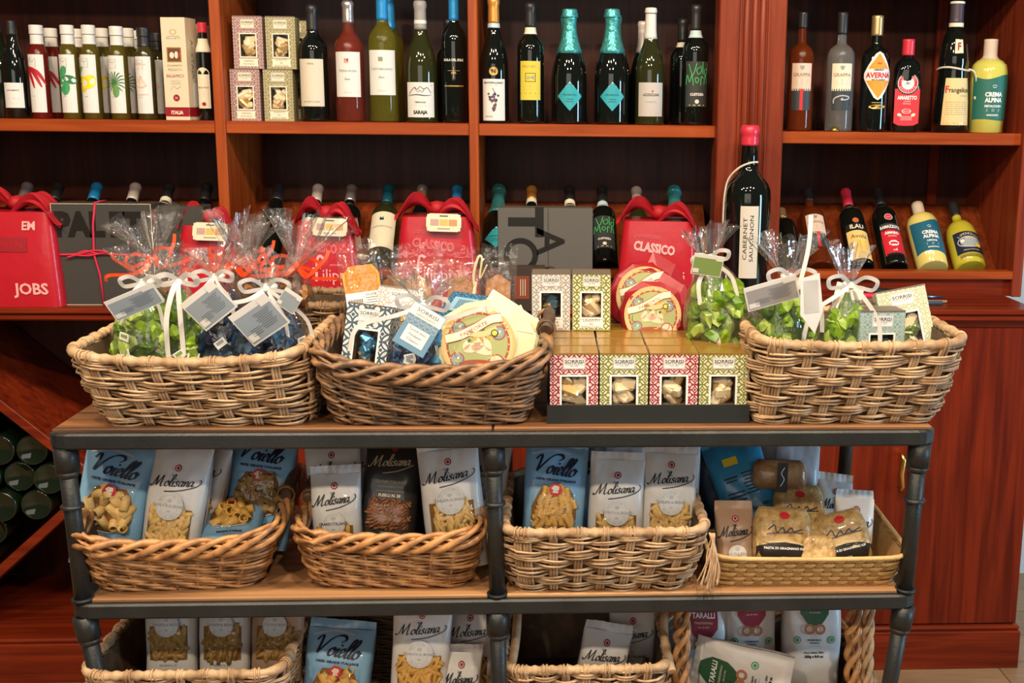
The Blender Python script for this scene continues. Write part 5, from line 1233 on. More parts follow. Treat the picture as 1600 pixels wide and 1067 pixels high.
m.tube(crom([(-W_/2, -D_/2-.002, zq-.01), (-.06, -D_/2-.004, zq+.015), (.0, -D_/2-.004, zq+.018), (.03, -D_/2-.004, zq+.006), (W_/2, -D_/2-.002, zq-.004)], 5), .002, bc, 6); m.tube(crom([(.0, -D_/2-.005, zq+.018), (.02, -D_/2-.012, zq+.02), (.03, -D_/2-.008, zq-.01)], 5), .0018, bc, 6); m.tube(crom([(-.05, -D_/2-.006, zq+.016), (.02, -D_/2-.012, zq+.010), (.07, -D_/2-.010, zq+.0)], 5), .0018, bc, 6); m.build('brown_cord', t)
# brown box below it on the counter, with a small red label
b = mat('dark_brown_carton', (.04, .025, .018), .5)
def a4(A, W_, H_): A.rect(-.01, H_*.55, .036, .056, mat('rust_label', (.20, .045, .02)), 1); [A.rect(-.013+k*.0055, H_*.55, .0012, .040, CREAM, 2) for k in range(3)]
dark_box('small dark brown box with a rust-coloured label below the grey gift box', 792, 852, 418, YF-.26, b, art=a4, D=.05)
# tools on the counter at right
def tool(label, a, b_, cols, r_, name):
    pa, pb = Vector(a), Vector(b_); t = thing(name, label, 'tool', tuple((pa+pb)/2)); d = pb-pa; o = -(pa+pb)/2
    m = MB(); m.tube([pa+o, pa+d*.08+o, pa+d*.45+o, pa+d*.5+o], r_, cols[0], 10, rf=lambda q: r_*(.8+.3*sin(PI*q))); m.build('handle', t)
    m = MB(); m.tube([pa+d*.5+o, pa+d*.8+o, pb+o], r_*.4, cols[1], 8, flat=2, rf=lambda q: r_*.45*(1-.6*q)); m.build('blade', t)
stl = mat('dull_blade_steel', (.25, .26, .28), .3, .9); pk = mat('pencil_wood', (.5, .3, .16), .5)
yz = YF-.10
pA = at(1335, 452, yz); pB = at(1476, 457, yz)
tool('scissors with red and black handles lying on the counter at right', (pA.x, yz, zc+.016), (pB.x, yz+.01, zc+.012), (C_RED, stl), .0085, 'scissors')
tool('black-handled knife lying on the counter behind the scissors', (pA.x+.025, yz+.035, zc+.026), (pB.x-.02, yz+.05, zc+.010), (C_BLACK, stl), .0095, 'knife')
m = MB(); m.tube([(pA.x, yz-.05, zc+.006), (pB.x-.02, yz-.045, zc+.006)], .0055, mat('blue_grey_plastic', (.08, .12, .16), .4), 6); tag(m.build('marker_pen'), 'blue-grey marker pen lying on the counter nearest the edge', 'pen')
m = MB(); m.tube([(pA.x+.01, yz-.022, zc+.005), (pB.x, yz-.020, zc+.005)], .0042, pk, 6); tag(m.build('pencil'), 'bare wooden pencil lying beside the marker pen on the counter', 'pencil')
# ---------------------------------------------------------------- ribboned bags of sweets
SW = {'green': [mat('lime_sweet_paper', (.20, .34, .02), .35, coat=.3), mat('green_sweet_paper', (.09, .20, .012), .35, coat=.3), mat('pale_green_sweet_paper', (.32, .44, .09), .4, coat=.3)],
      'blue': [mat('navy_sweet_paper', (.012, .035, .09), .3, coat=.4), mat('steel_blue_sweet_paper', (.035, .10, .20), .3, coat=.4), mat('ink_sweet_paper', (.01, .015, .035), .35, coat=.3)],
      'sky': [mat('sky_blue_sweet_paper', (.05, .20, .36), .3, coat=.4), mat('steel_blue_sweet_paper'), mat('navy_sweet_paper')],
      'brown': [mat('brown_biscuit', (.30, .14, .05), .6), mat('dark_biscuit', (.12, .05, .02), .6)]}
RIBW = mat('white_satin_ribbon', (.80, .78, .76), .35, coat=.2); RIBO = mat('orange_red_ribbon', (.85, .08, .02), .35, coat=.3); CARD = mat('white_card', (.78, .77, .74), .5); BLUC = mat('grey_blue_card', (.30, .36, .42), .45); GRC = mat('sage_card', (.22, .34, .10), .5); RAF = mat('raffia', (.66, .58, .34), .6)
def crumple(mb, c, r, m_, rn, sq=1.0):
    nu, nv = 8, 5; ax = Matrix.Rotation(rn.uniform(0, 6), 3, 'X') @ Matrix.Rotation(rn.uniform(0, 6), 3, 'Z'); V = []
    for j in range(nv+1):
        for i in range(nu):
            th = PI*j/nv; ph = 2*PI*i/nu+.3*(j % 2); k = r*rn.uniform(.72, 1.15)
            if j in (0, nv): k = r*1.45
            v = ax @ Vector((k*sin(th)*cos(ph)*sq, k*sin(th)*sin(ph)*.8, k*cos(th)*1.0)); V.append(tuple(Vector(c)+v))
    b = mb.add(V)
    for j in range(nv):
        for i in range(nu): mb.face((b+j*nu+i, b+j*nu+(i+1) % nu, b+(j+1)*nu+(i+1) % nu, b+(j+1)*nu+i), m_)
def bow(t, z, r, m_, s=1.0, tails=((-.9, -1.6), (.9, -1.7)), w_=.0068, yb_=-.010, knot=True):
    b = MB(); y = yb_-r
    for sx in (-1, 1):
        ribbon(b, [(0, y, z), (sx*.014*s, y-.010, z+.012*s), (sx*.029*s, y-.012, z+.008*s), (sx*.026*s, y-.006, z-.003*s), (sx*.012*s, y-.004, z-.002), (0, y, z)], w_, m_, up=(0, 1, .3))
    for (dx, dz) in tails: ribbon(b, [(0, y, z), (dx*.012*s, y-.012, z-.012*s), (dx*.03*s, y-.016, z+dz*.02*s), (dx*.034*s, y-.012, z+dz*.042*s)], w_, m_, up=(.3, 1, .2))
    b.tube([(r*1.15*cos(a), r*1.15*sin(a), z) for a in [2*PI*k/14 for k in range(14)]], .003, m_, 6, closed=True, flat=1.6)
    if knot: b.box(-.006, .006, y-.004, y+.004, z-.006, z+.006, m_, c=.003)
    b.build('ribbon_bow', t)
def sweet_bag(label, px, py_neck, py_top, wpx, Y, kind='green', z0=None, ribbon_m=RIBW, tx=0, lean=0, seed=1, flare=.055, tags=(), n=42, r_s=.013, depth=.8, bowk=None, group=None, cat='sweet bag', turn=0, zbase=None, bodyr=None, neckoff=0):
    z0 = FT+.012 if z0 is None else z0; rn = random.Random(seed)
    r = bodyr or wx(px-wpx/2, px+wpx/2, 500, Y)/2; base = at(px, 520, Y); zn = at(px, py_neck, Y).z-z0; zt = at(px, py_top, Y).z-z0
    t = thing('cellophane_sweet_bag', label, cat, (base.x, Y, z0), (-lean, tx, turn), group)
    PR = [(0, .0), (.55, .0), (.85, .02), (1.0, .16), (1.03, .35), (.98, .55), (.80, .74), (.50, .88), (.24, .97), (.17, 1.0)]
    def pr(v):
        q = v*(len(PR)-1); i = min(int(q), len(PR)-2); f = q-i; return PR[i][0]+(PR[i+1][0]-PR[i][0])*f, PR[i][1]+(PR[i+1][1]-PR[i][1])*f
    f1, f2 = rn.uniform(0, 6), rn.uniform(0, 6)
    def body(u, v):
        k, zz = pr(v); a = 2*PI*u; rr = r*k*(1+.06*noise.noise((cos(a)*2+f1, sin(a)*2, zz*4))+ (.10*sin(9*a+f2+3*zz)*max(0, zz-.55)*2)+.02*sin(17*a))
        return (rr*cos(a), rr*sin(a)*depth, zz*zn)
    def top(u, v):
        a = 2*PI*u; k = .17*r+(flare-.17*r)*v**.9; pl_ = (.10+.34*v)*sin(7*a+f1+1.2*v)+.12*v*sin(13*a+f2)
        rr = k*(1+pl_); zz = zn+(zt-zn)*v*(1+.16*sin(3*a+f2)*v+.07*sin(11*a)*v)
        return (rr*cos(a)+.010*v*sin(f1), rr*sin(a)*.62, zz)
    m = MB(); m.grid(body, 72, 26, CELLO, cu=True); m.grid(top, 84, 12, CELLO, cu=True, smooth=True); m.build('cellophane', t)
    s = MB(); ms = SW[kind]
    for i in range(int(n*1.35)):
        zf = rn.uniform(.06, .80); k = 1 if zf < .55 else 1-(zf-.55)*1.5; a = rn.uniform(PI, 2*PI) if rn.random() < .8 else rn.uniform(0, PI); q = rn.uniform(.66, .86)*r*k
        crumple(s, (q*cos(a), q*sin(a)*depth, zf*zn), r_s*rn.uniform(.9, 1.3), rn.choice(ms), rn)
    s.grid(lambda u, v: (lambda k, zz: (r*.60*k*cos(2*PI*u), r*.66*k*sin(2*PI*u)*depth, .01+zz*zn*.88))(*pr(v)), 20, 14, ms[1], cu=True)
    l = s
    for i in range(4 if kind in ('green', 'blue', 'sky') else 0):
        a = rn.uniform(PI*1.15, PI*1.85); zf = rn.uniform(.25, .6); M = Matrix.Translation((r*.99*cos(a), r*.99*sin(a)*depth-.002, zf*zn)) @ Matrix.Rotation(a+PI/2, 4, 'Z') @ Matrix.Rotation(rn.uniform(-.8, .8), 4, 'Y')
        l.box(-.009, .009, -.0006, .0006, -.006, .006, CARD, M=M); l.box(-.006, .006, -.001, .0, -.001, .004, BLUC if kind != 'green' else GRC, M=M)
    o = s.build('wrapped_sweets', t); o['kind'] = 'stuff'
    if ribbon_m:
        bow(t, zn, .17*r*.9, ribbon_m, **(bowk or {}))
    for tg in tags:
        a = at(tg[0], tg[1], Y-tg[2]); card_tag(t, a.x-base.x, -tg[2], a.z-z0, *tg[3:])
    return t
def card_tag(t, x, y, z, w_, h_, rot, cm, tilt=.2, txt=True, yaw=0):
    A = Art(); A.rect(0, 0, w_, h_, CARD, 0, cell=.1); A.rect(.0, -h_*.06, w_*.94, h_*.78, cm, 1, cell=.1)
    A.rect(w_*.36, h_*.36, w_*.24, h_*.2, CARD, 2, cell=.1); A.rect(-w_*.36, -h_*.30, w_*.2, h_*.2, CARD, 2, cell=.1)
    if txt:
        for k in range(9): A.rect(w_*.16, h_*.18-k*h_*.055, w_*.44*(1-.15*(k % 3)), h_*.014, mat('slate_ink', (.10, .13, .16)), 3, cell=.1)
        for k in range(4): A.rect(-w_*.2, -h_*.12-k*h_*.055, w_*.26, h_*.014, mat('slate_ink'), 3, cell=.1)
    m = MB(); A.onto(lambda a, b, h: (a, -h, b), m, .0002, .0003); m.box(-w_/2, w_/2, 0, .0008, -h_/2, h_/2, CARD)
    m.quad((-w_/2, .0008, h_/2), (w_/2, .0008, h_/2), (w_/2, .006, -h_/2), (-w_/2, .006, -h_/2), CARD)
    o = m.build('folded_card', t); o.location = (x, y, z); o.rotation_euler = (tilt, rot, yaw)
SB = 'white-ribboned sweet bags in the left basket'
sweet_bag('bag of green-wrapped sweets with a blue-grey card, leftmost in the left basket', 238, 440, 388, 122, YT+.135, 'green', seed=1, flare=.046, tags=((213, 472, .078, .078, .036, R(-22), BLUC, .35),), tx=R(-1), n=46)
sweet_bag('slim bag of green sweets with one long hanging white ribbon, second from left', 290, 438, 400, 62, YT+.12, 'green', seed=2, flare=.030, n=22, bowk=dict(tails=((.1, -2.6), (-.6, -2.8)), w_=.009))
sweet_bag('bag of dark blue sweets with blue-grey card, between green and rightmost blue bags', 345, 432, 388, 96, YT+.145, 'blue', seed=3, flare=.050, tags=((326, 478, .068, .062, .056, R(-38), BLUC, .25),), n=40, r_s=.0125)
sweet_bag('bag of dark blue sweets with the biggest blue-grey card, rightmost in the left basket', 424, 448, 392, 120, YT+.125, 'blue', seed=4, flare=.050, tags=((405, 500, .083, .066, .060, R(-34), BLUC, .3), (452, 470, .06, .03, .032, R(35), BLUC, .2, False)), n=48, r_s=.0135, bowk=dict(s=1.25, tails=((.8, -1.9), (1.7, -1.9), (-1.6, -1.0))))
for (px, pn, pt, w_, Y, tx, sd, lab, fl_) in ((300, 398, 332, 80, YT+.30, R(-14), 11, 'cellophane bag of biscuits with a leaning top, behind the green sweets', .050), (368, 412, 338, 70, YT+.30, R(2), 12, 'cellophane bag of biscuits with an upright fluted top behind the dark blue sweets', .040),
                                         (452, 412, 338, 96, YT+.29, R(6), 13, 'cellophane bag of biscuits with the widest fan top, behind the rightmost blue bag', .058), (408, 405, 352, 60, YT+.34, R(-4), 14, 'cellophane bag with orange-red ribbon strands, rearmost in the left basket', .036)):
    sweet_bag(lab, px, pn, pt, w_, Y, 'brown', seed=sd, flare=fl_, ribbon_m=RIBO, tx=tx, z0=FT+.012 if Y < YT+.3 else FT+.001, n=16, bodyr=.036, depth=.7, bowk=dict(s=1.3, w_=.006, tails=((-1.8, -.3), (1.9, -.5), (1.2, .6), (-1.3, .5))))
# right basket
BGR = dict(z0=FT+.012)
sweet_bag('big bag of green-wrapped sweets leaning left in the right basket, sage card on top', 1150, 398, 352, 104, YT+.17, 'green', seed=21, flare=.036, tx=R(-12), n=76, r_s=.0135, bodyr=.061, tags=((1152, 408, .045, .048, .036, R(20), GRC, .3, False),))
sweet_bag('bag of green sweets with a pale card band, in the middle of the right basket', 1228, 432, 372, 108, YT+.115, 'green', seed=22, flare=.046, n=44, tags=((1206, 458, .078, .082, .040, R(-16), mat('grey_card', (.34, .33, .33), .5), .25),), bowk=dict(s=1.25, tails=((.6, 1.9), (1.2, -1.6))))
sweet_bag('small bag of green sweets beside the chocolate boxes in the right basket', 1312, 444, 384, 74, YT+.105, 'green', seed=23, flare=.030, n=26, tx=R(3), bowk=dict(s=1.3, tails=((-1.6, -1.8), (1.2, -2.2))))
t = C.objects.get('cellophane_sweet_bag')
p = at(1268, 478, YT+.03); m = MB(); m.poly = None
A = Art(); A.poly([(-.016, .045), (.014, .050), (.018, -.010), (.004, -.045), (-.018, -.012)], CARD, 0); A.onto(flat(), m, 0); m.box(-.012, .012, .0, .001, -.012, .04, CARD)
o = m.build('paper_tag'); o.location = p; o.rotation_euler = (.1, R(-6), .1); tag(o, 'blank white pointed paper tag hanging in front of the small green sweet bag', 'tag')

def box_at(label, kind, chocs, px, pyb, w_, h_, Y, z, rx=0, ry=0, rz=0, top=None, seed=0, foot=None, shape='bar', D=.05):
    b = make_box('chocolate_box', label, kind, chocs, w_, h_, D, top, seed, foot, shape=shape); place(b, (at(px, pyb, Y).x, Y+D/2, z), rz, rx, ry); return b
box_at('sea-green patterned chocolate box standing in the right basket', 'teal', ['slate', 'green'], 1377, 520, .073, .110, YT+.075, at(1377, 486, YT+.075).z-.110, rz=R(3), seed=50, top=GTOP)
box_at('pale green patterned chocolate box tilted in the right corner of the right basket', 'lime', ['green', 'cream'], 1436, 510, .080, .120, YT+.13, at(1425, 462, YT+.13).z-.113, rx=R(-14), ry=R(-12), rz=R(-6), seed=51, foot=('CREMINI',), top=GTOP)
box_at('pale patterned chocolate box standing behind the sea-green one', 'lime', ['green'], 1370, 500, .07, .11, YT+.19, at(1370, 474, YT+.19).z-.11, rz=R(8), seed=52)
p = at(1312, 470, YT+.20); m = MB(); m.box(-.024, .024, -.0008, .0008, -.055, .055, CARD); m.box(-.021, .021, -.0014, -.0008, -.050, .030, mat('cream_tint_card', (.70, .62, .50))); o = m.build('greeting_card'); o.location = (p.x+.012, p.y+.02, p.z-.03); o.rotation_euler = (R(-10), R(14), 0)
tag(o, 'white card leaning behind the small green sweet bag in the right basket', 'card')
# brown paper bag of straws left of big green bag
def pouch(name, label, cat, px, pyc, Y, w_, h_, th, fm_, parts, rx=0, ry=0, rz=0, seed=1, fins=True, zoff=None, sheetm=None):
    """flat clear bag holding something; parts: function(root)"""
    p = at(px, pyc, Y); t = thing(name, label, cat, (p.x, Y, p.z-h_/2), (rx, ry, rz)); rn = random.Random(seed); f = rn.uniform(0, 9)
    m = MB()
    for sg in (-1, 1):
        m.grid(lambda u, v: ((u-.5)*w_, sg*(th/2)*((1-abs(2*u-1)**4)*(1-abs(2*v-1)**4))**.4+.0035*noise.noise((u*5+f, v*6, sg))*(.3+v), v*h_), 20, 24, fm_)
    if fins: m.grid(lambda u, v: ((u-.5)*w_*1.0, .003*sin(u*14+f)*v, h_+v*.022+.003*sin(u*5+f)*v), 24, 3, fm_)
    m.build('clear_bag', t); parts(t) if parts else None
    return t
def slab(t, m_, pts, y0, y1, dots=None, name='biscuit'):
    A = Art(); A.poly(pts, m_, 0, sub=1); m = MB(); A.onto(flat(y0), m, 0); B = Art(); B.poly(pts, m_, 0); B.onto(lambda x, z, h: (x, y1, z), m, 0)
    n = len(pts); b = m.add([(x, y0, z) for x, z in pts]+[(x, y1, z) for x, z in pts])
    for i in range(n): m.face((b+i, b+(i+1) % n, b+n+(i+1) % n, b+n+i), m_)
    if dots:
        D_ = Art()
        xs_ = [p_[0] for p_ in pts]; zs_ = [p_[1] for p_ in pts]
        for i in range(8):
            for j in range(6):
                x = min(xs_)+.006+(max(xs_)-min(xs_)-.012)*i/7+(.002 if j % 2 else 0); z = min(zs_)+.005+(max(zs_)-min(zs_)-.012)*j/5; D_.disc(x, z, .0008, dots, 1, 6)
        D_.onto(flat(y0), m, .0002)
    m.build(name, t)
def barcode_label(t, x0, x1, z0, z1, y, words=()):
    A = Art(); A.rect((x0+x1)/2, (z0+z1)/2, x1-x0, z1-z0, WHITE, 0, cell=.1); w_ = x1-x0; h_ = z1-z0
    for k in range(16): A.rect(x0+w_*(.08+.025*k), z0+h_*.55, w_*(.012 if k % 3 else .018), h_*.42, BLACK, 1, cell=.1)
    for k in range(7): A.rect(x0+w_*.74, z1-h_*(.22+.09*k), w_*.38*(1-.2*(k % 2)), h_*.02, BLACK, 1, cell=.1)
    A.frame(x0+w_*.74, z0+h_*.55, w_*.44, h_*.6, w_*.006, BLACK, 1); A.text('SALAME', x0+w_*.72, z1-h_*.1, h_*.07, BLACK, 2, w=w_*.3); A.rect(x0+w_*.3, z0+h_*.18, w_*.45, h_*.03, BLACK, 1)
    m = MB(); A.onto(flat(y), m, .0002, .0002); m.build('paper_label', t)
crk = mat('golden_cracker', (.80, .36, .045), .6, bump=.3, bscale=120); dotm = mat('cracker_hole', (.30, .10, .015), .7)
def f1(t):
    slab(t, crk, [(-.029, .045), (.029, .045), (.030, .078), (.020, .094), (-.016, .094), (-.030, .082)], -.006, .004, dotm, 'cracker'); barcode_label(t, -.028, .030, .005, .050, -.0095)
w_ = wx(540, 602, 440, YT+.20)
pouch('cracker_pack', 'clear pack with pitted golden cracker and barcode label in the dark willow basket', 'cracker pack', 573, 448, YT+.21, w_*1.12, .118, .016, CELLO, f1, ry=R(-8), rx=R(-10), seed=3)
def f2(t):
    slab(t, mat('tan_biscuit', (.55, .26, .09), .6), [(-.020, .03), (.022, .03), (.020, .065), (.0, .078), (-.019, .066)], -.006, .004, None, 'biscuit'); barcode_label(t, -.028, .012, .0, .038, -.0095)
for px, Y, lab, sd, w2, r_ in ((655, YT+.22, 'clear bag with a tan biscuit and label, right of the cracker pack', 5, .085, -2), (715, YT+.25, 'wide crinkled clear bag with a biscuit behind the blue box', 6, .095, 4), (775, YT+.23, 'clear bag with a round biscuit at the right end of the dark willow basket', 7, .060, 3), (617, YT+.26, 'narrow clear bag of orange biscuits behind the cracker pack', 8, .05, 0)):
    pouch('biscuit_bag', lab, 'biscuit bag', px, 452, Y, w2, .105, .022, CELLO, f2, ry=R(r_), rx=R(-6), seed=sd)
# raffia bow on one of them
p = at(746, 440, YT+.20); t = thing('raffia_bow', 'pale raffia bow tied at the neck of a clear biscuit bag', 'bow', p); m = MB()
m.tube(crom([(-.003, 0, -.02), (-.006, -.004, .01), (.002, -.006, .040), (.008, -.004, .038), (.004, 0, .005), (.016, -.004, .028)], 6), .0022, RAF, 6, flat=.5); m.tube(crom([(-.003, 0, .0), (-.006, -.003, -.02), (-.010, -.003, -.036)], 6), .003, RAF, 6, flat=.5); m.build('raffia_loop', t)
# contents of the dark willow basket
box_at('blue and white lattice chocolate box leaning in the left of the dark willow basket', 'blue', ['blue', 'gold', 'blue'], 566, 540, wx(532, 606, 500, YT+.075), .118, YT+.085, at(566, 487, YT+.085).z-.113, rx=R(-12), ry=R(5), rz=R(-10), seed=60, shape='cube', top=GTOP)
box_at('pale grey chocolate box lying back behind the blue lattice one', 'grey', ['gold'], 612, 520, .074, .10, YT+.165, at(608, 464, YT+.165).z-.092, rx=R(-22), ry=R(6), rz=R(-8), seed=61)
sweet_bag('small bag of sky-blue sweets with a blue printed tag, middle of the dark willow basket', 652, 474, 428, 92, YT+.085, 'sky', seed=31, flare=.046, n=30, r_s=.0125, tx=R(4), bowk=dict(s=1.3, tails=((-2.4, -1.4), (2.2, .1))))
# printed tag on that bag
A = Art(); A.rect(0, 0, .050, .066, PAT['dblue'], 0); m = MB(); m.box(-.026, .026, -.001, .004, -.034, .034, mat('mid_blue_card', (.13, .27, .40), .45), c=.0006)
A = Art(); A.rect(0, .024, .052, .018, CARD, 1); A.text('SORRISI', .0, .026, .0055, BLACK, 2, w=.034); A.text('CIOCCOLATO', .0, .019, .003, BLACK, 2, w=.03); A.rect(0, -.012, .036, .026, CARD, 1)
for i, w2 in enumerate(('Tartufi dolci', 'Fondente', 'Classico')): A.text(w2, 0, -.004-.0075*i, .0038, NAVY, 2, w=.028 if i == 0 else .02)
for i in range(5):
    for j in range(2): A.ring(-.020+.010*i, .007-.0+.006*j, .0045, .0006, LGREY, 1, 14)
A.onto(flat(-.001), m, .0002, .0002); p = at(655, 515, YT+.0); o = m.build('printed_tag'); o.location = p; o.rotation_euler = (R(-12), R(30), R(-6)); tag(o, 'blue printed card tag tilted over the sky-blue sweets', 'tag')
# dark blue box lying flat
m = MB(); t = thing('chocolate_carton', 'flat deep blue and white carton lying on the packs in the dark willow basket', 'box', at(735, 486, YT+.15)); m.box(-.042, .042, -.04, .04, -.008, .008, CARD, c=.001); m.quad((-.042, -.04, .0085), (.020, -.04, .0085), (.020, .04, .0085), (-.042, .04, .0085), PAT['dblue'], uv=[(0, 0), (.06, 0), (.06, .08), (0, .08)]); m.build('carton', t)
A = Art(); A.rect(-.012, .0, .040, .045, mat('pale_blue_label', (.22, .42, .55), .5), 1); [A.rect(-.022+.003*k, .0, .0012, .03, NAVY, 2) for k in range(8)]; m = MB(); A.onto(lambda x, z, h: (x, z, .0088+h), m); B = Art(); B.text('alli', .030, 0, .012, BLACK, 1, shear=.2, bold=.03); B.onto(flat(-.04), m); m.build('printing', t); t.rotation_euler = (R(20), R(6), R(-14))

# ---------------------------------------------------------------- paper-wrapped round cakes
def cake(label, px, pyc, Y, r, pap, ringm, seed=1, rx=0, ry=0, rz=0, cat='cake'):
    p = at(px, pyc, Y); t = thing('wrapped_round_cake', label, cat, p, (rx, ry, rz)); rn = random.Random(seed); n = 11
    k = [r*rn.uniform(.98, 1.12) for _ in range(n)]
    m = MB(); b0 = m.add([(0, -.004, 0)]); rings = []
    for (f, y) in ((.80, -.006), (1.0, .002), (1.04, .016), (1.0, .030), (.8, .036)):
        rings.append(m.add([(k[i]*f*cos(2*PI*i/n+.2), y+.002*rn.uniform(-1, 1), k[i]*f*sin(2*PI*i/n+.2)) for i in range(n)]))
    for i in range(n): m.face((b0, rings[0]+(i+1) % n, rings[0]+i), pap)
    for a, b in zip(rings, rings[1:]):
        for i in range(n): m.face((a+i, a+(i+1) % n, b+(i+1) % n, b+i), pap)
    m.face([rings[-1]+i for i in range(n)], pap)
    # pleated skirt of folded paper
    for i in range(3):
        a = 2*PI*(i*.09+.02)+(-.2); s_ = r*1.02
        m.quad((s_*.75*cos(a), -.004, s_*.75*sin(a)), (s_*1.28*cos(a-.28), .004+.004*i, s_*1.28*sin(a-.28)), (s_*1.32*cos(a+.30), .010, s_*1.32*sin(a+.30)), (s_*.8*cos(a+.5), -.002, s_*.8*sin(a+.5)), pap)
    m.build('paper_wrap', t, fix=True)
    A = Art(); R0 = r*.86; LG = mat('label_pale_green', (.34, .38, .16), .5); SK = mat('label_peach', (.82, .58, .42), .5); TN = mat('label_tan', (.66, .48, .24), .5); BRN = mat('label_brown_red', (.34, .07, .035), .5); BLU = mat('label_sky', (.20, .30, .34), .5); DG = mat('label_dark_green', (.08, .14, .04), .5)
    A.disc(0, 0, R0, ringm, 0, 40); A.disc(0, 0, R0*.93, TN, 1, 40); A.disc(0, 0, R0*.86, BRN, 2, 40); A.disc(0, 0, R0*.80, LG, 3, 40)
    for (x, z, rr, c_) in ((-.52, .42, .20, BLU), (.55, .30, .20, BLU), (-.55, -.42, .2, BLU), (.5, -.48, .22, SK)): A.disc(x*R0, z*R0, rr*R0*.98, BRN, 4, 18); A.disc(x*R0, z*R0, rr*R0*.8, c_, 5, 18)
    for (x, z, rr) in ((-.52, .42, .1), (.55, .30, .1), (-.55, -.42, .1)): A.disc(x*R0, (z-.04)*R0, rr*R0, LG, 6, 10, ry=rr*R0*.5); A.disc((x+.03)*R0, (z+.04)*R0, rr*R0*.35, CREAM, 7, 8)
    for i in range(26): a_ = 2*PI*i/26; A.disc(R0*.83*cos(a_), R0*.83*sin(a_), R0*.022, TN, 6, 8)
    for i in range(9): a_ = rn.uniform(0, 2*PI); q_ = rn.uniform(.35, .7)*R0; A.stroke([(q_*cos(a_), q_*sin(a_)), (q_*cos(a_+.25)*1.05, q_*sin(a_+.25)*1.05), (q_*cos(a_+.45)*.9, q_*sin(a_+.45)*.9)], R0*.03, rn.choice([BRN, DG, TN]), 6, taper=True)
    A.arct('SPECIALITA DI SIENA', 0, 0, R0*.90, R0*.055, BRN, 90, 130, 5)
    for (x, z, rx_, rz_, ro) in ((-.12, -.10, .28, .13, .3), (.10, -.16, .30, .12, -.3), (-.02, .05, .10, .12, 0), (.26, -.02, .09, .18, .4), (-.30, -.02, .09, .16, -.5)): A.disc(x*R0, z*R0, rx_*R0, SK, 6, 16, ry=rz_*R0, rot=ro)
    A.disc(0, -.55*R0, R0*.5, BRN, 5, 20, ry=R0*.13)
    for _ in range(16): A.disc(rn.uniform(-.3, .45)*R0, rn.uniform(.08, .42)*R0, R0*.055, rn.choice([DG, SK, ORI, CREAM]), 7, 8)
    bn = [(-.88, .12), (-.5, .22), (-.1, .42), (.3, .66), (.62, .72)]
    for dz, c_ in ((0, TN), ): A.stroke([(x*R0, (z+dz)*R0) for x, z in bn], R0*.26, BRN, 8); A.stroke([(x*R0, (z+dz)*R0) for x, z in bn], R0*.22, CREAM, 9)
    A.stroke([(-.3*R0, .30*R0), (.1*R0, .26*R0), (.5*R0, .42*R0)], R0*.16, TN, 9)
    A.text('PANFORTE', -.12*R0, .40*R0, R0*.10, BRN, 10, rot=.48, w=R0*.8); A.disc(.44*R0, .30*R0, R0*.10, NAVY, 10, 16); A.disc(.44*R0, .30*R0, R0*.07, YELI, 11, 14)
    m = MB(); A.onto(lambda x, z, h: (x, -.0062-h-.001*(1-min(1, math.hypot(x, z)/r)**2)*0+.0, z), m, .0008, .00018); m.build('printed_label', t)
    return t
ivp = mat('ivory_waxed_paper', (.64, .60, .38), .4, coat=.2); rdp = mat('crimson_waxed_paper', (.30, .008, .018), .35, coat=.25)
cake('ivory-wrapped round cake with a colourful round label in the dark willow basket', 748, 538, YT+.062, .066, ivp, mat('label_gold', (.60, .42, .16), .4), 1, rx=R(-16), rz=R(-4))
cake('ivory-wrapped round cake pressed behind the front one, only its pleats showing', 782, 548, YT+.105, .058, ivp, mat('label_gold'), 2, rx=R(-16), rz=R(-10))
cake('crimson-wrapped round cake with a round label, lower one on the tray boxes', 1020, 492, ty+.205, .056, rdp, mat('label_gold'), 3, rx=R(-12), rz=R(-6))
cake('crimson-wrapped round cake, upper and rear of the two behind the tray boxes', 1008, 463, ty+.262, .060, rdp, mat('label_gold'), 4, rx=R(-10), rz=R(4))
# ---------------------------------------------------------------- pasta bags
VB = mat('light_blue_bag', (.23, .46, .70), .34, coat=.3, bump=.25, bscale=45); MW = mat('white_bag', (.68, .67, .65), .42, coat=.2, bump=.25, bscale=45); DK = mat('black_bag', (.022, .020, .018), .35, coat=.3, bump=.2, bscale=45)
BRB = mat('pale_brown_bag', (.42, .27, .18), .35, coat=.3, bump=.3, bscale=50); SB_ = mat('bright_blue_bag', (.035, .28, .52), .35, coat=.3, bump=.4, bscale=40); GRB = mat('grey_plastic_bag', (.42, .44, .45), .35, coat=.3, bump=.5, bscale=40)
NVY = mat('navy_script_ink', (.008, .014, .04), .5)
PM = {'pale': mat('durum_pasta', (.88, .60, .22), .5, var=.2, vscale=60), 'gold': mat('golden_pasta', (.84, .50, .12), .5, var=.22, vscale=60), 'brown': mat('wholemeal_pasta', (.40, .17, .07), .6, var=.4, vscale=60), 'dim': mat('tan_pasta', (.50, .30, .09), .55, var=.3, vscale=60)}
PDK = {'pale': mat('pasta_shade', (.24, .115, .025), .7), 'gold': mat('pasta_shade'), 'brown': mat('wholemeal_shade', (.12, .05, .02), .7), 'dim': mat('pasta_shade')}  # dark backing colours that paint the shade between pasta pieces
def inpoly(x, z, P):
    c = False; j = len(P)-1
    for i in range(len(P)):
        if (P[i][1] > z) != (P[j][1] > z) and x < (P[j][0]-P[i][0])*(z-P[i][1])/(P[j][1]-P[i][1]+1e-12)+P[i][0]: c = not c
        j = i
    return c
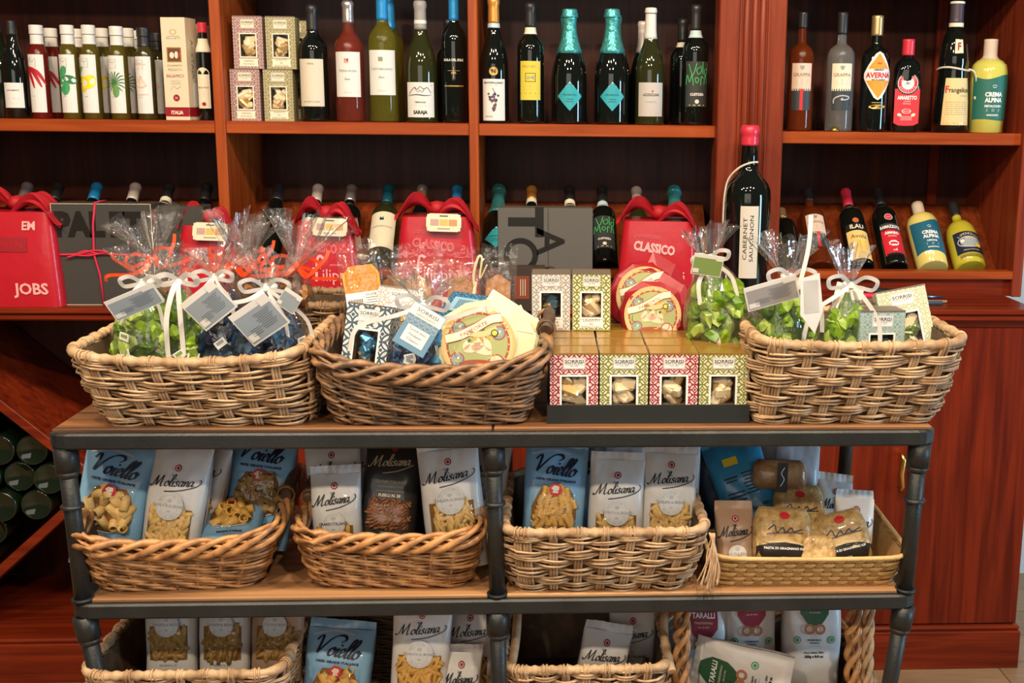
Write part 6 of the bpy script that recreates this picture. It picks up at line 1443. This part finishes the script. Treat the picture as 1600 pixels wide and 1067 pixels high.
def piece(mb, c, kind, m_, rn, ang):
    cx, cy, cz = c; M = Matrix.Translation(c) @ Matrix.Rotation(ang, 4, 'Y') @ Matrix.Rotation(rn.uniform(-.35, .35), 4, 'Z')
    if kind == 'rigatoni':
        M = M @ Matrix.Rotation(rn.choice([-.5, .2, .5, -.9]), 4, 'X')
        L_, r_ = .0125, .0074
        prof = [(r_*.78, -L_), (r_, -L_), (r_*1.0, 0), (r_, L_), (r_*.78, L_), (r_*.74, 0)]
        mb.lathe([(r, z) for r, z in prof]+[prof[0]], m_, 12, M=M @ Matrix.Rotation(0, 4, 'X'))
    elif kind == 'penne':
        L_, r_ = .0155, .0033; pts = [M @ Vector((0, 0, -L_)), M @ Vector((.0006, 0, 0)), M @ Vector((0, 0, L_))]; mb.tube(pts, r_, m_, 7)
    elif kind == 'leaf':
        mb.lathe([(0, -.0105), (.0026, -.008), (.0044, -.0025), (.0045, .0025), (.0026, .008), (0, .0105)], m_, 8, M=M @ Matrix.Scale(.75, 4, (0, 1, 0)))
    elif kind == 'fusilli':
        for q in range(2): mb.tube([M @ Vector((.0034*cos(a*.75+PI*q), .0034*sin(a*.75+PI*q), -.011+.022*a/16)) for a in range(17)], .0021, m_, 5)
    elif kind == 'ridged':
        mb.tube([M @ Vector((.0025*sin(k*.22), 0, -.014+.028*k/18)) for k in range(19)], .004, m_, 8, rf=lambda t: .0050+.0012*cos(t*18*PI) )
    elif kind == 'noodle':
        mb.tube([M @ Vector((.004*sin(k*.6), .001*cos(k), -.014+.028*k/10)) for k in range(11)], .0011, m_, 4)
def V_win(W_, T): return [(-W_*.26, T-.094), (-W_*.20, T-.084), (W_*.20, T-.084), (W_*.28, T-.094), (W_*.34, T-.115), (W_*.35, T-.135), (W_*.28, T-.150), (W_*.05, T-.156), (-W_*.2, T-.152), (-W_*.36, T-.140), (-W_*.36, T-.118)]
def pasta_bag(label, px, py_top, wpx, Y, lean=12, roll=0, brand='mol', pasta='penne', pcol='pale', z0=None, name_='', seed=0, H=None, Wd=None, shift=0.0, T_=.050, turn=0, body=None, plain=False, sub='TRAFILATA AL BRONZO', cat='pasta bag', nm='pasta_bag', pyb=None, dens=1.0, location=None, dy=0.0, pillow=False):
    z0 = FM+.012 if z0 is None else z0; la = R(lean); rn = random.Random(seed+100)
    W_ = Wd or wx(px-wpx/2, px+wpx/2, 760, Y)
    yt = Y
    for _ in range(3):
        zt = at(px, py_top, yt).z; Hc = H or max(.09, (zt-z0)/cos(la)); yt = Y+Hc*sin(la)
    Hc = H or Hc
    top = at(px, py_top, yt)
    bx = top.x - Hc*sin(R(roll)) ; by = Y; bz = top.z-Hc*cos(la)*cos(R(roll)) if (H or pyb) else z0
    bz = max(bz, z0)
    t = thing(nm, label, cat, location or (bx, by+T_*.4, bz), (-la, R(roll), R(turn)))
    o1 = rn.uniform(0, 20); w2 = W_/2; th = T_/2
    if brand == 'egg': pillow = True
    def tz(v):
        if pillow: return th*(max(.02, 1-abs(2*v-1)**3))**.5
        return th*(min(1, .72+3*v) if v < .1 else 1.0)*(1-max(0, (v-.62)/.38)**1.7*.86)
    def wz(v):
        if pillow: return w2*(1-.22*abs(2*v-1)**3.5)
        return w2*(.97+.03*v+.012*sin(v*9+o1))
    def front(x, z, h):
        v = min(1, max(0, z/Hc)); k = min(1, abs(x)/wz(v)); y = -tz(v)*(max(0, 1-k**4))**.28
        d = .0022*noise.noise((x*38+o1, z*30, 1.5))+.0016*noise.noise((x*90, z*60+o1, 3.1))*(.4+.9*max(0, v-.6))
        return (x, y+d-h, z)
    m = MB(); bm_ = body or {'voi': VB, 'mol': MW, 'dark': DK}.get(brand, MW); NX = 30
    def fr(u, v):
        s = -cos(PI*u); x = s*wz(v)*.9999; return front(x, v*Hc, 0)
    def bk(u, v):
        s = cos(PI*u); x = s*wz(v); k = min(1, abs(s)); return (x*.9999, tz(v)*(max(0, 1-k**4))**.28+.002*noise.noise((x*38, v*6, o1)), v*Hc)
    m.grid(lambda u, v: fr(u, v), NX, 36, bm_); m.grid(lambda u, v: bk(u, v), 14, 12, bm_)
    b = m.add([fr(i/NX, 0) for i in range(NX+1)]+[bk(i/10, 0) for i in range(1, 10)]); m.face([b+i for i in range(NX+10)][::-1], bm_)
    if not pillow: m.grid(lambda u, v: ((u-.5)*2*wz(1)*.985, .002*sin(u*9+o1)+.0012*sin(u*40)*v+.006*v*v*sin(o1+u*3), Hc+.014*v-.0005), 24, 3, bm_)
    m.build('bag_film', t)
    A = Art(); T = Hc-dy; pz = None; badge = Art(); bl = .0092
    if plain: pass
    elif brand == 'voi':
        A.script('Voiello', shift, T-.030, .027, NVY, 2, w=W_*.66, pen=.15, rot=-.10); A.text('100% GRANI ITALIANI', shift, T-.050, .0038, NVY, 2, w=W_*.62, bold=.04, rot=-.05)
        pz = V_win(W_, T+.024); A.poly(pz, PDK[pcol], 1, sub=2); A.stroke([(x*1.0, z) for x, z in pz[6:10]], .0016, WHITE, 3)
        badge.disc(0, T-.064, .0105, REDI, 1, 10, ry=.0105, star=.05); badge.disc(0, T-.062, .0062, CREAM, 2, 10, ry=.0045, star=.1); badge.rect(0, T-.068, .009, .003, CREAM, 2)
        A.text(name_ or 'RIGATONI', 0, T-.146, .0044, NVY, 2, bold=.05, w=min(W_*.7, .0048*len(name_ or 'RIGATONI'))); A.text('COTTURA 12', 0, T-.154, .0024, NVY, 2); A.text('N. 124', 0, T-.138, .0024, NVY, 2)
        A.stroke([(-W_*.40, T-.010), (-W_*.1, T-.003), (W_*.2, T-.008)], .0030, LGREY, 1)
    elif brand == 'mol':
        A.disc(0, T-.017, .0055, DRED, 2, 18); A.ring(0, T-.017, .0036, .0008, WHITE, 3, 12)
        A.text('la', -W_*.06, T-.0275, .0040, BLACK, 3, shear=.3); A.script('Molisana', -.002, T-.0385, .0170, BLACK, 2, w=W_*.68, pen=.12, rot=.10)
        A.stroke([(-W_*.16, T-.055), (W_*.1, T-.051), (W_*.34, T-.043), (W_*.42, T-.036), (W_*.40, T-.031)], .0014, BLACK, 2)
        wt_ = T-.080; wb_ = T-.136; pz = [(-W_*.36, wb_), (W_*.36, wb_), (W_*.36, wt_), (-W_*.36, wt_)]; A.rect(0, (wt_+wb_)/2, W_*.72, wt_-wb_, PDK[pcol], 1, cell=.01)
        r_ = W_*.23; zc_ = T-.076; badge.disc(0, zc_, r_, PAPER, 1, 30); badge.ring(0, zc_, r_*.92, .0006, LGREY, 2); badge.ring(0, zc_, r_*.66, .0005, LGREY, 2); badge.arct('PASTIFICIO DAL 1912', 0, zc_, r_*.79, r_*.11, GREYI, 90, 140, 2); badge.arct('MOLISE ITALIA', 0, zc_, r_*.79, r_*.10, GREYI, 270, 110, 2, inner=True)
        badge.text(sub, 0, zc_+.001, .0046, BLACK if 'GRANO' in sub else GREYI, 3, w=W_*.56, bold=.02 if 'GRANO' in sub else 0); badge.text('100', 0, zc_-.008, .0028, GREYI, 3); badge.disc(0, zc_+.009, .004, LGREY, 3, 8, ry=.003)
        A.text(name_ or 'PENNE N. 20', 0, T-.144, .0034, GREYI, 2); A.text('500 g', 0, T-.152, .0026, GREYI, 2)
    elif brand == 'dark':
        gi = mat('pale_gold_ink', (.50, .42, .28), .4, .3); A.disc(.0, T-.018, .0045, DRED, 2, 16); A.script('Molisana', -.002, T-.038, .0175, gi, 2, w=W_*.66, pen=.12, rot=.10); A.stroke([(-W_*.16, T-.058), (W_*.1, T-.053), (W_*.36, T-.042)], .0014, gi, 2)
        A.text('GRANO ITALIANO', 0, T-.071, .0048, gi, 2, w=W_*.52); A.text('INTEGRALE BIOLOGICO', 0, T-.079, .0026, gi, 2, w=W_*.44); A.rect(0, T-.086, W_*.5, .0006, gi, 1); A.text('FUSILLI N. 28', 0, T-.093, .0044, CREAM, 2, bold=.04)
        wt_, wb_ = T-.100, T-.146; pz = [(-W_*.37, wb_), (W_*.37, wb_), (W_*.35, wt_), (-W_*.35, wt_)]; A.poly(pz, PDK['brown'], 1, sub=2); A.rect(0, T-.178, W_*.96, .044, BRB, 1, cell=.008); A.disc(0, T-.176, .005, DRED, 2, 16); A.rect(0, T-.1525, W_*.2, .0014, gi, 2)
    elif brand == 'taralli':
        bc_ = name_ == 'green' and mat('label_forest', (.03, .10, .045), .45) or mat('label_wine', (.30, .02, .045), .45)
        A.disc(0, T-.030, .026, bc_, 1, 16, ry=.034, star=.03); A.text('TARALLI', 0, T-.022, .0085, WHITE, 2, w=.040, bold=.03); A.text('TRADIZIONALI', 0, T-.034, .0034, CREAM, 2); A.text('olio di oliva', 0, T-.041, .003, CREAM, 2)
        pc_ = mat('pretzel_print', (.50, .24, .07) if name_ == 'green' else (.45, .16, .07), .5)
        for sx in (-1, 1): A.ring(sx*.009, T-.069, .0095, .0042, pc_, 3, 16)
        A.text('INGREDIENTI', 0, T-.088, .0028, BLACK, 2, bold=.03); A.text('ITALIANI', 0, T-.093, .0028, BLACK, 2, bold=.03); A.rect(0, T-.099, .02, .0006, GREYI, 1)
        for sx in (-1, 1): A.disc(sx*.030, T-.088, .0065, mat('eco_green', (.05, .28, .12)), 1, 14); A.ring(sx*.030, T-.088, .0045, .001, WHITE, 2, 12)
        A.text('Peso Netto 250g', 0, T-.110, .0036, BLACK, 2, bold=.03); A.text('250g e 8.8 oz', 0, T-.117, .0042, BLACK, 2, bold=.05)
    elif brand == 'egg':
        A.poly([(-W_*.36, T*.84), (-W_*.1, T*.90), (W_*.18, T*.86), (0, T*.76)], REDI, 2, sub=1) if False else A.disc(0, T*.86, .009, REDI, 2, 7, ry=.006)
        A.stroke([(-.028, T*.62), (-.018, T*.70), (-.014, T*.58), (-.004, T*.66), (.0, T*.58), (.010, T*.66), (.014, T*.60), (.028, T*.64)], .0017, NVY, 3); A.stroke([(-.03, T*.55), (0, T*.58), (.03, T*.58)], .0012, NVY, 3)
        A.poly([(-W_*.46, T*.05), (W_*.46, T*.05), (W_*.47, T*.30), (W_*.25, T*.39), (0, T*.42), (-W_*.25, T*.40), (-W_*.47, T*.34)], DK, 2, sub=3); A.poly([(-W_*.46, T*.34), (W_*.46, T*.31), (W_*.46, T*.36), (0, T*.48), (-W_*.46, T*.40)], mat('translucent_cream', (.66, .50, .26), .4), 1, sub=2); A.text('PASTA DI GRAGNANO IGP', 0, T*.32, .0036, WHITE, 3, w=W_*.7, bold=.03); A.text('uovo', 0, T*.18, .0034, WHITE, 3); A.script('fine', 0, T*.10, .007, WHITE, 3, pen=.12) if False else A.stroke([(-.008, T*.09), (.0, T*.13), (.010, T*.10)], .001, WHITE, 3)
    elif brand == 'back':
        A.rect(-.01, T-.03, .026, .014, YELI, 2); A.rect(-.018, T-.058, .024, .003, NVY, 2); A.rect(-.018, T-.064, .020, .003, NVY, 2)
        for k in range(7): A.rect(.018, T-.055-k*.006, .034-.004*(k % 3), .0022, NVY, 2); 
        for k in range(5): A.rect(-.016, T-.085-k*.007, .030, .0026, NVY, 2)
        A.text('500 g', .030, T-.115, .0055, NVY, 2, bold=.04)
    mm = MB(); A.onto(front, mm, .0010, .0004)
    if badge.items: badge.onto(front, mm, bl, .0003)
    if mm.v: mm.build('printing', t)
    if pz:
        pm = MB(); xs_ = [p_[0] for p_ in pz]; zs_ = [p_[1] for p_ in pz]; cnt = int({'rigatoni': 17, 'penne': 44, 'leaf': 64, 'fusilli': 60, 'ridged': 36, 'noodle': 90}[pasta]*dens)
        mg = {'rigatoni': .007, 'penne': .006, 'leaf': .005, 'fusilli': .007, 'ridged': .007, 'noodle': .007}[pasta]
        cx_ = sum(xs_)/len(xs_); cz_ = sum(zs_)/len(zs_)
        PS = [(cx_+(x-cx_)*(1-mg/(max(xs_)-cx_)), cz_+(z-cz_)*(1-mg/(max(zs_)-cz_))) for x, z in pz]; got = 0; tries = 0; pts_ = []
        while got < cnt and tries < 2000:
            tries += 1; x, z = rn.uniform(min(xs_), max(xs_)), rn.uniform(min(zs_), max(zs_))
            if not inpoly(x, z, PS): continue
            md_ = {'rigatoni': .0118, 'ridged': .0085, 'leaf': .0058, 'penne': .0050, 'fusilli': .0050, 'noodle': .003}[pasta]
            if any((x-a_)**2+(z-b_)**2 < md_**2 for a_, b_ in pts_): continue
            pts_.append((x, z)); got += 1; p = front(x, z, rn.uniform(-.001, .003)); piece(pm, p, pasta, PM[pcol], rn, rn.choice([rn.uniform(-1.4, 1.4), rn.uniform(-.5, .5)]))
        if pm.v:
            o = pm.build('pasta_pieces', t); o['kind'] = 'stuff'
        f = MB(); f.grid(lambda u, v: front(min(xs_)+(max(xs_)-min(xs_))*u, min(zs_)+(max(zs_)-min(zs_))*v, .0085 if 0.02 < u < .98 and .02 < v < .98 else .0008), 10, 10, FILM); f.build('window_film', t)
    return t
# middle shelf, left basket
VO = 'light blue pasta bag '
pasta_bag('light blue pasta bag showing fat rigatoni tubes in the leftmost middle basket', 188, 694, 112, YT+.10, 10, 10, 'voi', 'rigatoni', 'pale', seed=1, dy=.010, name_='MEZZA MANICA RIGATA', T_=.055)
pasta_bag('white pasta bag with small oval pasta, front and centre of the leftmost middle basket', 282, 700, 96, YT+.075, 12, 7, 'mol', 'leaf', 'pale', seed=2, dy=.017, T_=.05, turn=-6)
pasta_bag('white pasta bag directly behind the front white one in the leftmost middle basket', 318, 698, 80, YT+.14, 12, 8, 'mol', 'leaf', 'dim', seed=3, T_=.045, turn=-14)
pasta_bag('white pasta bag deepest behind the two others in the leftmost middle basket', 350, 694, 74, YT+.20, 10, 4, 'mol', 'leaf', 'dim', seed=4, T_=.045)
pasta_bag('light blue pasta bag leaning at the right rear of the leftmost middle basket', 412, 690, 104, YT+.17, 14, 5, 'voi', 'rigatoni', 'dim', seed=5, dy=-.004, name_='RIGATONI', T_=.06)
pasta_bag('light blue pasta bag lying flat at the front right of the leftmost middle basket', 362, 818, 96, YT+.055, 76, 0, 'voi', 'rigatoni', 'gold', seed=6, name_='RIGATONI', T_=.040, H=.175, location=(at(352, 840, YT+.06).x, YT+.070, FM+.052), turn=8)
# second basket
pasta_bag('tall white pasta bag at the left rear of the basket beside the centre leg', 515, 698, 88, YT+.165, 8, -5, 'mol', 'penne', 'gold', seed=7, T_=.05)
pasta_bag('white pasta bag behind the tall one at the rear of the second middle basket', 548, 690, 70, YT+.23, 8, 4, 'mol', 'penne', 'gold', seed=8, T_=.04)
pasta_bag('short white pasta bag in front with yellow pasta, left of the black bag', 521, 746, 80, YT+.085, 10, -2, 'mol', 'leaf', 'gold', seed=9, T_=.05, sub='GRANO ITALIANO')
pasta_bag('black pasta bag with brown fusilli in its window', 618, 690, 92, YT+.105, 16, 5, 'dark', 'fusilli', 'brown', seed=10, T_=.058)
pasta_bag('white pasta bag with penne at the right front of the basket beside the centre leg', 697, 708, 98, YT+.085, 8, -6, 'mol', 'penne', 'pale', seed=11, T_=.055, name_='PENNETTE RIGATE')
pasta_bag('white pasta bag behind the centre leg at the rear of the second middle basket', 762, 696, 80, YT+.17, 10, 8, 'mol', 'penne', 'gold', seed=12, T_=.05)
# third basket
pasta_bag('light blue pasta bag with ridged pasta curls, right of the centre leg', 872, 706, 100, YT+.095, 12, 4, 'voi', 'ridged', 'gold', seed=13, name_='RICCIOLI', T_=.058)
pasta_bag('light blue pasta bag turned sideways behind the one with ridged curls', 905, 702, 66, YT+.16, 10, 6, 'voi', 'ridged', 'gold', seed=14, T_=.05, turn=-30)
pasta_bag('white pasta bag showing only its top behind the front white one, third middle basket', 966, 704, 84, YT+.17, 8, 0, 'mol', 'leaf', 'pale', seed=15, T_=.05)
pasta_bag('white pasta bag with oval pasta, middle of the third middle basket', 967, 724, 88, YT+.09, 10, 3, 'mol', 'leaf', 'pale', seed=16, dy=.006, T_=.052)
pasta_bag('white pasta bag with oval pasta at the right of the third middle basket', 1051, 714, 86, YT+.10, 10, 3, 'mol', 'leaf', 'pale', seed=17, T_=.052)
pasta_bag('white pasta bag standing deep behind the right one in the third middle basket', 1062, 698, 70, YT+.21, 8, 2, 'mol', 'leaf', 'pale', seed=18, T_=.04)
# tray basket
pasta_bag('bright blue bag turned to its back, slumped left behind the tray basket contents', 1140, 700, 92, YT+.20, 20, -18, 'back', None, None, seed=19, T_=.06, body=SB_, H=.165, nm='pasta_bag')
pasta_bag('dark navy bag top hidden behind the bright blue bag', 1110, 698, 60, YT+.27, 10, -10, plain=True, seed=20, T_=.05, body=mat('navy_bag', (.01, .04, .09), .4), H=.15)
pasta_bag('greyish clear plastic bag at the rear of the tray basket', 1185, 695, 90, YT+.29, 10, 2, plain=True, seed=21, T_=.06, body=GRB)
pasta_bag('milky plastic bag rising behind the egg pasta packs in the tray basket', 1252, 700, 70, YT+.24, 14, 6, plain=True, seed=22, T_=.055, body=mat('milky_bag', (.52, .55, .60), .4, coat=.3, bump=.5, bscale=40))
EG = mat('egg_noodle_bag', (.66, .46, .19), .35, coat=.5, col2=(.34, .19, .06), vscale=90, bump=.6, bscale=120); EG2 = mat('wholemeal_noodle_bag', (.24, .10, .045), .3, coat=.5, col2=(.50, .30, .12), vscale=25, bump=.6, bscale=100)
PRM = dict(cat='egg pasta bag', nm='egg_pasta_bag')
pasta_bag('white pasta bag at the right rear of the tray basket', 1310, 756, 56, YT+.19, 14, 8, 'mol', 'leaf', 'pale', seed=24, T_=.045)
pasta_bag('white pasta bag standing in the right end of the tray basket', 1340, 783, 62, YT+.115, 12, 5, 'mol', 'penne', 'pale', seed=25, T_=.045, sub='GRANO ITALIANO')
pasta_bag('clear egg noodle pack with black base label, centre front of the tray basket', 1226, 800, 94, YT+.060, 20, 3, 'egg', None, None, seed=26, T_=.060, body=EG, **PRM)
pasta_bag('tilted clear egg noodle pack right of centre in the tray basket', 1308, 812, 84, YT+.065, 22, -14, 'egg', None, None, seed=27, T_=.055, body=EG, **PRM)
pasta_bag('yellow egg noodle pack stacked behind the centre one', 1250, 765, 84, YT+.165, 16, 0, 'egg', None, None, seed=28, T_=.055, body=EG, **PRM)
t = pasta_bag('brown wholemeal noodle pack with black band on top of the tray basket pile', 1222, 724, 86, YT+.19, 10, 3, None, None, None, seed=29, T_=.055, body=EG2, plain=True, pillow=True, H=.052, **PRM)
A = Art(); A.rect(0, .025, .018, .05, DK, 1); A.stroke([(-.003, .010), (.003, .022), (-.002, .032), (.003, .042)], .0012, WHITE, 2); m = MB(); A.onto(flat(-.030), m); m.build('label_band', t)
pasta_bag('brownish pack lying low at the left front of the tray basket', 1148, 806, 62, YT+.085, 24, 0, 'mol', 'leaf', 'gold', seed=30, T_=.04, body=BRB)
pasta_bag('golden noodle pack glimpsed low between the two egg noodle packs', 1275, 858, 60, YT+.055, 30, 0, plain=True, seed=31, T_=.03, body=EG, H=.06, z0=FM+.02, **PRM)
# lowest shelf
FLz = FL+.012
for px, sd, turn, lab, pc, pk_ in ((264, 32, 0, 'upright white pasta bag, left one of three in the lowest left basket', 'dim', 'leaf'), (350, 33, 2, 'upright white pasta bag, middle one of three in the lowest left basket', 'dim', 'penne'), (435, 34, 5, 'upright glossy pasta bag, right one of three in the lowest left basket', 'dim', 'leaf')):
    tt = pasta_bag(lab, px, 905, 84, YT+.12, 10, turn*.5, 'mol', pk_, pc, seed=sd, T_=.05, z0=FLz+.052, body=MW if sd < 34 else BRB)
    m = MB(); m.box(-.042, .042, -.02, .03, -.05, -.002, BRB, c=.008); 
for i, px in enumerate((270, 352, 434)):
    q = at(px, 1035, YT+.13); pasta_bag('brown pasta bag lying under the upright ones in the lowest left basket, '+('left', 'middle', 'right')[i], px, 1030, 78, YT+.12, 0, 0, plain=True, seed=40+i, T_=.09, body=BRB, H=.046, location=(q.x, YT+.16, FLz+.0))
pasta_bag('light blue pasta bag slumped at the front of the lowest shelf with its top folded', 532, 992, 112, YT+.10, 14, 5, 'voi', 'rigatoni', 'gold', seed=35, T_=.07, z0=FL+.002, name_='RIGATONI', body=VB)
pasta_bag('tall white pasta bag with penne on the lowest shelf, right of the slumped blue one', 660, 950, 96, YT+.085, 8, 3, 'mol', 'penne', 'gold', seed=36, T_=.055, z0=FL+.002)
pasta_bag('white pasta bag upper right of the tall penne bag on the lowest shelf', 735, 955, 84, YT+.16, 12, 2, 'mol', 'penne', 'gold', seed=37, T_=.05, z0=FL+.002)
pasta_bag('crumpled white pasta bag at the foot of the centre leg, lowest shelf', 722, 1026, 66, YT+.09, 10, 4, 'mol', 'penne', 'gold', seed=38, T_=.05, z0=FL+.002)
pasta_bag('white pasta bag leaning in the rear of the open lowest basket', 990, 958, 76, YT+.20, 8, 2, 'mol', 'leaf', 'gold', seed=39, T_=.045, z0=FLz, sub='GRANO ITALIANO')
pasta_bag('white pasta bag tilted in the front of the open lowest basket', 952, 990, 80, YT+.11, 8, 12, 'mol', 'leaf', 'gold', seed=43, T_=.045, z0=FLz, sub='GRANO ITALIANO')
TK = dict(cat='snack bag', nm='taralli_bag', z0=FLz)
pasta_bag('white snack bag with wine-red badge, left one on the lowest shelf at right', 1100, 945, 78, YT+.17, 6, 1, 'taralli', None, None, seed=44, T_=.05, name_='red', **TK)
pasta_bag('white snack bag with wine-red badge cut by the shelf frame, second from left', 1175, 925, 82, YT+.17, 6, 0, 'taralli', None, None, seed=45, T_=.05, name_='red', **TK)
pasta_bag('white snack bag with dark green badge, rightmost on the lowest shelf', 1274, 922, 94, YT+.15, 6, 1, 'taralli', None, None, seed=46, T_=.06, name_='green', **TK)
pasta_bag('white snack bag with green badge lying sideways in front of the others', 1200, 1012, 100, YT+.08, 14, -82, 'taralli', None, None, seed=47, T_=.04, name_='green', cat='snack bag', nm='taralli_bag', z0=FLz, H=.15, location=(at(1235, 1045, YT+.08).x, YT+.08, FLz+.055))
# woven end-frame basket on the lowest shelf at right
c = Lb4
t = basket('willow_basket', 'willow basket with tall plaited end frames on the lowest shelf at right', (c.x, YT+.19, FL), 0, wb, .26, wb+.05, .29, .075, 'willow', seed=14)
def plait(t, path, r=.010, rr=.0052, m_=WIL):
    P = crom(path, 14); h = MB()
    for q in range(3):
        h.tube([p+Vector((r*cos(i*.42+2*PI*q/3), r*sin(i*.42+2*PI*q/3)*.8, .003*sin(i*.8+q))) for i, p in enumerate(P)], rr, m_, 7)
    return h
for px in (1064, 1330, 1352):
    b = at(px, 1020, YT+.08); h = plait(t, [(b.x-c.x, -.13, .06), (b.x-c.x, -.12, .14), (b.x-c.x, -.115, .215)], .010 if px != 1352 else .007, .0055 if px != 1352 else .0045, WIL if px != 1352 else SEA); h.build('plaited_post', t)
# raised side rims of the open basket
t = [o for o in C.objects if o.get('label', '').startswith('open seagrass basket')][0]
for sx, pxs in ((-1, 806), (1, 1037)):
    b = at(pxs, 1000, YT+.10); x = b.x-t.location.x; h = MB(); b2 = at(815 if sx < 0 else 1034, 970, YT+.25).x-t.location.x
    h.tube(crom([(x-.008*sx*-1, -.15, .115), (x, -.10, .150), ((x+b2)/2, -.03, .19), (b2, .08, .21), (b2, .15, .13)], 8), .0075, SEA, 9); h.build('side_rim', t)
# ears on the lowest left basket
# frayed raffia at the corner of the third middle basket
p = at(1112, 845, YT+.0); t = thing('raffia_tassel', 'frayed raffia strands hanging from the right corner of the third middle basket', 'tassel', p); m = MB(); rn = random.Random(2); fr_ = mat('frayed_raffia', (.62, .42, .25), .7)
for k in range(16):
    a = rn.uniform(-.012, .016); m.tube(crom([(rn.uniform(-.004, .004), rn.uniform(-.004, .004), .012), (a*.5+rn.uniform(-.002, .002), rn.uniform(-.006, .006), -.02), (a-.002, rn.uniform(-.006, .006), -.045), (a*1.3-.008, rn.uniform(-.006, .006), -.066-rn.uniform(0, .018))], 4), .0013, fr_, 5)
m.build('strands', t)
